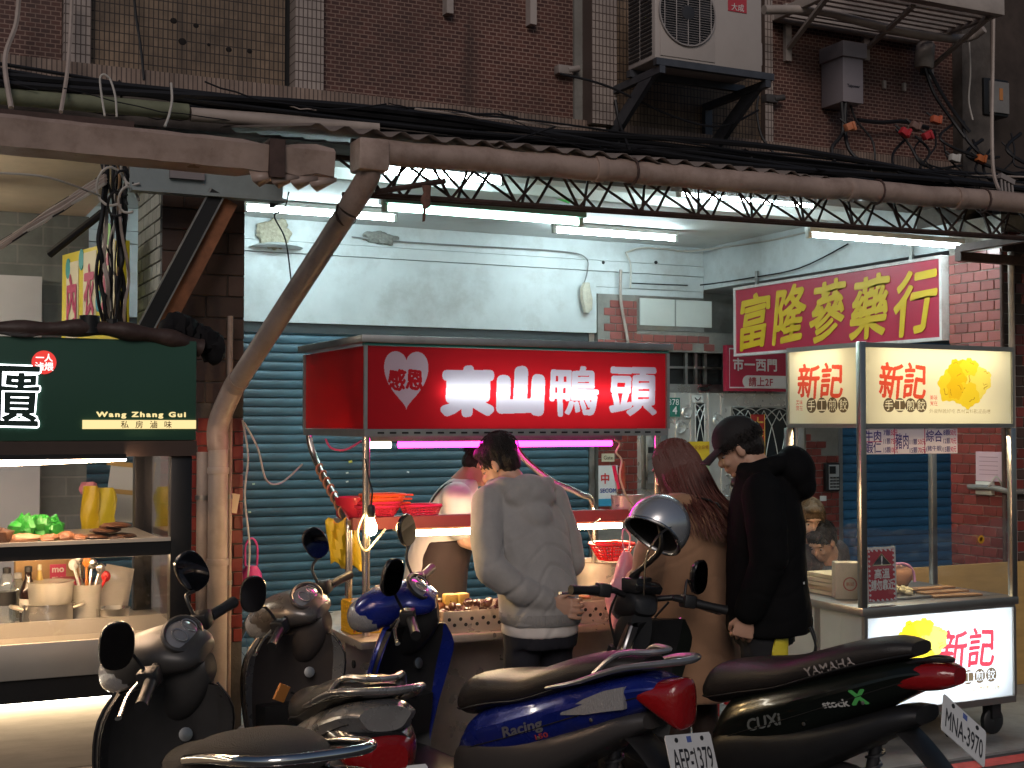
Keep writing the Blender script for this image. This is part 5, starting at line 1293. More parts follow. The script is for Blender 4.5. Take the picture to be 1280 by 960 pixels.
for k in range(4):
    t = basket('plastic_basket', ['lowest red basket of the nested stack on the stall shelf', 'second red orange basket of the nested stack', 'third orange basket of the nested stack with a long rim', 'topmost orange basket of the nested stack'][k], (at(468, 650, Y=5.88).x + .012 * k, 5.87, zsh + .004 + .018 * k), .10, .08, .05, m_pinkb if k < 2 else m_orb, rz=.08 * k - .1, group='baskets on the stall shelf')
    b = B(); b.box((.125, 0, .048), (.07, .04, .010)); b.build('grip', m_orb if k else m_pinkb, t, bevel=.003)
t = thing('red_tub', 'red plastic tub on the shelf behind the left pole', 'tub', (at(441, 645, Y=5.95).x, 5.94, zsh)); b = B(); b.lathe([(.07, 0), (.08, .01), (.09, .10), (.086, .1), (.075, .012)], (0, 0, 0), 24); b.build('body', M('red_tub', (.55, .02, .04), .35), t)
# yellow cloth behind the pole
c = at(430, 680, Y=5.82); t = thing('yellow_cloth', 'crumpled yellow plastic sheet tied to the bent pole of the red stall', 'cloth', c); b = B(); rs = []
for j in range(8):
    f_ = j / 7; rs.append([Vector((-.09 + .15 * i / 9 + .03 * f_, .012 * sin(i * 2.1 + j), .11 - .20 * f_ - .03 * (i / 9) * f_ + .015 * sin(i * 1.3))) for i in range(10)])
b.rings(rs, cap=False, closed=False); o = b.build('sheet', M('yellow_sheet', (.62, .42, .02), .4, bump=.4, bscale=30), t); o.modifiers.new('s', 'SOLIDIFY').thickness = .003
# counter goods
def crate(label, c, w, d, h, mat, rows=5, cols=7):
    t = thing('perforated_basket', label, 'basket', c)
    th = .004
    for nm, u, L_, off in (('front_wall', 'x', w, -d / 2), ('rear_wall', 'x', w, d / 2), ('side_wall', 'y', d, -w / 2), ('side_wall', 'y', d, w / 2)):
        b = B(); n = cols if u == 'x' else max(3, int(cols * d / w)); bw = L_ / n
        for i in range(n + 1):
            x = -L_ / 2 + i * bw; q = .25 * bw
            (b.bb((x - q, off - th / 2, 0), (x + q, off + th / 2, h)) if u == 'x' else b.bb((off - th / 2, x - q, 0), (off + th / 2, x + q, h)))
        bh = h / rows
        for j in range(rows + 1):
            z = j * bh; q = .22 * bh
            (b.bb((-L_ / 2, off - th * .4, max(0, z - q)), (L_ / 2, off + th * .4, z + q)) if u == 'x' else b.bb((off - th * .4, -L_ / 2, max(0, z - q)), (off + th * .4, L_ / 2, z + q)))
        b.build(nm, mat, t)
    b = B(); b.bb((-w / 2 + .003, -d / 2 + .003, .001), (w / 2 - .003, d / 2 - .003, .005)); b.build('base', mat, t)
    return t
m_yb = M('yellow_plastic', (.68, .40, .02), .4)
crate('yellow perforated basket on the counter behind the steel pole', (at(455, 770, Y=5.62).x, 5.62, ZC + .001), .16, .13, .135, m_yb)
t = thing('plastic_roll', 'pale plastic bag stuffed in the yellow basket', 'plastic bag', (at(452, 745, Y=5.62).x, 5.62, ZC + .09)); b = B(); blob(b, (0, 0, .02), (.06, .045, .04), .5, 4, freq=3); b.build('bag', M('pale_bag', (.55, .55, .5), .3), t)
t = thing('foam_box', 'cream foam box on the counter beside the yellow basket', 'box', (at(496, 742, Y=5.7).x, 5.72, ZC + .001)); b = B(); b.bb((-.07, -.06, 0), (.07, .06, .11)); b.build('lower_box', M('brown_carton', (.30, .17, .08), .7), t, bevel=.004); b = B(); b.box((0, -.0, .15), (.155, .13, .07), (0, -.06, 0)); b.build('lid', M('foam_cream', (.72, .62, .42), .6), t, bevel=.006)
m_traym = M('tray_steel', (.62, .53, .46), .34, .6, var=.15, vscale=8, rvar=.1)
def tray(label, x0, x1, y0, y1, z, h):
    t = thing('food_tray', label, 'tray', ((x0 + x1) / 2, (y0 + y1) / 2, z), group='steel trays of braised food'); w, d = (x1 - x0) / 2, (y1 - y0) / 2
    b = B(); b.bb((-w, -d, 0), (w, d, .006)); b.build('base', m_traym, t)
    for nm, a, c in (('front_wall', (-w, -d, .0061), (w, -d + .004, h)), ('rear_wall', (-w, d - .004, .0061), (w, d, h)), ('side_wall', (-w, -d + .0041, .0061), (-w + .004, d - .0041, h)), ('side_wall', (w - .004, -d + .0041, .0061), (w, d - .0041, h))):
        b = B(); b.bb(a, c); b.build(nm, m_traym, t)
    for k in range(int(2 * w / .055)):
        for zz, o in ((h * .62, 0), (h * .35, .025)):
            x = -w + .03 + k * .055 + o
            if x < w - .015: b = B(); b.cyl((x, -d - .0008, zz), (x, -d + .001, zz), .0085, n=12); b.build('punched_hole', m_black, t)
    return t
trays = [tray('steel tray of dark braised pieces in front of the vendor', 2.26, 2.62, 5.40, 5.72, ZC + .001, .095), tray('steel tray of braised food hidden by the grey hoodie', 2.64, 2.93, 5.40, 5.72, ZC + .001, .095), tray('steel tray of skewers beside the pink bag', 2.95, 3.32, 5.40, 5.75, ZC + .001, .10)]
m_duck = M('duck_dark', (.085, .030, .018), .3, var=.6, vscale=50, bump=.5, bscale=80, coat=.3)
m_ducko = M('duck_tan', (.34, .15, .05), .35, var=.4, vscale=40, bump=.4, bscale=60)
cnt = 0
for ti, (tx0, tx1, ty0, ty1) in enumerate(((2.28, 2.60, 5.42, 5.70), (2.66, 2.91, 5.42, 5.70), (2.97, 3.30, 5.42, 5.73))):
    for k in range(34):
        x, y = R.uniform(tx0 + .02, tx1 - .02), R.uniform(ty0 + .02, ty1 - .02)
        lab = ('dark braised duck piece heaped in the tray in front of the vendor', 'braised duck piece in the middle tray behind the grey hoodie', 'dark braised skewer piece in the tray beside the pink bag')[ti]
        t = thing('braised_piece', lab, 'food', (x, y, ZC + .045 + .075 * R.random()), R.uniform(0, 6), group=('duck pieces in the vendor tray', 'duck pieces in the middle tray', 'skewer pieces in the bag side tray')[ti])
        b = B()
        if ti == 2: blob(b, (0, 0, 0), (.055, .014, .012), .4, k, 10, 6, 4)
        else: blob(b, (0, 0, 0), (R.uniform(.018, .03), R.uniform(.015, .022), R.uniform(.012, .02)), .5, k, 10, 6, 3)
        b.build('piece', m_duck if R.random() < .85 else m_ducko, t)
for px, py, lab in ((577, 735, 'yellow tofu block standing among the duck pieces'), (562, 742, 'smaller yellow tofu block beside the other in the duck tray')):
    t = thing('tofu_block', lab, 'food', (at(px, py, Y=5.62).x, 5.62, ZC + .09), R.uniform(-.4, .4)); b = B(); b.box((0, 0, .03), (.06, .05, .05)); b.build('block', M('tofu', (.62, .42, .10), .5, var=.2, vscale=40), t, bevel=.008)
t = thing('steel_pan', 'tall steel pan on the right end of the stall counter', 'pan', (at(755, 700, Y=5.95).x, 5.97, ZC + .001)); b = B(); b.lathe([(.13, 0), (.14, .01), (.14, .22), (.144, .222), (.136, .22), (.13, .02)], (0, 0, 0), 28); b.build('body', m_traym, t)
pot = thing('steel_pot', 'steel pot of ladles on the right end of the stall shelf', 'pot', (at(783, 640, Y=5.88).x, 5.87, zsh)); b = B(); b.lathe([(.075, 0), (.08, .005), (.085, .075), (.088, .078), (.082, .076), (.076, .01)], (0, 0, 0), 26); b.build('body', m_traym, pot)
for k, (dx, c_, lab, r_) in enumerate(((-.02, M('handle_wood', (.33, .12, .05), .5), 'wooden ladle handle standing in the steel pot', .012), (-.05, M('handle_pink', (.65, .04, .12), .4), 'pink handled brush standing in the steel pot', .010))):
    t = thing('ladle', lab, 'ladle', pot.location + Vector((dx, 0, .012))); b = B(); b.cyl((0, 0, 0), (-.005 - .02 * k, 0, .2), r_ * .5, n=8); b.build('shaft', m_steel, t); b = B(); b.cyl((-.003, 0, .10), (-.006 - .025 * k, 0, .24 - .02 * k), r_, n=8); b.build('handle', c_, t)
sv = basket('wire_sieve', 'red plastic sieve basket hanging under the stall shelf', (at(765, 692, Y=5.62).x, 5.62, .985), .10, .09, .075, M('sieve_red', (.70, .03, .03), .35), nx=12, nz=5, taper=.6, cat='sieve')
b = B(); b.tube([(-.1, 0, .075), (-.13, .02, .16), (-.05, .03, .2)], .004, 5); b.build('hook_wire', m_steel, sv)
t = thing('hook_wire', 'curly wire hanging below the right end of the pink tube', 'wire', at(768, 555, Y=5.5)); b = B(); b.tube(smoothpath([(0, 0, .02), (.03, 0, .0), (.01, 0, -.04), (.04, 0, -.08), (.03, 0, -.16), (.07, 0, -.26), (.12, .02, -.30)], 6), .005, 5); b.build('wire', M('cream_wire2', (.55, .45, .3), .5), t)

# ---------------------------------------------------------------- yellow dumpling cart
dc = thing('food_cart', 'dumpling cart with lit cream sign boxes and a glowing white front panel', 'food cart', (0, 0, 0), group='street food carts')
DX0, DX1, DY, DYs, DY2 = 4.39, 5.40, 5.12, 5.70, 6.02
dt, db, dz = 2.045, 1.642, .742
m_cream = TRL('cream_acrylic', (.62, .55, .38), (1.0, .92, .68), .6)
m_inn = M('box_inside', (.55, .55, .55), .7)
b = B(); b.bb((DX0 + .16, DY + .16, db), (DX1, DY + .165, dt)); b.build('inner_back', m_inn, dc)
b = B(); b.bb((DX0 + .16, DY + .165, db), (DX0 + .165, DYs, dt)); b.build('inner_back', m_inn, dc)
b = B(); b.bb((DX0, DY, dt), (DX1, DYs, dt + .006)); b.build('roof', m_alu, dc)
b = B(); b.bb((DX0 + .007, DY + .007, db - .006), (DX1, DY + .166, db - .001)); b.bb((DX0 + .007, DY + .167, db - .006), (DX0 + .166, DYs, db - .001)); b.build('inner_floor', m_inn, dc)
m_itube = EM('sign_tube_warm', (1.0, .90, .66), 4.2)
b = B(); b.cyl((DX0 + .1, DY + .11, dt - .05), (DX1 - .05, DY + .11, dt - .05), .013, n=8); b.build('inner_tube', m_itube, dc)
b = B(); b.cyl((DX0 + .1, DY + .11, db + .07), (DX1 - .05, DY + .11, db + .07), .010, n=8); b.build('inner_tube', EM('sign_tube_warm2', (1.0, .9, .66), 1.8), dc)
b = B(); b.cyl((DX0 + .1, DY + .16, dt - .05), (DX0 + .1, DYs - .05, dt - .05), .013, n=8); b.build('inner_tube', m_itube, dc)
m_fr = M('cart_frame', (.40, .38, .35), .35, .9, var=.1)
for (a, c) in (((DX0 + .02, DY - .012, dt - .012), (DX1 + .012, DY - .0005, dt + .012)), ((DX0 + .02, DY - .012, db - .012), (DX1 + .012, DY - .0005, db + .010)), ((DX1, DY - .012, db + .0105), (DX1 + .014, DY + .02, dt - .0125)), ((DX0 - .012, DY + .02, dt - .012), (DX0 - .0005, DYs, dt + .012)), ((DX0 - .012, DY + .02, db - .012), (DX0 - .0005, DYs, db + .01)), ((DX0 - .012, DYs - .01, db + .0105), (DX0 - .0005, DYs + .006, dt - .0125))):
    b = B(); b.bb(a, c); b.build('sign_trim', m_fr, dc)
# poles
m_fpole = M('cart_pole', (.50, .46, .42), .3, 1.0, var=.1)
for xx, yy, z1 in ((DX0, DY, dt + .015), (DX1, DY, db - .013), (DX0, DYs, db - .013), (DX1, DYs, db - .013)):
    b = B(); b.bb((xx - .018, yy - .014, dz), (xx + .019, yy + .019, z1)); b.build('pole', m_fpole, dc, bevel=.003)
# printing
fx = lambda px: at(px, 480, Y=DY).x
fz = lambda py, px=1165: at(px, py, Y=DY).z
inkr = TRL('ink_red', (.42, .04, .02), (.88, .10, .05), .6); inkb = TRL('ink_brown', (.08, .055, .03), (.16, .11, .06), .6); inkt = TRL('ink_tan', (.4, .3, .16), (.6, .48, .25), .6)
inky = [TRL('ink_yellow_a', (.6, .4, .02), (.98, .72, .04), .6), TRL('ink_yellow_b', (.55, .33, .02), (.95, .60, .02), .6), TRL('ink_yellow_c', (.6, .45, .06), (1.0, .82, .16), .6), TRL('ink_brown_y', (.3, .15, .02), (.62, .34, .02), .6)]
def dumplings(P, cx, cy, s):
    rr = random.Random(5)
    for k, (dx, dz_, w, h_) in enumerate(((-.17, -.03, .13, .15), (.0, .05, .17, .16), (.18, .01, .15, .14), (.05, -.11, .15, .12), (-.07, .13, .11, .09), (.28, .05, .07, .08), (.08, .15, .11, .08), (-.1, -.06, .1, .09))):
        ang = np.arctan2(P.yy - cy - s * dz_, P.xx - cx - s * dx); rad_ = np.hypot((P.xx - cx - s * dx) / (s * w), (P.yy - cy - s * dz_) / (s * h_))
        edge = 1 + .10 * np.sin(5 * ang + k) + .05 * np.sin(11 * ang + 2 * k)
        P.put('dumpling_picture', inky[k % 3], rad_ < edge)
        P.put('dumpling_crease', inky[3], (np.abs(rad_ - edge * (.55 + .1 * (k % 3))) < .035) & (np.sin(ang * 2 + k) > .55))
def brand(P, X, Z, cx, cy, w, h, dcx, dcy, step, dr, red):
    P.put('lettering', red, P.glyph('新記', cx, cy, w, h, .005, .10, .004))
    for i, chx in enumerate('手工煎餃'):
        x = dcx + step * i; P.put('print_disc', inkb, np.hypot(P.xx - x, P.yy - dcy) < dr); P.put('lettering', m_cream if red is inkr else m_lbox, P.glyph(chx, x, dcy, dr * 1.45, dr * 1.45, .0))
m_lbox = TRL('white_acrylic_box', (.62, .65, .70), (.92, .96, 1.0), .65)
PF = Print(dc, (DX0 + .02, DY, db), (1, 0, 0), (0, 0, 1), DX1 - DX0 - .02, dt - db)
ox, oz = DX0 + .02, db
brand(PF, 0, 0, fx(1129) - ox, fz(476, 1129) - oz, fx(1159) - fx(1100), fz(453, 1129) - fz(499, 1129), fx(1111) - ox, fz(506.5, 1130) - oz, fx(1146) / 1 - fx(1132.6), .036, inkr)
dumplings(PF, fx(1204) - ox, fz(479, 1204) - oz, .56)
PF.put('lettering', inkr, PF.glyph('美味', fx(1167) - ox, fz(497) - oz, .05, .026)); PF.put('lettering', inkr, PF.glyph('實在', fx(1167) - ox, fz(504) - oz, .05, .026))
PF.put('lettering', inkt, PF.glyph('外皮酥脆好吃 真材實料歡迎品嚐', fx(1200) - ox, fz(514, 1200) - oz, fx(1239) - fx(1163), .022))
PF.finish('sign_front', m_cream)
sy = lambda px, py=480: at(px, py, X=DX0).y
sz = lambda py, px=1030: at(px, py, X=DX0).z
oy = DYs
PS = Print(dc, (DX0, oy, db), (0, -1, 0), (0, 0, 1), DYs - DY - .02, dt - db)
brand(PS, 0, 0, oy - sy(1025), sz(476, 1025) - db, sy(997) - sy(1054), sz(455, 1025) - sz(499, 1025), oy - sy(1014), sz(506.5, 1030) - db, sy(1014) - sy(1027), .040, inkr)
PS.put('lettering', inkr, PS.glyph('美味', oy - sy(999), sz(503, 1000) - db, .055, .026)); PS.put('lettering', inkr, PS.glyph('實在', oy - sy(999), sz(510, 1000) - db, .055, .026))
PS.finish('sign_side', m_cream)
# price board under the sign
pb_ = thing('price_board', 'white price board with purple and pink prices hung under the cream sign', 'price board', (0, 0, 0))
bz0, bz1 = fz(568, 1080), db - .014
bxs = [fx(1079), fx(1117), fx(1155), fx(1196)]
m_pbw = TRL('board_white', (.82, .76, .78), (.95, .88, .88), .4); m_pur = M('price_purple', (.07, .05, .22), .5); m_pnk = M('price_pink', (.58, .05, .14), .5)
b = B(); b.bb((bxs[0], DY + .0, bz0), (bxs[3], DY + .002, bz1)); b.build('board', m_pbw, pb_)
zc1, zc2 = bz0 + .70 * (bz1 - bz0), bz0 + .27 * (bz1 - bz0)
def prow(x, z, s, mat, w=None, h=.05, bold=.012): text('lettering', s, mat, pb_, (x, DY, z), *F, height=h, width=w, bold=bold, anchor='l')
prow(bxs[0] + .005, zc1, '牛肉', m_pur, .105, .058); prow(bxs[0] + .005, zc2, '蝦仁', m_pur, .105, .058)
for j, (n_, pr) in enumerate((('7顆', '50元'), ('11顆', '75元'), ('15顆', '100元'))):
    z = bz1 - .022 - j * .043; prow(bxs[0] + .125, z, n_, m_pur, .045, .03, .01); prow(bxs[0] + .172, z, pr, m_pnk, .045, .03, .015)
prow(bxs[1] + .008, (bz0 + bz1) / 2, '豬肉', m_pur, .085, .08)
for j, (n_, pr) in enumerate((('11顆', '50元'), ('15顆', '70元'))): z = bz0 + .06 - j * .042; prow(bxs[1] + .10, z, n_, m_pur, .05, .03, .01); prow(bxs[1] + .155, z, pr, m_pnk, .05, .03, .015)
prow(bxs[2] + .008, zc1, '綜合', m_pur, .11, .062); prow(bxs[2] + .008, zc2 - .01, '(豬牛蝦)', m_pur, .11, .032, .01)
for j, (n_, pr) in enumerate((('8顆', '50元'), ('12顆', '70元'), ('15顆', '90元'))): z = bz1 - .022 - j * .043; prow(bxs[2] + .125, z, n_, m_pur, .045, .03, .01); prow(bxs[2] + .172, z, pr, m_pnk, .04, .03, .015)
for x in (bxs[1], bxs[2]): b = B(); b.bb((x - .0015, DY - .003, bz0), (x + .0015, DY - .0008, bz1)); b.build('rule_line', m_pnk, pb_)
b = B(); b.bb((bxs[0] + .005, DY - .003, (zc1 + zc2) / 2 - .002), (bxs[0] + .115, DY - .0008, (zc1 + zc2) / 2 + .002)); b.build('rule_line', m_pnk, pb_)
# body of the cart
m_side = M('pale_green_steel', (.40, .45, .43), .4, .2, var=.08, vscale=4)
b = B(); b.bb((DX0 - .02, DY - .02, dz - .04), (DX1 + .02, DY2, dz)); b.build('counter_top', m_fr, dc, bevel=.004)
b = B(); b.bb((DX0, DY + .17, .20), (DX0 + .012, DY2, dz - .041)); b.build('side_panel', m_side, dc)
b = B(); b.bb((DX0 - .004, DY + .33, .20), (DX0 - .0005, DY + .37, dz - .041)); b.build('side_rib', m_fr, dc)
b = B(); b.bb((DX0, DY + .012, .20), (DX0 + .012, DY + .169, dz - .041)); b.build('box_side', m_side, dc)
b = B(); b.cyl((DX0 - .03, DY + .10, .5), (DX0, DY + .10, .5), .018, n=10); b.build('side_knob', m_black, dc)
b = B(); b.bb((DX0 + .013, DY + .16, .20), (DX1, DY + .165, dz - .041)); b.build('inner_back', m_inn, dc)
LZ0_, LZ1_ = .225, dz - .055
for (a, c) in (((DX0, DY - .012, .19), (DX1, DY + .01, LZ0_ - .0005)), ((DX0, DY - .012, LZ1_ + .0005), (DX1, DY + .01, dz - .041)), ((DX0, DY - .012, LZ0_), (DX0 + .0195, DY + .01, LZ1_)), ((DX1 - .0115, DY - .012, LZ0_), (DX1 + .006, DY + .01, LZ1_))):
    b = B(); b.bb(a, c); b.build('box_trim', m_fr, dc)
b = B(); b.bb((DX1 - .006, DY + .0105, .20), (DX1 + .006, DY2, dz - .041)); b.build('side_panel', m_side, dc)
b = B(); b.bb((DX0, DY + .012, .19), (DX1, DY2, .199)); b.build('floor_plate', m_fr, dc)
for z, s_ in ((.62, 5.5), (.46, 3.6), (.30, 3.6)): b = B(); b.cyl((DX0 + .08, DY + .11, z), (DX1 - .05, DY + .11, z), .011, n=8); b.build('inner_tube', EM('box_tube_%d' % int(s_ * 10), (.88, .95, 1.0), s_), dc)
PB = Print(dc, (DX0 + .02, DY, LZ0_), (1, 0, 0), (0, 0, 1), DX1 - DX0 - .032, LZ1_ - LZ0_)
oz = LZ0_; bz = lambda py, px=1206: at(px, py, Y=DY).z - LZ0_
inkr2 = TRL('ink_red_cool', (.42, .02, .03), (.85, .05, .08), .6)
brand(PB, 0, 0, fx(1206) - ox, bz(811), fx(1240) - fx(1171), .205, fx(1192) - ox, bz(847), fx(1206.5) - fx(1192), .037, inkr2)
dumplings(PB, fx(1144) - ox, bz(806, 1144), .56)
PB.put('lettering', inkt, PB.glyph('外皮酥脆好吃 真材實料歡迎品嚐', fx(1215) - ox, bz(863), fx(1246) - fx(1185), .022))
PB.finish('light_panel', m_lbox)
for xx in (DX0 + .08, DX1 - .08):
    for yy in (DY + .08, DY2 - .08): b = B(); b.lathe([(.06, -.02), (.07, -.012), (.07, .012), (.06, .02)], (xx, yy, .083), 20, (0, 1, 0)); b.bb((xx - .03, yy - .035, .10), (xx + .03, yy + .035, .189)); b.build('castor', m_black, dc)
# lamp under the roof of the cart
b = B(); b.cyl((DX0 + .25, DY + .32, db + .05), (DX1 - .1, DY + .32, db + .05), .012, n=8); b.build('cart_lamp', EM('cart_lamp', (1.0, .78, .46), 50.0), dc)

# plastic film round the cart
pf = thing('plastic_film', 'wrinkled clear plastic film stretched between the poles of the dumpling cart', 'plastic film', (0, 0, 0))
m_film = GLASS('film', (.92, .95, 1.0), refl=.09, rough=.10, haze=.03)
def film(p0, p1, z0, z1, nrm, name):
    b = B(); n = 44; m = 14; rs = []
    for j in range(m + 1):
        row = []
        for i in range(n + 1):
            f_, g_ = i / n, j / m; p = Vector(p0).lerp(Vector(p1), f_)
            w = .010 * mnoise.noise(Vector((f_ * 3, g_ * 16, 1))) + .006 * mnoise.noise(Vector((f_ * 14 + g_ * 5, g_ * 9, 5)))
            top = z1 - .03 * sin(f_ * pi) + .03 * f_ + .006 * sin(f_ * 30)
            row.append(p + Vector(nrm) * w + Vector((0, 0, z0 + (top - z0) * g_)))
        rs.append(row)
    b.rings(rs, cap=False, closed=False); return b.build(name, m_film, pf)
film((DX0 + .02, DY + .0, 0), (DX1 - .02, DY + .0, 0), dz + .012, 1.13, (0, -1, 0), 'front_film')
film((DX0, DYs - .02, 0), (DX0, DY + .03, 0), dz + .012, 1.13, (-1, 0, 0), 'side_film')
t = thing('yellow_tape', 'round orange tape sticker on the plastic film', 'sticker', (fx(1221), DY - .016, at(1221, 674, Y=DY).z)); b = B(); b.lathe([(.02, 0), (.022, .003), (.012, .004), (.011, .0)], (0, 0, 0), 18, (0, -1, 0)); b.build('ring', M('tape_orange', (.62, .30, .02), .5), t)
# warning board
wb = thing('warning_board', 'red striped hot surface warning board with white characters on the dumpling cart', 'warning sign', (fx(1104), DY + .03, dz + .012), .0)
wbw, wbh = fx(1123) - fx(1085), at(1104, 668, Y=DY).z - at(1104, 738, Y=DY).z
b = B(); b.box((0, 0, wbh / 2), (wbw, .008, wbh), (-.04, 0, 0)); b.build('board', M('board_cream', (.60, .56, .48), .5), wb, bevel=.002)
b = B(); b.box((0, -.006, wbh / 2), (wbw * .86, .003, wbh * .92), (-.04, 0, 0)); b.build('red_field', M('warn_red', (.42, .03, .04), .45), wb)
for s in (-1, 1):
    for k in range(11):
        z = wbh * (.07 + .086 * k); b = B(); b.box((s * wbw * .40, -.0085 - (z - wbh / 2) * .04 * -1, z), (wbw * .055, .002, wbh * .036), (0, .5, 0)); b.build('stripe', M('stripe_white', (.7, .66, .62), .5), wb)
for e in (.055, .945):
    for k in range(5): b = B(); b.box((wbw * (-.3 + .15 * k), -.0085 + (wbh * e - wbh / 2) * .04, wbh * e), (wbw * .08, .002, wbh * .03), (0, .5, 0)); b.build('stripe', M('stripe_white', (.7, .66, .62), .5), wb)
def wz(f_): return Vector((0, -.0085 + (wbh * f_ - wbh / 2) * .04, wbh * f_))
b = B(); b.add([wz(.68) + Vector((-.06, 0, 0)), wz(.68) + Vector((.06, 0, 0)), wz(.88)], [(0, 1, 2)]); b.build('triangle', M('warn_black', (.02, .02, .02), .5), wb)
b = B(); b.tube([wz(.68) + Vector((-.06, -.001, 0)), wz(.68) + Vector((.06, -.001, 0)), wz(.88) + Vector((0, -.001, 0))], .004, 4, closed=True); b.build('triangle_edge', M('warn_yellow', (.6, .5, .25), .5), wb)
text('lettering', '!', M('warn_text', (.72, .68, .6), .5), wb, wz(.76) + Vector((0, -.001, 0)), *F, height=.05, bold=.03)
text('lettering', '高溫', M('warn_text', (.72, .68, .6), .5), wb, wz(.53), *F, width=.10, height=.052, bold=.03)
text('lettering', '請勿靠近', M('warn_text', (.72, .68, .6), .5), wb, wz(.33), *F, width=.145, height=.055, bold=.03)
# goods on the cart
t = thing('paper_box', 'tall cream paper bag with a round red stamp on the cart counter', 'paper bag', (at(1060, 715, X=4.55).x, at(1060, 715, X=4.55).y, dz + .001), -.5); b = B(); b.bb((-.075, -.05, 0), (.075, .05, .19)); b.build('carton', M('paper_cream', (.62, .52, .36), .7), t, bevel=.006)
b = B(); b.lathe([(.036, 0), (.036, .001), (.030, .0012), (.0295, .0002)], (.0, -.0505, .08), 24, (0, -1, 0), False); b.build('stamp_ring', M('stamp_red', (.5, .12, .08), .6), t); text('lettering', '新記', M('stamp_red', (.5, .12, .08), .6), t, (0, -.051, .08), *F, width=.04, bold=.01)
t = thing('paper_bags', 'stack of cream paper bags lying beside the tall paper bag', 'paper bags', (4.62, 5.62, dz + .001)); b = B()
for k in range(5): b.box((.01 * sin(k * 2), .01 * cos(k), .012 + .022 * k), (.2, .26, .018), (0, 0, .1 * sin(k * 3)))
b.build('bags', M('paper_cream2', (.66, .55, .34), .7), t)
dtray = thing('dumpling_tray', 'steel tray heaped with pale dumplings on the cart counter', 'tray', (fx(1150), DY + .25, dz + .001)); b = B(); b.bb((-.2, -.12, 0), (.2, .12, .012)); b.build('plate', m_fr, dtray, bevel=.003)
for k in range(48):
    a_, q_ = R.uniform(0, 2 * pi), R.random() ** .6; x, y = .15 * q_ * cos(a_), .08 * q_ * sin(a_)
    t = thing('dumpling', 'pale pan fried dumpling in the heap on the cart counter', 'dumpling', dtray.location + Vector((x, y, .022 + .045 * (1 - q_) + .006 * R.random())), R.uniform(0, 6), group='dumplings heaped on the tray')
    if k == 0: b = B(); blob(b, (0, 0, 0), (.026, .015, .013), .3, 2, 10, 6, 3); dm = b.mesh('dumpling'); dm.materials.append(M('dumpling_skin', (.74, .62, .34), .45, var=.15, vscale=40))
    inst('wrapper', dm, t, (0, 0, 0), (R.uniform(-.4, .4), R.uniform(-.4, .4), 0))
t = thing('wrapped_loaf', 'brown paper wrapped bundle with a pink edge on the cart counter', 'bundle', (fx(1178), DY + .42, dz + .001)); b = B(); blob(b, (0, 0, .075), (.15, .10, .08), .25, 8, 18, 12, 2.5); b.build('wrap', M('kraft_wrap', (.40, .20, .11), .55, var=.2, vscale=10, bump=.5, bscale=14), t)
b = B(); b.tube(smoothpath([(-.1, -.05, .14), (0, -.06, .155), (.08, -.05, .15), (.14, -.04, .11), (.145, -.05, .05)], 5), .008, 6); b.build('pink_edge', M('pink_edge', (.55, .25, .4), .5), t)
for k in range(3):
    t = thing('wooden_board', ['upper long wooden board on the dumpling cart counter', 'middle wooden board on the dumpling cart counter', 'lowest wooden board at the cart front edge'][k], 'board', (fx(1205) + .02 * k, DY + .26 - .07 * k, dz + .001 + .012 * (2 - k)), -.06 * k); b = B(); b.box((0, 0, .006), (.30, .07, .011)); b.build('plank', M('board_wood', (.36, .19, .08), .5, var=.3, vscale=6, stretch=(1, 8, 8)), t, bevel=.003)
t = thing('orange_tray', 'orange plastic tray at the back edge of the dumpling cart', 'tray', (4.47, 5.85, dz + .001)); b = B(); b.bb((-.07, -.1, 0), (.07, .1, .06)); b.build('tray', M('tray_orange', (.62, .26, .03), .4), t, bevel=.008)
# plywood sheet leaning by the right pillar
t = thing('plywood_sheet', 'yellowish plywood sheet standing between the dumpling cart and the right pillar', 'plywood', (0, 0, 0)); p = at(1150, 704, Y=6.12); b = B(); b.bb((5.30, 6.1, .013), (6.6, 6.125, at(1240, 704, Y=6.1).z)); b.build('sheet', M('plywood', (.46, .29, .10), .6, var=.2, vscale=4, stretch=(1, 1, 6)), t, bevel=.002)
# socket box, papers and pipes on the right pillar
XP = 6.455
t = thing('socket_box', 'white socket box with cables on the right tiled pillar', 'socket', at(1232, 610, X=XP)); b = B(); b.box((0, 0, 0), (.04, .14, .085)); b.build('case', M('socket_white', (.6, .58, .52), .4), t, bevel=.005); b = B(); b.box((-.022, .02, 0), (.008, .03, .02)); b.build('plug', m_black, t)
b = B(); b.tube(smoothpath([(-.02, -.03, 0), (-.05, -.08, .02), (-.03, -.12, .08), (0, -.14, .02)], 5), .006, 5); b.build('lead', m_cablew, t)
t = thing('pink_notice', 'pink paper notice pasted on the right tiled pillar', 'notice', at(1236, 583, X=XP)); b = B(); b.box((0, 0, 0), (.003, .22, .19)); b.build('sheet', M('pink_paper', (.55, .38, .42), .7), t)
for k in range(5): b = B(); b.box((-.0025, 0, .06 - .028 * k), (.001, .16, .004)); b.build('print_line', M('print_line', (.3, .18, .2), .7), t)
t = thing('pillar_pipe', 'grey elbow pipe at the foot of the right tiled pillar', 'pipe', (0, 0, 0)); b = B(); b.tube(smoothpath([(6.42, 6.45, 1.24), (6.42, 6.25, 1.24), (6.42, 6.16, 1.23), (6.5, 6.14, 1.22), (6.9, 6.14, 1.22)], 5), .018, 10); b.build('pipe', M('grey_pipe', (.16, .15, .14), .6), t)
t = thing('pillar_pipe', 'grey upright pipe at the right edge of the picture on the pillar', 'pipe', (0, 0, 0)); xq = ax(1266, 6.14); b = B(); b.cyl((xq, 6.15, .02), (xq, 6.15, 2.75), .02, n=10); b.build('pipe', m_pvcl, t)
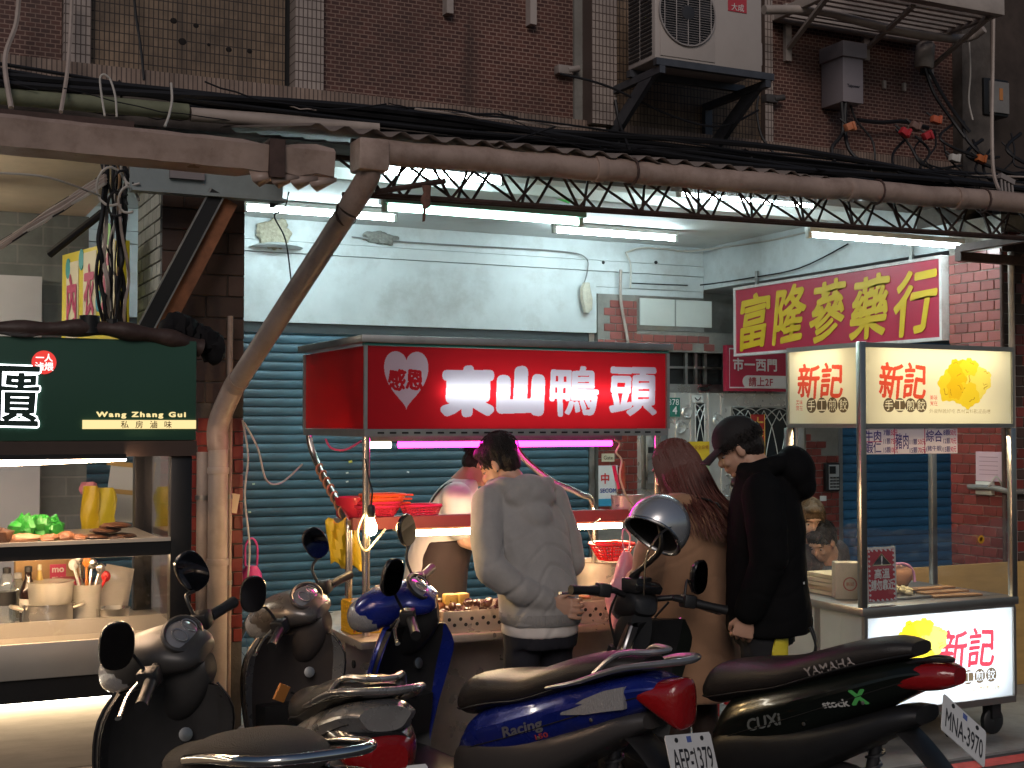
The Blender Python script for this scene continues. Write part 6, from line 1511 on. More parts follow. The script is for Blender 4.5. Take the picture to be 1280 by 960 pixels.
t = thing('pillar_pipe', 'dark upright conduit beside the grey pipe on the right pillar', 'pipe', (0, 0, 0)); b = B(); b.cyl((xq - .06, 6.17, .02), (xq - .06, 6.17, 2.75), .013, n=8); b.build('pipe', m_rust, t)
t = thing('steel_bracket', 'dark steel bracket under the awning at the right pillar', 'bracket', (0, 0, 0)); p = at(1198, 322, Y=6.1); b = B(); b.bb((p.x, 6.08, p.z - .02), (p.x + .7, 6.13, p.z + .035)); b.build('bar', m_rust, t); b = B(); b.bb((p.x, 5.3, p.z + .036), (p.x + .05, 6.13, p.z + .08)); b.build('arm', m_rust, t)
# ================================================================== scooters
from mathutils.bvhtree import BVHTree
def se_ring(x, zc, hh, hw, n=24, e=.75, yc=0.0, lean=0.0):
    out = []
    for i in range(n):
        a = 2 * pi * i / n; ca, sa = cos(a), sin(a)
        out.append(Vector((x + lean * sa * hh, yc + hw * math.copysign(abs(ca) ** e, ca), zc + hh * math.copysign(abs(sa) ** e, sa))))
    return out
def interp(st, k=4):
    """smooth table of stations"""
    P = [np.array(s, float) for s in st]; out = []
    for i in range(len(P) - 1):
        p0, p1, p2, p3 = P[max(i - 1, 0)], P[i], P[i + 1], P[min(i + 2, len(P) - 1)]
        for j in range(k):
            t = j / k; out.append(.5 * (2 * p1 + (p2 - p0) * t + (2 * p0 - 5 * p1 + 4 * p2 - p3) * t * t + (3 * p1 - p0 - 3 * p2 + p3) * t ** 3))
    out.append(P[-1]); return out
def loft(b, st, n=24, e=.75, k=4, lean=0.0):
    return b.rings([se_ring(max(s[0], -9), s[1], max(s[2], .004), max(s[3], .004), n, e, 0, lean) for s in interp(st, k)])
m_tyre = M('tyre_rubber', (.014, .014, .015), .75, bump=.3, bscale=60)
m_rim = M('rim_grey', (.16, .16, .17), .35, .8)
m_blk = M('scooter_black', (.016, .016, .017), .42, var=.2, vscale=20)
m_blkg = M('scooter_gloss_black', (.012, .012, .013), .18, coat=.5)
m_vinyl = M('seat_vinyl', (.022, .019, .018), .42, bump=.25, bscale=220)
m_chrome = M('chrome', (.75, .74, .72), .10, 1.0)
m_silv = M('silver_plastic', (.40, .40, .41), .3, .7)
m_mirror = M('mirror_glass', (.10, .11, .13), .04, 1.0)
m_redlens = M('red_lens', (.26, .006, .008), .14, coat=.7, spec=.5, bump=.25, bscale=70)
m_clrlens = M('clear_lens', (.36, .36, .37), .10, .35, coat=.9, bump=.5, bscale=60, stretch=(5, 1, 1))
m_amb = M('amber_lens', (.55, .18, .02), .15, coat=.6)
m_dash = M('dash_glass', (.20, .20, .21), .12, coat=.7)
m_plate = M('plate_paint', (.66, .66, .65), .4, var=.06, vscale=20, dirt=.2)
m_ink = M('plate_ink', (.02, .02, .025), .5)

def wheel(root, c, r, M4=None, w=.045):
    prof = [(-w * .75, r - .065), (-w, r - .04), (-w * .95, r - .018), (-w * .55, r - .003), (0, r), (w * .55, r - .003), (w * .95, r - .018), (w, r - .04), (w * .75, r - .065)]
    def P(b):
        if M4 is not None: b.xf(M4)
        return b
    b = B(); b.lathe([(q, h) for h, q in prof], c, 36, (0, 1, 0), cap=False); t = P(b).build('wheel', m_tyre, root)
    b = B(); b.lathe([(r - .066, -w * .75), (r - .075, -w * .3), (r - .075, w * .3), (r - .066, w * .75)], c, 30, (0, 1, 0), cap=False)
    for k in range(5):
        a = 2 * pi * k / 5; d = Vector((cos(a), 0, sin(a))); b.cyl(Vector(c) + d * .03, Vector(c) + d * (r - .07), .017, .012, n=6)
    b.lathe([(.04, -.04), (.045, 0), (.04, .04)], c, 16, (0, 1, 0)); P(b).build('rim', m_rim, t)
    b = B(); b.lathe([(.075, w + .003), (.09, w + .004), (.09, w + .007), (.075, w + .008)], c, 24, (0, 1, 0)); P(b).build('brake_disc', m_steeld, t)

def proj_text(root, surf, body, mat, cx, cz, w, h, bold=.0, shear=0.0, tilt=0.0, side=1, name='lettering', lift=.0025):
    """lettering wrapped on the side of a panel"""
    u = Vector((-side * cos(tilt), 0, sin(tilt))); v = Vector((side * sin(tilt), 0, cos(tilt)))
    o = text(name, body, mat, root, (cx, 0, cz), u, v, width=w, height=h, bold=bold, shear=shear, lift=0)
    bv = BVHTree.FromPolygons([v_.co for v_ in surf.data.vertices], [p.vertices for p in surf.data.polygons])
    me = o.data
    for v_ in me.vertices:
        hit = bv.ray_cast(Vector((v_.co.x, side * .8, v_.co.z)), Vector((0, -side, 0)))
        d = abs(v_.co.y)
        v_.co.y = (hit[0].y if hit[0] is not None else side * .1) + side * (lift + d * .3)
    return o

def scooter(label, bar, tail, s):
    """bar, tail: where the handlebar and the tail lamp are on the plan; s: its look"""
    bar, tail = Vector((bar[0], bar[1], 0)), Vector((tail[0], tail[1], 0)); h = (bar - tail).normalized(); k = s.get('scale', 1.0)
    loc = bar - h * (.95 * k)
    root = thing('parked_scooter', label, 'scooter', loc, math.atan2(h.y, h.x), group='scooters parked along the kerb'); root.scale = (k, k, k)
    cm, cs_, ct = s['body'], s.get('shield', s['body']), s.get('trim', m_blk)
    st = s.get('steer', .6)
    pv = Vector((.95, 0, .95)); axd = Vector((-.40, 0, 1)).normalized()
    SM = Matrix.Translation(pv) @ Matrix.Rotation(st, 4, axd) @ Matrix.Translation(-pv)
    # wheels, fork, engine
    wheel(root, (0, 0, .215), .215); wheel(root, (1.22, 0, .21), .21, SM, .04)
    b = B()
    for y in (-.065, .065): b.cyl((1.21, y, .21), (1.02, y * .9, .72), .018, n=10)
    b.cyl((1.02, -.07, .70), (1.02, .07, .70), .02, n=8); b.xf(SM); b.build('fork', m_blk, root)
    b = B(); rs = []
    for i in range(13):
        a = radians(-12 + 160 * i / 12); d = Vector((cos(a), 0, sin(a))); c = Vector((1.22, 0, .21)); w_ = .062 * (.75 + .25 * sin(pi * i / 12))
        rs.append([c + d * (.225 + q) + Vector((0, y, 0)) for y, q in ((-w_, -.03), (-w_ * .9, .0), (-w_ * .4, .022), (0, .027), (w_ * .4, .022), (w_ * .9, .0), (w_, -.03), (w_ * .8, -.03), (0, .012), (-w_ * .8, -.03))])
    b.rings(rs); b.xf(SM); b.build('front_fender', s.get('fender', cm), root)
    b = B(); loft(b, [(.42, .30, .05, .05), (.30, .29, .09, .075), (.1, .25, .10, .085), (-.05, .22, .09, .08), (-.14, .215, .05, .05)], 16)
    for i in range(len(b.v)): v = b.v[i]; b.v[i] = (v[0], v[1] + .10, v[2])
    b.build('engine_case', M('engine_alloy', (.12, .12, .12), .5, .6, var=.3), root)
    b = B(); b.lathe([(.03, 0), (.095, .0), (.095, .012), (.08, .02), (.03, .022)], (.20, .175, .30), 28, (0, 1, 0)); f_ = b.build('fan_cover', m_blk, root)
    b = B()
    for q in range(4):
        for j in range(6 * (q + 1)):
            a = 2 * pi * j / (6 * (q + 1)); b.cyl((.20 + .02 * (q + 1) * cos(a), .197, .30 + .02 * (q + 1) * sin(a)), (.20 + .02 * (q + 1) * cos(a), .199, .30 + .02 * (q + 1) * sin(a)), .004, n=6)
    b.build('cooling_slots', M('slot_black', (.004, .004, .004), .9), f_)
    b = B(); b.tube(smoothpath([(.3, -.10, .2), (.1, -.14, .2), (-.1, -.15, .24), (-.34, -.16, .33)], 5), [.02] * 6 + [.03 + .002 * i for i in range(10)], 14); b.build('exhaust', m_steeld, root)
    b = B(); b.cyl((-.02, -.09, .23), (-.10, -.10, .60), .022, n=10); b.tube([Vector((-.02, -.09, .26)).lerp(Vector((-.1, -.1, .56)), i / 60) + Vector((.03 * cos(i * .7), .03 * sin(i * .7), 0)) for i in range(61)], .006, 5); b.build('shock_absorber', m_rim, root)
    b = B(); b.cyl((.36, .07, .26), (.33, .16, .02), .011, n=8); b.box((.335, .165, .016), (.06, .02, .02)); b.build('side_stand', m_steeld, root)
    # rear body, seat
    bs = s.get('body_st') or [(.50, .43, .07, .10), (.43, .47, .11, .135), (.22, .545, .118, .155), (.02, .62, .105, .158), (-.16, .687, .088, .148), (-.30, .74, .068, .118), (-.38, .762, .04, .075)]
    b = B(); b.rings([[Vector((v.x, v.y * (1 - .16 * max(0, (q[1] - v.z) / q[2])) + math.copysign(.012 * math.exp(-((v.z - q[1] - .30 * q[2]) / .014) ** 2), v.y) * (abs(v.y) > .5 * q[3]), v.z)) for v in se_ring(q[0], q[1], max(q[2], .004), max(q[3], .004), 56, .66)] for q in interp(bs, 5)]); body = b.build('side_body', cm, root, ang=30)
    BI = interp(bs, 4)
    for y in (-1, 1):
        b = B(); b.tube([Vector((q[0], y * (q[3] * .985 + .001), q[1] - .12 * q[2])) for q in BI[2:-3]], .0022, 5); b.build('panel_seam', M('seam_black', (.005, .005, .005), .8), body)
        for q in (BI[4], BI[11], BI[16]): b = B(); b.lathe([(.007, 0), (.007, .003), (.003, .004)], (q[0], y * (q[3] * .96), q[1] - .45 * q[2]), 10, (0, y, 0)); b.build('panel_screw', m_steeld, body)
        b = B(); b.cyl((.12, y * .14, .36), (.12, y * .20, .36), .013, n=8); b.build('foot_peg', m_blk, root)
    b = B(); loft(b, [(.52, .37, .09, .12), (.42, .40, .12, .146), (.15, .46, .10, .152), (-.08, .55, .07, .145), (-.24, .625, .05, .12), (-.33, .655, .03, .08)], 22, .7); b.build('lower_body', ct, root)
    ss = s.get('seat_st') or [(.54, .60, .04, .08), (.48, .63, .075, .115), (.34, .67, .07, .14), (.18, .70, .062, .155), (.05, .745, .062, .155), (-.08, .793, .055, .145), (-.22, .828, .042, .115), (-.31, .838, .022, .07)]
    b = B(); loft(b, ss, 26, .8); seat = b.build('seat', s.get('seat', m_vinyl), root)
    b = B(); b.tube([Vector((q[0], y * q[3] * .99, q[1] - q[2] * .55)) for y in (1,) for q in interp(ss, 3)], .003, 5); b.tube([Vector((q[0], -q[3] * .99, q[1] - q[2] * .55)) for q in interp(ss, 3)], .003, 5); b.build('piping', m_blk, seat)
    # grab rail
    if s.get('rail', 'flat') == 'flat':
        b = B()
        P = smoothpath([(.02, .165, .735), (-.12, .175, .775), (-.28, .15, .835), (-.42, .09, .862), (-.46, 0, .866), (-.42, -.09, .862), (-.28, -.15, .835), (-.12, -.175, .775), (.02, -.165, .735)], 6)
        b.tube(P, [.010 + .012 * sin(pi * i / (len(P) - 1)) for i in range(len(P))], 10, flat=.6); gr_ = b.build('grab_rail', s.get('rail_mat', m_silv), root)
        b = B(); P = smoothpath([(-.16, .13, .80), (-.24, .10, .872), (-.34, .05, .885), (-.36, 0, .886), (-.34, -.05, .885), (-.24, -.10, .872), (-.16, -.13, .80)], 5); b.tube(P, .014, 8, flat=.7); b.build('rail_loop', s.get('rail_mat', m_silv), gr_)
    elif s['rail'] == 'chrome':
        b = B()
        for dz, w_ in ((0, 1.0), (-.07, .96)):
            b.tube(smoothpath([(.05, .16 * w_, .82 + dz), (-.15, .17 * w_, .87 + dz), (-.36, .16 * w_, .91 + dz), (-.44, .10 * w_, .92 + dz), (-.45, 0, .92 + dz), (-.44, -.10 * w_, .92 + dz), (-.36, -.16 * w_, .91 + dz), (-.15, -.17 * w_, .87 + dz), (.05, -.16 * w_, .82 + dz)], 6), .013, 10)
        for y in (-.15, .15):
            for x in (-.1, -.38): b.cyl((x, y, .83), (x, y, .70), .010, n=8)
        for y in (-.08, 0, .08): b.cyl((-.44, y, .865), (-.2, y, .84), .007, n=8)
        b.build('luggage_rail', m_chrome, root)
    elif s['rail'] == 'stub':
        b = B(); b.tube(smoothpath([(-.22, .06, .80), (-.34, .05, .845), (-.42, .0, .85), (-.34, -.05, .845), (-.22, -.06, .80)], 5), .014, 8, flat=.6); b.build('grab_rail', m_blk, root)
    # tail lamps, fender, plate
    b = B(); loft(b, s.get('tail_st') or [(-.24, .70, .045, .128), (-.32, .695, .055, .118), (-.39, .69, .055, .088), (-.43, .69, .035, .05)], 24, .65); b.build('tail_lamp', m_redlens, root)
    if s.get('surround'): b = B(); loft(b, s['surround'], 24, .7); b.build('lamp_surround', m_blkg, root)
    for y in (-1, 1) if s.get('ind', 1) else ():
        b = B(); b.rings([[Vector((x, y * (yy + q), z)) for z, q in ((z0, 0), (z1, 0), (z1, -.02), (z0, -.02))] for x, yy, z0, z1 in s.get('ind_st', ((-.04, .163, .650, .657), (-.14, .160, .665, .718), (-.22, .150, .685, .755), (-.29, .134, .70, .775)))]); b.build('indicator_lens', s.get('ind_mat', m_clrlens), root)
    b = B(); rs = []
    for i in range(8):
        t = i / 7; x = -.22 - .30 * t; z = .60 - .30 * t ** 1.4; rs.append([Vector((x, -.075, z)), Vector((x + .0, -.05, z + .018)), Vector((x, .05, z + .018)), Vector((x, .075, z)), Vector((x + .012, .05, z - .008)), Vector((x + .012, -.05, z - .008))])
    b.rings(rs); b.build('rear_fender', m_blk, root)
    pc = Vector(s.get('plate_at', (-.455, 0, .555))); tl = s.get('plate_tilt', .45); u = Vector((0, -1, 0)); v = Vector((sin(tl) * 1, 0, cos(tl))); nn = u.cross(v)
    if s.get('plate_roll'): q = Matrix.Rotation(s['plate_roll'], 3, nn); u, v = q @ u, q @ v
    b = B(); b.rings([[pc + u * (a * .125) + v * (c_ * .07) + nn * d for a, c_ in ((-1, -.86), (-.95, -1), (.95, -1), (1, -.86), (1, .86), (.95, 1), (-.95, 1), (-1, .86))] for d in (0, .003)]); pl_ = b.build('licence_plate', m_plate, root)
    text('plate_lettering', s['plate'], m_ink, pl_, pc + nn * .003 - v * .012, u, v, width=.215, height=.072, bold=.006, lift=.001)
    for a in (-.07, .07): b = B(); b.lathe([(.008, 0), (.008, .003), (.001, .004)], pc + u * a + v * .052 + nn * .003, 10, nn); b.build('plate_bolt', m_blk, pl_)
    b = B(); b.rings([[pc + u * (a * .012) + v * (.052 + c_ * .010) + nn * d for a, c_ in ((-1, -1), (1, -1), (1, 1), (-1, 1))] for d in (.0031, .0042)]); b.build('plate_sticker', M('plate_blue', (.08, .12, .35), .5), pl_)
    b = B(); b.cyl((-.40, 0, .60), pc, .012, n=6); b.build('plate_bracket', m_blk, root)
    # floor and leg shield
    b = B(); loft(b, [(.44, .275, .03, .13), (.55, .275, .035, .165), (.75, .28, .035, .17), (.92, .30, .05, .15), (.98, .32, .05, .10)], 20, .6); b.build('floorboard', m_blk, root)
    def shield(off, grow, zs, thick, name, mat):
        b = B(); rs = []
        for (z, xf, w_, c_) in interp(zs, 3):
            w2 = w_ + grow; rs.append([Vector((xf + off - c_ * t * t, w2 * t, z)) for t in [-1 + i / 8 for i in range(17)]] + [Vector((xf + off - c_ * t * t - thick, w2 * t * .97, z)) for t in [1 - i / 8 for i in range(17)]])
        b.rings(rs); return b.build(name, mat, root)
    ZS = s.get('shield_st') or [(.22, 1.00, .11, .05), (.32, 1.05, .14, .08), (.48, 1.07, .18, .11), (.64, 1.05, .205, .13), (.76, 1.01, .20, .13), (.84, .975, .15, .09)]
    sh_ = shield(0, 0, ZS, .05, 'leg_shield', cs_)
    inn = shield(-.045, .004, [(z, x, w_, c_ * .75) for z, x, w_, c_ in ZS], .03, 'inner_shield', s.get('inner', m_blk))
    b = B(); b.rings([[Vector((x, y, z)) for x, y in ((.965 - q * .4, -.15), (.90 - q, -.12), (.90 - q, .12), (.965 - q * .4, .15))] for z, q in ((.40, .0), (.50, .02), (.56, .025))]); b.build('glove_pocket', m_blk, inn)
    b = B(); b.lathe([(.022, 0), (.022, .008), (.012, .01)], (.915, -.07, .68), 14, (-1, 0, .2)); b.build('ignition_lock', m_steeld, inn)
    b = B(); b.tube([Vector((xf - c_ - .02, w_ + .004, z)) for z, xf, w_, c_ in interp(ZS, 3)], .007, 6); b.tube([Vector((xf - c_ - .02, -w_ - .004, z)) for z, xf, w_, c_ in interp(ZS, 3)], .007, 6); b.build('shield_edge', s.get('edge', m_silv), sh_)
    b = B(); b.tube(smoothpath([(.92, 0, .60), (.87, 0, .60), (.86, 0, .57), (.88, 0, .56)], 4), .006, 6); b.build('bag_hook', m_blk, inn)
    if s.get('nose'):
        for y in (-1, 1): b = B(); b.rings([[Vector((1.045 - .13 * t * t + .004, y * .205 * t, z0)), Vector((1.045 - .13 * t * t + .004, y * .205 * t, z1)), Vector((1.03 - .13 * t * t, y * .2 * t, z1)), Vector((1.03 - .13 * t * t, y * .2 * t, z0))] for t, z0, z1 in ((.35, .60, .62), (.6, .58, .66), (.9, .60, .68))]); b.build('front_indicator', m_amb if s['nose'] == 2 else m_clrlens, sh_)
    # handlebar group, turned to the left
    if s.get('bars', 'cowl') == 'cowl':
        cst = [(.80, .925, .022, .065), (.83, .93, .042, .100), (.90, .94, .062, .118), (.98, .93, .075, .110), (1.07, .905, .08, .09), (1.13, .885, .06, .068), (1.15, .88, .03, .035)]
        b = B(); loft(b, cst, 26, .82); b.xf(SM); hb = b.build('handlebar_cowl', s.get('cowl', cm), root)
        b = B(); loft(b, [(1.04, .90, .075, .095), (1.10, .89, .07, .085), (1.15, .885, .05, .06), (1.168, .885, .02, .025)], 22, .9); b.xf(SM); b.build('headlight', m_clrlens, hb)
        b = B(); b.ell((.868, 0, .985), (.05, .085, .02), 22, 8, rot=(0, -.75, 0)); b.xf(SM); b.build('speedometer', m_dash, hb)
        b = B(); b.tube([Vector((.868, 0, .985)) + Euler((0, -.75, 0)).to_matrix() @ Vector((.055 * cos(a), .095 * sin(a), .006)) for a in [j * pi / 12 for j in range(24)]], .008, 6, closed=True); b.xf(SM); b.build('dash_rim', s.get('inner', m_blk), hb)
        for y in (-.035, .035):
            b = B(); q = Vector((.868, y, .985)) + Euler((0, -.75, 0)).to_matrix() @ Vector((0, 0, .021)); b.tube([q + Euler((0, -.75, 0)).to_matrix() @ Vector((.026 * cos(a), .026 * sin(a), 0)) for a in [j * pi / 10 for j in range(20)]], .0025, 4, closed=True); b.xf(SM); b.build('dial_ring', m_silv, hb)
        b = B(); loft(b, [(.80, .87, .04, .04), (.84, .85, .08, .058), (.91, .82, .11, .07), (.98, .80, .10, .06)], 20, .8); b.xf(SM); b.build('steering_cover', s.get('inner', m_blk), hb)
        par = hb
    else:
        b = B(); b.tube(smoothpath([(.86, .33, .93), (.91, .18, .955), (.95, .06, .935), (.95, -.06, .935), (.91, -.18, .955), (.86, -.33, .93)], 5), .013, 10); b.xf(SM); hb = b.build('handlebar_tube', m_blk, root)
        b = B(); loft(b, [(.88, .90, .03, .05), (.92, .91, .06, .07), (1.0, .90, .065, .075), (1.06, .88, .04, .06)], 18, .7); b.xf(SM); b.build('headlight_housing', m_blk, hb)
        b = B(); b.box((.90, 0, .985), (.07, .12, .035), (0, -.5, 0)); b.xf(SM); b.build('speedometer', m_blkg, hb, bevel=.008)
        b = B(); loft(b, [(.90, .80, .09, .05), (.96, .79, .10, .06), (1.02, .77, .09, .06), (1.06, .76, .05, .04)], 16, .8); b.xf(SM); b.build('steering_cover', m_blk, hb)
        b = B(); b.lathe([(.03, 0), (.052, .03), (.05, .05), (.01, .055)], (1.06, 0, .88), 20, (1, 0, -.1)); b.xf(SM); b.build('headlight', m_clrlens, hb)
    for y in (-1, 1):
        b = B(); b.cyl((.905, y * .13, .95), (.862, y * .30, .935), .012, n=8); b.xf(SM); b.build('bar_end', m_blk, hb)
        b = B(); b.tube([(.88, y * .225, .941), (.862, y * .30, .935), (.850, y * .355, .930)], [.019, .018, .020], 14); b.xf(SM); b.build('grip', m_blk, hb)
        b = B(); b.box((.895, y * .195, .945), (.06, .055, .055)); b.xf(SM); b.build('switch_box', m_blk, hb, bevel=.008)
        b = B(); b.tube(smoothpath([(.925, y * .19, .94), (.94, y * .26, .925), (.925, y * .35, .91), (.92, y * .37, .91)], 4), [.007] * 10 + [.007, .009, .011], 8, flat=.6); b.xf(SM); b.build('brake_lever', s.get('lever', m_steel), hb)
        if s.get('mirrors', True) and not (s.get('one_mirror') and y == 1):
            mz = s.get('mirror_z', 1.20); my = s.get('mirror_y', .27)
            b = B(); b.tube(smoothpath([(.91, y * .185, .96), (.93, y * .20, 1.03), (.925, y * (my - .02), mz - .065)], 5), .006, 8); b.xf(SM); b.build('mirror_stem', m_blk, hb)
            c = Vector((.925, y * my, mz)); tl2 = Euler((y * .30, -.10, -y * .10 - st * .85)).to_matrix()
            b = B(); rs = []
            for q, sc_ in ((.03, .35), (.024, .7), (.008, .97), (-.006, 1.0), (-.010, .96)):
                rs.append([c + tl2 @ Vector((q, sc_ * .052 * math.copysign(abs(cos(a)) ** .8, cos(a)), sc_ * .075 * math.copysign(abs(sin(a)) ** .8, sin(a)))) for a in [j * pi / 12 for j in range(24)]])
            b.rings(rs); b.xf(SM); mh = b.build('mirror', m_blkg, hb)
            b = B(); rs = [[c + tl2 @ Vector((-.0105 - q, .9 * .052 * math.copysign(abs(cos(a)) ** .8, cos(a)), .9 * .075 * math.copysign(abs(sin(a)) ** .8, sin(a)))) for a in [j * pi / 12 for j in range(24)]] for q in (0, .001)]
            b.rings(rs); b.xf(SM); b.build('mirror_glass', m_mirror, hb)
    b = B(); b.tube(smoothpath([(.92, .12, .93), (1.0, .10, .84), (1.02, .04, .70), (1.05, .02, .55)], 5), .005, 6); b.tube(smoothpath([(.92, -.12, .93), (1.01, -.09, .82), (1.0, -.03, .66)], 5), .005, 6); b.xf(SM); b.build('control_cable', m_blk, hb)
    return root, body, seat, SM

m_p_silver = M('paint_silver', (.34, .33, .32), .30, .55, coat=.5, var=.15, vscale=10, dirt=.35, dcol=(.12, .10, .085), dscale=6, rvar=.1)
m_p_blue = M('paint_blue', (.010, .022, .22), .24, .25, coat=.7, var=.15, vscale=10, dirt=.25, dcol=(.05, .05, .08), dscale=7, rvar=.1)
m_p_dark = M('paint_dark_grey', (.06, .057, .055), .35, .3, coat=.3, var=.2, vscale=10, dirt=.4, dcol=(.10, .085, .07), dscale=6, rvar=.12)
m_p_black = M('paint_black_green', (.008, .011, .009), .28, .2, coat=.4, var=.15, vscale=8)
m_p_bronze = M('paint_warm_grey', (.13, .115, .105), .32, .4, coat=.4, var=.2, vscale=10, dirt=.4, dcol=(.16, .14, .12), dscale=6, rvar=.12)
m_net = M('seat_net', (.03, .027, .026), .8, bump=1.0, bscale=300)

scA = scooter('dark grey scooter with a chrome luggage rail in front of the green cart', (.80, 4.20), (.87, 2.95), dict(body=m_p_dark, shield=m_p_dark, inner=M('inner_grey', (.045, .043, .042), .45, var=.2), rail='chrome', seat=m_net, plate='MHK-2185', steer=.92, cowl=M('cowl_grey', (.055, .052, .05), .4, .2, var=.1), edge=m_blk, scale=1.0, mirror_z=1.09, seat_st=[(.53, .66, .03, .08), (.47, .69, .07, .115), (.34, .73, .065, .14), (.18, .77, .06, .155), (.05, .82, .062, .155), (-.08, .85, .058, .145), (-.22, .87, .045, .115), (-.31, .875, .025, .07)]))[0]
scB, bB, sB, _ = scooter('silver scooter with a big red tail lamp and a black leg shield inside', (1.49, 5.14), (1.42, 3.87), dict(body=m_p_silver, shield=m_p_silver, cowl=m_p_bronze, inner=M('inner_brown', (.06, .05, .046), .45, var=.15), rail='flat', rail_mat=m_p_silver, plate='NPC-6327', steer=.88, edge=m_chrome, trim=m_p_silver, scale=.97, mirror_z=1.12, ind=0, surround=[(-.14, .675, .055, .148), (-.24, .668, .075, .140), (-.33, .655, .078, .118), (-.385, .65, .07, .09)], tail_st=[(-.20, .665, .05, .135), (-.30, .655, .066, .130), (-.38, .645, .066, .10), (-.43, .645, .045, .06)]))
scC, bC, sC, _ = scooter('blue scooter with silver grab rail and a white plate ending in 1379', (1.90, 5.0), (2.36, 3.86), dict(body=m_p_blue, shield=m_p_blue, cowl=m_p_blue, inner=m_blk, rail='flat', rail_mat=m_silv, plate='AEP-1379', steer=.75, trim=M('trim_grey', (.07, .065, .065), .4, .3), nose=1, plate_at=(-.47, .0, .555), plate_tilt=.35, plate_roll=-.12, mirror_z=1.14, edge=m_p_blue,
    tail_st=[(-.28, .765, .012, .115), (-.33, .75, .040, .108), (-.40, .73, .070, .088), (-.445, .72, .085, .066), (-.46, .72, .06, .04)]))
proj_text(scC, bC, 'Racing', m_silv, .14, .572, .20, .05, .03, .35, .33)
proj_text(scC, bC, '150', M('decal_red', (.5, .06, .05), .4), .06, .56, .06, .018, .02, .35, .33)
scD, bD, sD, SMD = scooter('black scooter with maker lettering on the seat and a green cross sticker', (2.84, 4.68), (3.20, 3.62), dict(body=m_p_black, shield=m_p_black, inner=m_blk, rail='stub', plate='MNA-3970', steer=-.45, bars='naked', trim=m_blk, plate_at=(-.46, -.0, .62), plate_tilt=.35, plate_roll=-.7, mirror_z=1.05, mirror_y=.25, one_mirror=True, ind=0,
    seat_st=[(.57, .62, .04, .08), (.51, .65, .078, .115), (.36, .69, .074, .14), (.20, .725, .064, .150), (.06, .775, .058, .150), (-.08, .825, .055, .14), (-.22, .865, .045, .115), (-.31, .878, .025, .07)],
    body_st=[(.50, .44, .09, .10), (.42, .49, .13, .13), (.22, .57, .13, .15), (.02, .65, .105, .153), (-.16, .725, .085, .138), (-.30, .78, .06, .10), (-.40, .80, .03, .06)],
    tail_st=[(-.24, .77, .035, .112), (-.32, .785, .048, .10), (-.40, .795, .045, .078), (-.45, .80, .028, .045)]))
proj_text(scD, sD, 'YAMAHA', M('seat_lettering', (.34, .30, .28), .6), -.03, .795, .20, .032, .02, .15, .33)
proj_text(scD, bD, 'stock', M('decal_white', (.55, .55, .52), .4), -.06, .672, .10, .028, .03, .0, .2)
proj_text(scD, bD, 'X', M('decal_green', (.10, .48, .12), .4), -.145, .705, .06, .055, .05, .1, .2)
proj_text(scD, bD, 'CUXi', M('decal_dim', (.16, .17, .16), .4), .24, .56, .16, .045, .03, .35, .33)
# crumpled bag in the black scooter's foot space
t = thing('paper_scrap', 'crumpled pale paper stuffed under the side of the black scooter', 'paper', at(1075, 925, Y=3.75)); b = B(); blob(b, (0, 0, 0), (.07, .03, .035), .7, 3, 12, 8, 3); b.build('scrap', M('scrap_cream', (.5, .4, .3), .6), t)
t = thing('paper_scrap', 'orange snack wrapper stuck in the pocket of the silver scooter', 'wrapper', at(352, 866, Y=4.62)); b = B(); b.box((0, 0, 0), (.05, .01, .06), (.2, .4, .5)); b.build('scrap', M('scrap_orange', (.5, .2, .05), .5), t)

# helmet hooked on the black scooter's handlebar
hl = thing('helmet', 'silver open face helmet hanging on the handlebar of the black scooter', 'helmet', at(823, 655, Y=4.42))
rt_ = Euler((0, 0, 0)).to_matrix()
b = B(); rs = []
for i in range(12):
    t = i / 11; a = t * radians(112); rs.append([Vector((.128 * sin(a) * cos(q) * (1 + .06 * cos(q)), .118 * sin(a) * sin(q), .125 * cos(a) - (.02 * max(0, -cos(q)) * t))) for q in [j * 2 * pi / 28 for j in range(28)]] if i else [Vector((.01 * cos(q), .01 * sin(q), .125)) for q in [j * 2 * pi / 28 for j in range(28)]])
ri = [[p * .90 for p in r_] for r_ in rs]
b.rings(rs, cap=False); b.add([Vector((0, 0, .1255))], []); b.rings([rs[-1], ri[-1]], cap=False)
HM = Vector((0, 0, -1)).rotation_difference((RGT * -.55 - UPV * .70 - FWD * .50).normalized()).to_matrix().to_4x4()
b.xf(HM); o = b.build('shell', M('helmet_silver', (.55, .56, .58), .26, .7, coat=.6), hl)
b = B(); b.rings([[Vector((.01 * cos(q), .01 * sin(q), .1252)) for q in [j * 2 * pi / 12 for j in range(12)]], [Vector((.0005 * cos(q), .0005 * sin(q), .1254)) for q in [j * 2 * pi / 12 for j in range(12)]]]); b.xf(HM); b.build('crown_cap', M('helmet_silver', (.42, .43, .45), .16, .85), hl)
b = B(); b.rings(ri, cap=False); b.rings([[p * .97 for p in ri[0]], [p * .5 for p in ri[0]]]); b.xf(HM); b.build('lining', M('helmet_lining', (.018, .016, .016), .9), hl)
b = B(); b.tube([p * 1.005 for p in rs[-1]], .007, 8, closed=True); b.xf(HM); b.build('edge_trim', m_steel, hl)
b = B(); b.tube(smoothpath([HM @ Vector((0, -.105, -.03)), HM @ Vector((-.02, -.10, -.10)) , Vector((-.085, -.05, -.12)), Vector((-.09, -.04, -.22)), Vector((-.085, -.03, -.27))], 5), .010, 6, flat=.3); b.build('chin_strap', m_blk, hl)
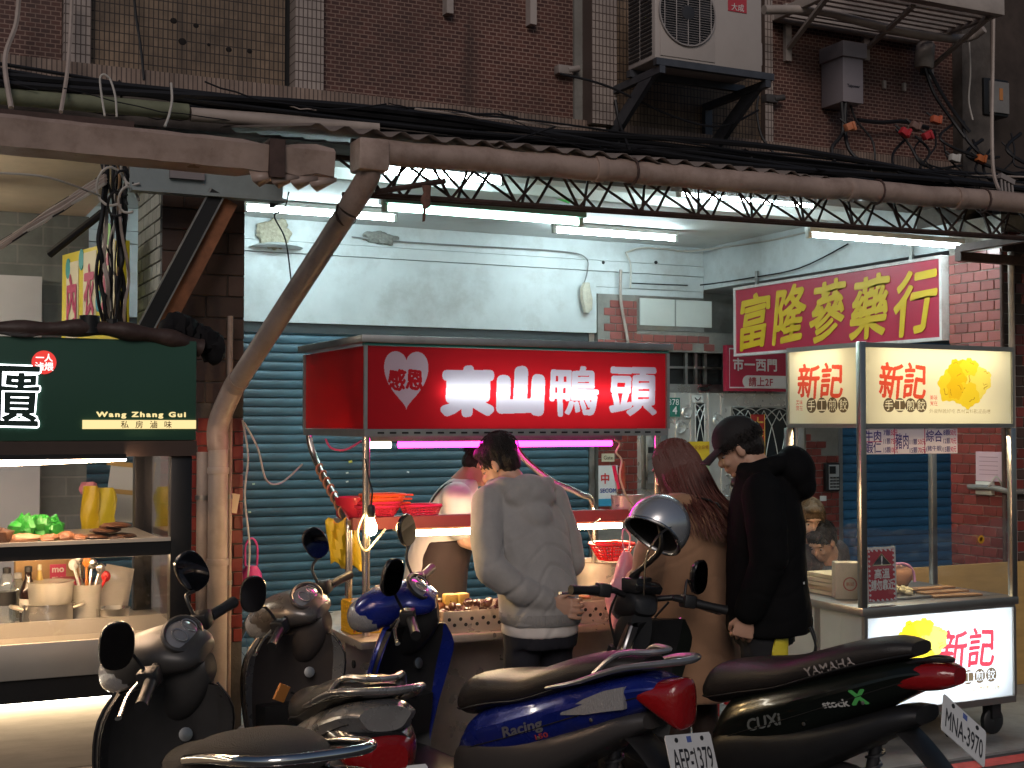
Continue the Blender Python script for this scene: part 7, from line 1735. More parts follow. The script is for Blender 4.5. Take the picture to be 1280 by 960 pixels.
# the stalk on the handlebar that carries it
IM = (Matrix.Translation(scD.location) @ Matrix.Rotation(scD.rotation_euler.z, 4, 'Z')).inverted()
q = IM @ hl.location; b = B(); b.tube(smoothpath([SMD @ Vector((.93, .03, .95)), SMD @ Vector((.92, .05, 1.02)), q + Vector((-.01, 0, -.10)), q + Vector((0, 0, .02))], 5), [.022] * 6 + [.012] * 10, 8); b.build('mirror_stalk', m_blk, scD)
b = B(); c = SMD @ Vector((.93, .03, .985)); b.box(c, (.09, .10, .06)); b.build('stalk_clamp', m_blk, scD, bevel=.01)
# ================================================================== people
def limb(b, pts, rad, n=14):
    pts = [Vector(p) for p in pts]
    for i in range(len(pts) - 1): b.cyl(pts[i], pts[i + 1], rad[i], rad[i + 1], n)
    for p, r_ in zip(pts, rad): b.ell(p, (r_, r_, r_), n, 8)
    return b
def torso(b, st, n=22, e=.85):
    rs = []
    for s in interp(st, 3):
        cx, cy, z, w, d = s[:5]; tl = s[5] if len(s) > 5 else 0
        ring = []
        for i in range(n):
            a = 2 * pi * i / n; ca, sa = cos(a), sin(a); x = d * math.copysign(abs(ca) ** e, ca)
            ring.append(Vector((cx + x, cy + w * math.copysign(abs(sa) ** e, sa), z - x * tl)))
        rs.append(ring)
    return b.rings(rs)
def head_m(c, yaw, pitch, roll=0.0): return Matrix.Translation(c) @ Matrix.Rotation(yaw, 4, 'Z') @ Matrix.Rotation(pitch, 4, 'Y') @ Matrix.Rotation(roll, 4, 'X')
def add_head(b, H):
    h = B()
    for c, r_ in (((-.008, 0, .025), (.098, .076, .095)), ((.028, 0, -.035), (.068, .062, .085)), ((.050, 0, -.092), (.038, .038, .024)), ((.015, .0, -.07), (.07, .058, .045)),
                  ((.099, 0, -.030), (.016, .014, .018)), ((.090, 0, -.005), (.012, .010, .032)), ((.088, 0, -.062), (.013, .024, .007)), ((.086, 0, -.073), (.012, .021, .008)), ((.080, 0, .022), (.018, .052, .012)),
                  ((.001, .079, -.012), (.019, .009, .032)), ((.001, -.079, -.012), (.019, .009, .032)), ((.072, .034, -.035), (.022, .02, .018)), ((.072, -.034, -.035), (.022, .02, .018))):
        h.ell(c, r_, 18, 12)
    h.cyl((-.018, 0, -.05), (-.045, 0, -.18), .055, .060, 16)
    h.xf(H); b.add(h.v, h.f)
def add_hand(b, M4, side=1, curl=.9):
    """wrist at origin, fingers along -z, palm looks along +x, thumb on the +y side (side = -1 mirrors)"""
    h = B()
    h.rings([[Vector((.014 * t * cos(a), w * sin(a), z)) for a in [j * pi / 6 for j in range(12)]] for z, w, t in ((.02, .026, 1.4), (0, .026, 1.4), (-.03, .036, 1.1), (-.07, .046, 1.0), (-.095, .045, .8))])
    for k, (y, L_) in enumerate(((-.037, .060), (-.0125, .074), (.0125, .080), (.037, .072))):
        p = Vector((0, y, -.085)); a = .25; pts = [p]
        for seg in (.45, .32, .25):
            a += curl * (.55 + .1 * k) ; p = p + Vector((sin(a), 0, -cos(a))) * (L_ * seg * 1.25); pts.append(p)
        limb(h, pts, [.0095, .0088, .0082, .0072], 8)
    limb(h, [(.004, .030, -.025), (.022, .052, -.055), (.040, .050, -.080)], [.014, .011, .0085], 8)
    h.xf(M4 @ Matrix.Diagonal((1, side, 1, 1))); b.add(h.v, h.f)
def hand_frame(wrist, tip, palm):
    """a hand that points from wrist towards tip, its palm towards palm"""
    z = -(Vector(tip) - Vector(wrist)).normalized(); x = Vector(palm); x = (x - z * x.dot(z)).normalized(); y = z.cross(x)
    return Matrix.Translation(wrist) @ Matrix((x, y, z)).transposed().to_4x4()
def wrinkle(me, amp=.006, f=8.0, fold=.004, seed=0.0, bunch=None):
    def fn(co, nr):
        out = co.copy()
        for i in range(len(co)):
            p = Vector(co[i]); q = p * f + Vector((seed, seed * 2, 0))
            d = amp * mnoise.noise(q) + amp * .5 * mnoise.noise(q * 2.3)
            w = mnoise.noise(Vector((p.x * 3 + seed, p.y * 3, p.z * 2)))
            ph = p.z * 17 + p.x * 6 + p.y * 9 * (1 if p.y > 0 else -1) + 5 * w
            d += fold * (.5 - 1.9 * max(0, 1 - 2.6 * abs(sin(ph)))) * max(0, .35 + mnoise.noise(p * 3.7 + Vector((seed, 1, 2))))
            if bunch:
                for (bz, bw, ba) in bunch: d += ba * math.exp(-((p.z - bz) / bw) ** 2) * sin(p.z * 150 + 6 * w)
            out[i] += nr[i] * d
        return out
    return vmap(me, fn)
m_skin = M('skin', (.50, .29, .20), .5, var=.08, vscale=14, bump=.08, bscale=150, sss=.12)
m_hair = M('black_hair', (.012, .009, .008), .45, bump=.9, bscale=90, stretch=(3, 3, .6), spec=.4)
m_hairb = M('brown_hair', (.105, .030, .020), .5, bump=.3, bscale=120)
m_eye = M('eye_white', (.32, .29, .27), .3); m_iris = M('eye_dark', (.012, .008, .006), .1)
def eyes(par, H):
    for s in (-1, 1):
        b = B(); b.ell((.076, s * .032, -.007), (.010, .013, .0045), 10, 6); b.xf(H); e = b.build('eye', m_eye, par)
        b = B(); b.ell((.084, s * .033, -.008), (.004, .006, .005), 8, 5); b.xf(H); b.build('iris', m_iris, par)
        b = B(); b.tube([H @ Vector((.088 - .004 * abs(t - 1), s * (.014 + .018 * t), .014 + .003 * (1 - (t - 1) ** 2))) for t in (0, .5, 1, 1.5, 2)], .003, 5); b.build('eyebrow', m_hair, par)
def short_hair(par, H, mat=m_hair, seed=1.0, full=1.0, front=True):
    b = B(); b.ell((-.014, 0, .040), (.102 * full, .084 * full, .092 * full), 22, 14); b.ell((-.048, 0, .0), (.062 * full, .076 * full, .085), 18, 12)
    if front: b.ell((.055, 0, .085), (.05, .06, .030), 14, 10)
    for s in (-1, 1): b.ell((-.012, s * .072, .006), (.030, .012, .045), 10, 8)
    me = remesh(b, .006, 3)
    def fn(co, nr):
        for i in range(len(co)):
            p = Vector(co[i]); d = .0045 * mnoise.noise(Vector((p.x * 60 + seed, p.y * 60, p.z * 22))) + .004 * mnoise.noise(p * 28 + Vector((seed, 0, 0)))
            co[i] += nr[i] * d
        return co
    vmap(me, fn); me.transform(H); hr = link('hair', me, mat, par)
    b = B(); rr = random.Random(int(seed))
    for k in range(420):
        a = rr.uniform(.5, 2 * pi - .5); el = rr.uniform(-.35, 1.5 if front else -.05); q = 1.03 * full
        def S(a, el, g): return H @ Vector((-.016 + .103 * q * g * cos(a) * cos(el), .085 * q * g * sin(a) * cos(el), .038 + .093 * q * g * sin(el)))
        L_ = rr.uniform(.15, .34); b.tube([S(a, el + L_, 1.0), S(a + rr.uniform(-.1, .1), el + L_ * .4, 1.035), S(a + rr.uniform(-.2, .2), el - L_ * .4, 1.02 + rr.uniform(0, .05))], [.0022, .002, .0005], 3)
    b.build('hair_strands', mat, hr); return hr
def shoes(par, L_, mat, size=.27):
    for (x, y) in L_:
        b = B(); loft(b, [(-.08, .045, .04, .032), (-.04, .05, .05, .04), (.06, .045, .045, .046), (.13, .035, .034, .045), (.175, .028, .026, .03)], 16, .8)
        for i in range(len(b.v)): v = b.v[i]; b.v[i] = (v[0] + x, v[1] + y, v[2])
        b.build('shoe', mat, par)

# ---------------------------------------------------------------- man in the grey hoodie
def grey_man():
    o = thing('person', 'person in a grey hoodie leaning over the red stall with one hand behind the back', 'person', (2.56, 5.06, .0), radians(93)); o.scale = (.95, .86, 1.0)
    H = head_m((.30, .045, 1.475), .75, .50)
    b = B(); add_head(b, H)
    torso(b, [(0, 0, .80, .15, .10), (.01, 0, .95, .14, .10), (.08, 0, 1.15, .15, .11), (.16, 0, 1.29, .16, .10), (.21, 0, 1.37, .09, .07), (.26, .02, 1.42, .055, .055)])
    limb(b, [(.17, .18, 1.31), (-.03, .285, 1.06), (-.14, .03, .905)], [.05, .042, .030]); limb(b, [(.17, -.18, 1.31), (.10, -.265, 1.03), (.31, -.12, 1.03)], [.05, .042, .030])
    for s in (-1, 1): limb(b, [(0, s * .09, .84), (.03, s * .10, .46), (-.03, s * .10, .08)], [.08, .055, .04])
    limb(b, [(.26, .02, 1.36), (.285, .035, 1.44)], [.058, .055])
    add_hand(b, hand_frame((-.155, .01, .90), (-.175, -.10, .865), (-1, .1, .2)), 1, .75); add_hand(b, hand_frame((.31, -.12, 1.03), (.40, -.06, 1.02), (.3, .8, 0)), -1, .5)
    link('body', remesh(b, .005, 2), m_skin, o)
    eyes(o, H); short_hair(o, H, m_hair, 2.0, 1.04)
    b = B(); b.lathe([(.006, 0), (.004, .003)], H @ Vector((.0, .088, -.038)), 8, (0, 1, 0)); b.build('earring', m_chrome, o)
    m_h = M('hoodie_grey', (.31, .295, .28), .9, var=.12, vscale=12, bump=.25, bscale=350, sheen=.3)
    b = B(); torso(b, [(-.03, 0, .80, .190, .148), (-.02, 0, .83, .204, .163), (.0, 0, .92, .200, .158), (.04, 0, 1.04, .198, .150), (.10, 0, 1.18, .212, .148), (.155, 0, 1.29, .20, .125), (.19, 0, 1.35, .145, .105), (.215, .01, 1.39, .088, .085)])
    limb(b, [(.165, .185, 1.30), (.05, .265, 1.17), (-.04, .295, 1.05), (-.11, .17, .955), (-.145, .045, .905)], [.088, .080, .073, .062, .047])
    limb(b, [(.165, -.185, 1.30), (.14, -.245, 1.15), (.105, -.265, 1.04), (.20, -.20, 1.03), (.29, -.13, 1.03)], [.088, .080, .074, .062, .045])
    # hood lying on the shoulders
    b.tube(smoothpath([(.20, .135, 1.355), (.125, .13, 1.375), (.075, .07, 1.375), (.065, 0, 1.372), (.075, -.07, 1.375), (.125, -.13, 1.375), (.20, -.135, 1.355), (.27, -.09, 1.36), (.30, 0, 1.345), (.27, .09, 1.36), (.20, .135, 1.355)], 4), .046, 12)
    b.ell((.09, 0, 1.345), (.095, .135, .09), 18, 12, rot=(0, .5, 0)); b.ell((.02, 0, 1.25), (.055, .095, .07), 16, 10, rot=(0, .35, 0)); b.ell((.06, .0, 1.33), (.06, .15, .06), 16, 10, rot=(0, .4, 0))
    me = remesh(b, .0095, 4); wrinkle(me, .007, 6, .0060, 3, [(.80, .05, .003)]); link('hoodie', me, m_h, o)
    b = B(); torso(b, [(-.025, 0, .802, .197, .157), (-.022, 0, .825, .206, .166), (-.02, 0, .85, .205, .165)]); b.build('hem_rib', M('hoodie_rib', (.28, .265, .25), .95, bump=.8, bscale=260, stretch=(1, 1, .05)), o)
    b = B(); torso(b, [(-.02, 0, .75, .190, .148), (-.02, 0, .78, .193, .152), (-.02, 0, .82, .19, .15)]); me = remesh(b, .009, 3); wrinkle(me, .006, 9, .003, 5); link('tee_shirt', me, M('tee_white', (.66, .60, .55), .85), o)
    m_tr = M('trousers_navy', (.014, .014, .020), .85, var=.15, vscale=10)
    b = B(); torso(b, [(-.02, 0, .70, .182, .140), (-.02, 0, .76, .184, .143), (-.01, 0, .82, .178, .138)])
    for s in (-1, 1): limb(b, [(-.01, s * .09, .74), (.02, s * .10, .45), (-.03, s * .10, .07)], [.095, .075, .065])
    me = remesh(b, .010, 4); wrinkle(me, .006, 7, .004, 7); link('trousers', me, m_tr, o)
    shoes(o, [(-.01, .10), (-.01, -.10)], M('shoe_black', (.02, .02, .02), .5))
grey_man()

# ---------------------------------------------------------------- woman in the long tan coat
def coat_woman():
    o = thing('person', 'person with long brown hair in a long tan coat carrying a pink bag', 'person', (3.30, 5.00, .0), radians(100))
    H = head_m((.085, .02, 1.452), .35, .42)
    b = B(); add_head(b, H)
    torso(b, [(0, 0, .78, .15, .11), (0, 0, 1.0, .13, .10), (0, 0, 1.18, .15, .10), (.01, 0, 1.27, .12, .08), (.03, 0, 1.33, .06, .06)]); limb(b, [(.03, .0, 1.30), (.05, .0, 1.40)], [.056, .052])
    limb(b, [(.0, .165, 1.23), (.02, .22, .98), (.20, .20, .93)], [.045, .036, .027]); limb(b, [(.0, -.165, 1.23), (.0, -.22, .98), (.16, -.15, .98)], [.045, .036, .027])
    for s in (-1, 1): limb(b, [(0, s * .085, .80), (.02, s * .09, .45), (-.03, s * .085, .08)], [.08, .055, .036])
    add_hand(b, hand_frame((.20, .20, .93), (.27, .21, .86), (.2, -1, 0)), 1, 1.2); add_hand(b, hand_frame((.16, -.15, .98), (.25, -.10, .96), (0, .5, 1)), -1, .6)
    link('body', remesh(b, .005, 2), m_skin, o); eyes(o, H)
    m_c = M('coat_tan', (.33, .185, .105), .88, var=.1, vscale=8, bump=.15, bscale=250, sheen=.25)
    b = B(); torso(b, [(-.01, 0, .43, .235, .19), (-.01, 0, .60, .232, .185), (0, 0, .80, .222, .175), (0, 0, 1.0, .208, .160), (0, 0, 1.14, .205, .148), (.0, 0, 1.23, .185, .125), (.01, 0, 1.285, .125, .10), (.025, 0, 1.33, .075, .075)])
    limb(b, [(0, .17, 1.22), (.01, .225, 1.09), (.02, .24, .98), (.10, .225, .95), (.18, .205, .93)], [.080, .075, .072, .062, .05]); limb(b, [(0, -.17, 1.22), (-.005, -.225, 1.09), (0, -.24, .98), (.08, -.20, .98), (.15, -.155, .98)], [.080, .075, .072, .062, .05])
    b.ell((-.125, -.04, 1.215), (.085, .155, .105), 18, 12, rot=(.12, .35, 0)); b.ell((-.10, -.12, 1.24), (.07, .09, .07), 14, 10); b.tube(smoothpath([(.05, .11, 1.30), (-.06, .12, 1.31), (-.11, 0, 1.30), (-.06, -.12, 1.31), (.05, -.11, 1.30)], 4), .034, 10)
    me = remesh(b, .0095, 4); wrinkle(me, .007, 6, .0035, 11); link('coat', me, m_c, o)
    b = B()
    for s in (-1, 1): limb(b, [(0, s * .085, .78), (.02, s * .09, .45), (-.02, s * .085, .07)], [.085, .068, .052])
    me = remesh(b, .010, 3); wrinkle(me, .004, 8, .003, 3); link('leggings', me, M('leggings_brown', (.045, .028, .022), .7), o)
    shoes(o, [(-.01, .09), (-.01, -.09)], M('boot_dark', (.02, .016, .015), .5))
    # long hair: a cap and many locks down the back
    b = B(); b.ell((-.014, 0, .036), (.104, .086, .094), 22, 14); b.ell((-.050, 0, -.02), (.068, .084, .11), 18, 12); me = remesh(b, .006, 3); me.transform(H); hr = link('hair', me, m_hairb, o)
    b = B(); rr = random.Random(4)
    for k in range(760):
        a = rr.uniform(.62, 2 * pi - .62); el = rr.uniform(-.1, 1.35)
        p0 = H @ Vector((-.014 + .104 * cos(a) * cos(el), .088 * sin(a) * cos(el), .036 + .095 * sin(el)))
        p1 = H @ Vector((-.02 + .112 * cos(a), .096 * sin(a), -.02))
        L_ = rr.uniform(.15, .28); sp = 1.0 + rr.uniform(-.1, .25)
        cx = (p1 - H.translation); out = Vector((cx.x, cx.y, 0))
        p2 = H.translation + out * (sp * 1.05) + Vector((-.065, 0, -.04 - L_ * .40)); p3 = H.translation + out * (sp * 1.15 + .1) + Vector((-.15 + rr.uniform(-.03, .02), rr.uniform(-.03, .03), -.04 - L_))
        P = smoothpath([p0, p1, p2, p3], 4); b.tube(P, [.0026] * (len(P) - 4) + [.0024, .002, .0014, .0005], 4)
    b.build('hair_locks', m_hairb, hr)
    # shoulder bag
    b = B(); b.tube(smoothpath([(-.02, .09, 1.325), (-.20, .03, 1.30), (-.225, -.09, 1.10), (-.215, -.17, .95), (-.17, -.25, .86)], 5), .013, 6, flat=.35); b.build('bag_strap', m_blk, o)
    b = B(); b.bb((-.14, -.30, .72), (.06, -.235, .88)); b.build('shoulder_bag', M('bag_black', (.014, .012, .012), .5), o, bevel=.02)
coat_woman()
# pink bag in her hand
pb2 = thing('pink_bag', 'translucent pink plastic bag hanging from the hand of the person in the tan coat', 'plastic bag', at(783, 745, Y=5.14)); b = B(); rs = []
for j in range(12):
    f_ = j / 11; w_ = .018 + .075 * min(1, f_ * 1.8) ** .8 * (1 - .25 * max(0, f_ - .75) * 4); zz = .20 - .34 * f_
    rs.append([Vector((w_ * cos(a) * (1 + .13 * sin(3 * a + j * .9)), w_ * .7 * sin(a) * (1 + .15 * cos(4 * a + j)), zz)) for a in [q * pi / 9 for q in range(18)]])
b.rings(rs); b.build('bag', M('bag_pink', (.62, .26, .33), .35, bump=.5, bscale=40, sss=.0), pb2)
b = B(); b.tube(smoothpath([(-.012, 0, .20), (-.02, .0, .27), (.0, .02, .30), (.02, 0, .27), (.012, 0, .20)], 4), .007, 6, flat=.5); b.build('handle', M('bag_pink', (.62, .26, .33), .35), pb2)

# ---------------------------------------------------------------- man in black with a cap
def black_man():
    o = thing('person', 'person in a black hooded parka and black cap holding a yellow bag', 'person', (3.43, 4.63, .0), math.atan2(.62, -.78))
    H = head_m((.105, 0, 1.55), .10, .50)
    b = B(); add_head(b, H)
    torso(b, [(0, 0, .84, .15, .10), (0, 0, 1.05, .145, .10), (0, 0, 1.28, .165, .11), (.01, 0, 1.39, .13, .09), (.03, 0, 1.45, .06, .06)]); limb(b, [(.02, .0, 1.42), (.06, .0, 1.50)], [.060, .056])
    limb(b, [(.0, .19, 1.37), (-.03, .235, 1.10), (.06, .23, .86)], [.05, .040, .029]); limb(b, [(.0, -.19, 1.37), (.02, -.225, 1.12), (.10, -.06, 1.10)], [.05, .040, .029])
    for s in (-1, 1): limb(b, [(0, s * .09, .86), (.02, s * .10, .48), (-.03, s * .10, .08)], [.085, .058, .042])
    add_hand(b, hand_frame((.062, .23, .86), (.085, .225, .76), (.2, -1, 0)), 1, 1.0); add_hand(b, hand_frame((.10, -.06, 1.10), (.12, .03, 1.09), (-1, .0, 0)), -1, .6)
    link('body', remesh(b, .005, 2), m_skin, o); eyes(o, H); short_hair(o, H, m_hair, 5.0, 1.0, False)
    m_pk = M('parka_black', (.005, .005, .0055), .9, spec=.15, var=.15, vscale=8, bump=.12, bscale=120)
    b = B(); torso(b, [(-.02, 0, .765, .215, .180), (-.02, 0, .85, .218, .185), (-.01, 0, 1.0, .212, .172), (-.01, 0, 1.2, .215, .165), (-.005, 0, 1.33, .205, .145), (0, 0, 1.405, .15, .115), (.02, 0, 1.46, .095, .095)])
    limb(b, [(0, .19, 1.36), (-.02, .245, 1.22), (-.03, .255, 1.10), (.02, .25, .97), (.055, .235, .88)], [.092, .086, .080, .070, .060]); limb(b, [(0, -.19, 1.36), (.01, -.245, 1.2), (.02, -.245, 1.12), (.08, -.18, 1.11), (.10, -.09, 1.10)], [.092, .086, .08, .07, .058])
    b.ell((-.135, 0, 1.455), (.085, .13, .105), 18, 12, rot=(0, .35, 0)); b.ell((-.165, 0, 1.395), (.06, .10, .07), 14, 10); b.tube(smoothpath([(.085, .06, 1.445), (.03, .115, 1.455), (-.06, .115, 1.48), (-.10, 0, 1.49), (-.06, -.115, 1.48), (.03, -.115, 1.455), (.085, -.06, 1.445)], 4), .040, 10)
    me = remesh(b, .0095, 4); wrinkle(me, .007, 6, .004, 17); link('parka', me, m_pk, o)
    for y in (.10, -.05): b = B(); b.tube(smoothpath([(-.19, y, .80), (-.215, y, .72), (-.205, y - .01, .64), (-.21, y, .56)], 4), .006, 5); b.box((-.207, y, .66), (.014, .014, .03)); b.build('drawstring', m_blk, o)
    b = B(); b.box((-.168, .10, .985), (.006, .05, .008)); b.build('logo_tag', M('tag_pale', (.5, .5, .5), .5), o)
    b = B(); torso(b, [(0, 0, .72, .165, .13), (0, 0, .80, .17, .13)])
    for s in (-1, 1): limb(b, [(0, s * .09, .74), (.02, s * .10, .46), (-.03, s * .10, .07)], [.098, .075, .062])
    me = remesh(b, .010, 4); wrinkle(me, .005, 7, .004, 9); link('trousers', me, M('trousers_black', (.012, .012, .014), .85), o)
    shoes(o, [(-.01, .10), (-.01, -.10)], M('shoe_black', (.02, .02, .02), .5))
    # cap
    m_cap = M('cap_black', (.012, .010, .010), .8, var=.15, bump=.2, bscale=300)
    b = B(); rs = []
    for i in range(9):
        t = i / 8; a = t * pi / 2 * .98; rs.append([Vector((-.010 + .108 * cos(a) * cos(q), .088 * cos(a) * sin(q), .040 + .098 * sin(a))) for q in [j * 2 * pi / 24 for j in range(24)]])
    b.rings(rs); b.xf(H); cp = b.build('cap', m_cap, o)
    b = B(); rs = []
    for i in range(7):
        t = i / 6; rs.append([H @ Vector((.075 + .105 * t * (1 - .28 * u * u), .080 * u * (1 - .12 * t), .046 - .030 * t - .022 * u * u)) for u in [-1 + j / 5 for j in range(11)]])
    b.rings(rs, cap=False, closed=False); q = b.build('cap_brim', m_cap, cp); q.modifiers.new('s', 'SOLIDIFY').thickness = .005
    b = B(); b.ell((.075, 0, -.125), (.035, .055, .022), 14, 8, rot=(0, .2, 0)); b.ell((.05, .05, -.125), (.02, .02, .028), 10, 6); b.xf(H); b.build('face_mask', m_blk, o)
black_man()
yb_ = thing('yellow_bag', 'small yellow plastic bag held by the person in the black parka', 'plastic bag', (0, 0, 0)); c = at(976, 803, Y=4.46); yb_.location = c; b = B(); rs = []
for j in range(9):
    f_ = j / 8; w_ = .02 + .028 * f_; rs.append([Vector((w_ * cos(a) * (1 + .2 * sin(3 * a + j)), w_ * .5 * sin(a), .09 - .20 * f_)) for a in [q * pi / 7 for q in range(14)]])
b.rings(rs); b.build('bag', M('bag_yellow', (.66, .55, .04), .35, bump=.4, bscale=40), yb_)

# ---------------------------------------------------------------- vendor behind the stall
def vendor():
    o = thing('person', 'vendor in a white shirt and cap bending behind the counter of the red stall', 'person', (2.76, 6.62, .0), -YAW + .05)
    H = head_m((.22, .0, 1.44), -.1, .55)
    b = B(); add_head(b, H)
    torso(b, [(-.05, 0, .84, .15, .10), (0, 0, 1.05, .14, .10), (.06, 0, 1.22, .16, .11), (.12, 0, 1.33, .10, .08)]); limb(b, [(.12, .0, 1.32), (.17, .0, 1.40)], [.058, .055])
    limb(b, [(.08, .19, 1.28), (.10, .25, 1.04), (.30, .18, .95)], [.05, .04, .029]); limb(b, [(.08, -.19, 1.28), (.12, -.25, 1.04), (.32, -.16, .95)], [.05, .04, .029])
    for s in (-1, 1): limb(b, [(-.05, s * .09, .86), (.0, s * .10, .48), (-.05, s * .10, .08)], [.085, .058, .042])
    add_hand(b, hand_frame((.30, .18, .95), (.40, .16, .90), (0, -1, 0)), 1, .9); add_hand(b, hand_frame((.32, -.16, .95), (.42, -.14, .90), (0, 1, 0)), -1, .9)
    link('body', remesh(b, .008, 3), m_skin, o); eyes(o, H); short_hair(o, H, m_hair, 8.0, 1.0, False)
    b = B(); torso(b, [(-.06, 0, .80, .19, .15), (-.03, 0, .95, .19, .15), (.02, 0, 1.1, .195, .145), (.07, 0, 1.24, .20, .13), (.10, 0, 1.31, .13, .10), (.125, 0, 1.35, .075, .075)])
    limb(b, [(.08, .19, 1.26), (.09, .24, 1.12)], [.085, .085]); limb(b, [(.08, -.19, 1.26), (.10, -.24, 1.12)], [.085, .085])
    me = remesh(b, .011, 4); wrinkle(me, .006, 7, .004, 23); link('shirt', me, M('shirt_white', (.70, .66, .63), .85), o)
    b = B(); torso(b, [(-.03, 0, .55, .205, .165), (-.02, 0, .85, .205, .165), (.03, 0, 1.03, .208, .162)]); me = remesh(b, .011, 3); link('apron', me, M('apron_dark', (.035, .022, .022), .7), o)
    for s in (-1, 1): b = B(); b.tube(smoothpath([(-.11, s * .10, 1.0), (-.06, s * .10, 1.22), (.05, s * .10, 1.335), (.17, s * .11, 1.25)], 4), .018, 6, flat=.3); b.build('apron_strap', M('apron_dark', (.035, .022, .022), .7), o)
    b = B()
    for s in (-1, 1): limb(b, [(-.05, s * .09, .78), (.0, s * .10, .46), (-.05, s * .10, .07)], [.098, .075, .062])
    link('trousers', remesh(b, .012, 3), M('trousers_black', (.012, .012, .014), .85), o); shoes(o, [(-.03, .10), (-.03, -.10)], M('shoe_black', (.02, .02, .02), .5))
    b = B(); rs = []
    for i in range(9):
        t = i / 8; a = t * pi / 2 * .98; rs.append([Vector((-.010 + .108 * cos(a) * cos(q), .088 * cos(a) * sin(q), .040 + .09 * sin(a))) for q in [j * 2 * pi / 24 for j in range(24)]])
    m_vc = M('cap_beige', (.34, .24, .19), .8)
    b.rings(rs); b.xf(H); cp = b.build('cap', m_vc, o); b = B(); rs = []
    for i in range(6):
        t = i / 5; rs.append([H @ Vector((.075 + .09 * t * (1 - .28 * u * u), .080 * u * (1 - .12 * t), .046 - .02 * t - .02 * u * u)) for u in [-1 + j / 5 for j in range(11)]])
    b.rings(rs, cap=False, closed=False); q = b.build('cap_brim', m_vc, cp); q.modifiers.new('s', 'SOLIDIFY').thickness = .005
vendor()

# ---------------------------------------------------------------- two people sitting behind the dumpling cart
def stool(label, x, y, col):
    t = thing('plastic_stool', label, 'stool', (x, y, .012)); b = B(); b.lathe([(.15, .42), (.155, .43), (.15, .445), (.02, .448)], (0, 0, 0), 24); b.build('seat', M('stool_%s' % col[0], col[1], .4), t)
    for k in range(4): a = pi / 4 + k * pi / 2; b = B(); b.cyl((.17 * cos(a), .17 * sin(a), 0), (.12 * cos(a), .12 * sin(a), .42), .018, n=8); b.build('leg', M('stool_%s' % col[0], col[1], .4), t)
def sitter(label, x, y, heading, hc, yaw, pitch, shirt, hairm, seed, lng):
    o = thing('person', label, 'person', (x, y, .012), heading, group='people sitting behind the dumpling cart')
    H = head_m(hc, yaw, pitch); b = B(); add_head(b, H); sx = hc[0] - .10; sz = hc[2] - .22
    torso(b, [(0, 0, .46, .15, .11), (.02, 0, .65, .14, .10), (sx * .8, 0, sz - .05, .16, .10), (sx, 0, sz + .03, .09, .08)]); limb(b, [(sx, 0, sz), (hc[0] - .04, 0, hc[2] - .08)], [.056, .053])
    limb(b, [(sx, .18, sz), (sx + .06, .22, sz - .24), (sx + .28, .12, sz - .22)], [.045, .038, .028]); limb(b, [(sx, -.18, sz), (sx + .06, -.22, sz - .24), (sx + .28, -.12, sz - .22)], [.045, .038, .028])
    for s in (-1, 1): limb(b, [(0, s * .09, .52), (.40, s * .11, .50), (.38, s * .11, .07)], [.08, .058, .04])
    for s in (-1, 1): add_hand(b, hand_frame((sx + .28, s * .12, sz - .22), (sx + .37, s * .08, sz - .22), (0, -s, -.3)), s, .8)
    link('body', remesh(b, .007, 3), m_skin, o); eyes(o, H); short_hair(o, H, hairm, seed, 1.06 if lng else 1.0)
    if lng: b = B(); b.ell((-.05, .0, -.05), (.06, .085, .11), 16, 10); b.xf(H); b.build('hair_back', hairm, o)
    b = B(); torso(b, [(-.01, 0, .46, .19, .15), (.02, 0, .62, .185, .145), (sx * .7, 0, sz - .08, .20, .135), (sx, 0, sz + .01, .16, .11), (sx + .02, 0, sz + .06, .08, .08)])
    for s in (-1, 1): limb(b, [(sx, s * .18, sz), (sx + .05, s * .225, sz - .22), (sx + .22, s * .14, sz - .22)], [.08, .068, .05])
    me = remesh(b, .011, 4); wrinkle(me, .006, 7, .004, seed); link('jacket', me, shirt, o)
    b = B()
    for s in (-1, 1): limb(b, [(0, s * .09, .52), (.40, s * .11, .50), (.38, s * .11, .07)], [.095, .078, .062])
    link('trousers', remesh(b, .012, 3), M('trousers_black', (.012, .012, .014), .85), o); shoes(o, [(.38, .11), (.38, -.11)], M('shoe_black', (.02, .02, .02), .5))
    return o
p1 = at(1013, 652, Y=6.85); p2 = at(1040, 680, Y=6.75)
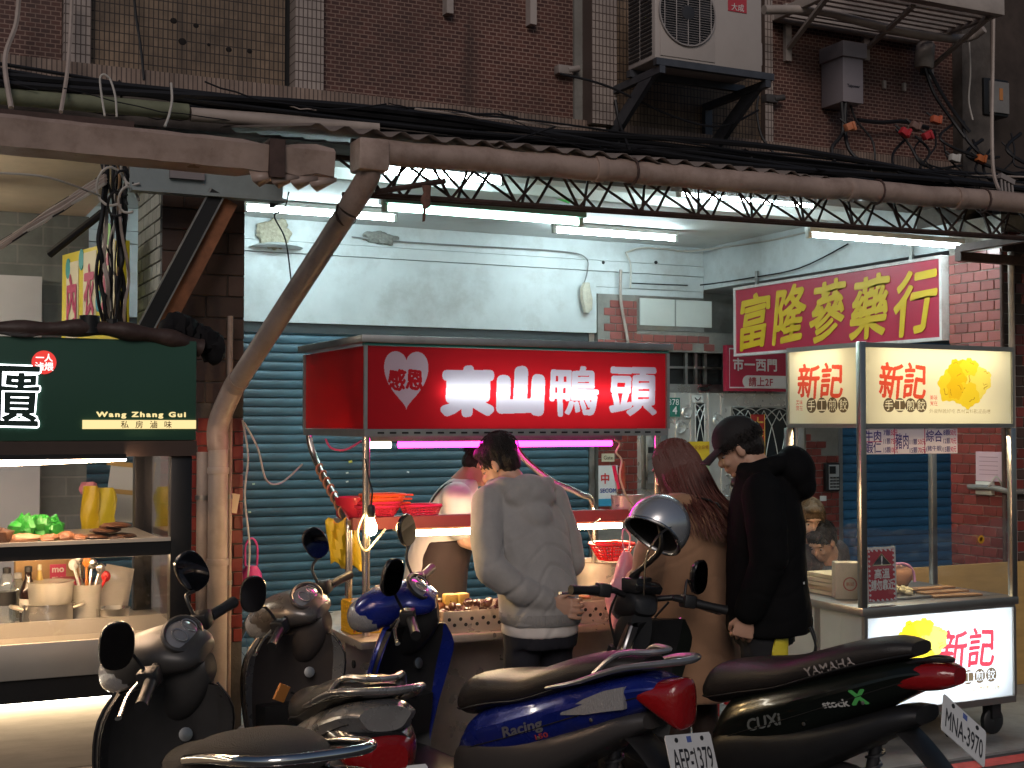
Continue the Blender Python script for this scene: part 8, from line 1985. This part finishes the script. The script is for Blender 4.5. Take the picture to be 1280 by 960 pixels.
sitter('seated person with light brown hair in a dark top behind the dumpling cart', p1.x + .10, p1.y + .16, math.atan2(-.85, -.5), (.16, 0, p1.z), .1, .25, M('jacket_dark', (.05, .045, .05), .8), M('light_brown_hair', (.12, .075, .04), .5, bump=.6, bscale=90, stretch=(3, 3, .6)), 4.0, True)
sitter('seated person with short black hair in a grey top bending forward behind the dumpling cart', p2.x + .28, p2.y + .12, math.atan2(-.15, -1), (.30, 0, p2.z), .15, .55, M('jacket_slate', (.09, .10, .12), .8), m_hair, 6.0, False)
stool('red plastic stool under the person with light brown hair', p1.x + .10, p1.y + .16, ('red', (.45, .03, .03))); stool('blue plastic stool under the person with short black hair', p2.x + .28, p2.y + .12, ('blue', (.04, .10, .3)))
# small things at the pillar foot
t = thing('pink_bag', 'bright pink shopping bag hanging behind the tiled pillar', 'plastic bag', at(314, 732, Y=6.6)); b = B(); b.rings([[Vector((w_ * cos(a), .03 * sin(a), z)) for a in [q * pi / 6 for q in range(12)]] for w_, z in ((.03, .1), (.055, .06), (.06, -.06), (.05, -.1))]); b.build('bag', M('bag_magenta', (.65, .05, .25), .4, bump=.5, bscale=30), t)
b = B(); b.tube(smoothpath([(-.03, 0, .1), (-.03, 0, .2), (0, 0, .24), (.03, 0, .2), (.03, 0, .1)], 4), .006, 5); b.build('handle', M('bag_magenta', (.65, .05, .25), .4), t)
wh = thing('bicycle_wheel', 'bicycle wheel leaning behind the tiled pillar', 'wheel', (at(316, 800, Y=6.75).x + .02, 6.75, .34), .9); b = B(); b.tube([(.32 * cos(a), 0, .32 * sin(a)) for a in [k * pi / 20 for k in range(40)]], .018, 8, closed=True); b.build('tyre', m_tyre, wh); b = B(); b.tube([(.295 * cos(a), 0, .295 * sin(a)) for a in [k * pi / 20 for k in range(40)]], .009, 6, closed=True)
for k in range(18): a = k * pi / 9; b.cyl((0, .02 * (-1) ** k, 0), (.29 * cos(a), 0, .29 * sin(a)), .0015, n=4)
b.build('rim', M('rim_blue', (.05, .12, .25), .4, .5), wh)
st_ = stool('red plastic stool standing between the two carts', at(902, 860, Y=6.3).x, 6.3, ('red', (.45, .03, .03)))
bpy.data.scenes.remove(BENCH)
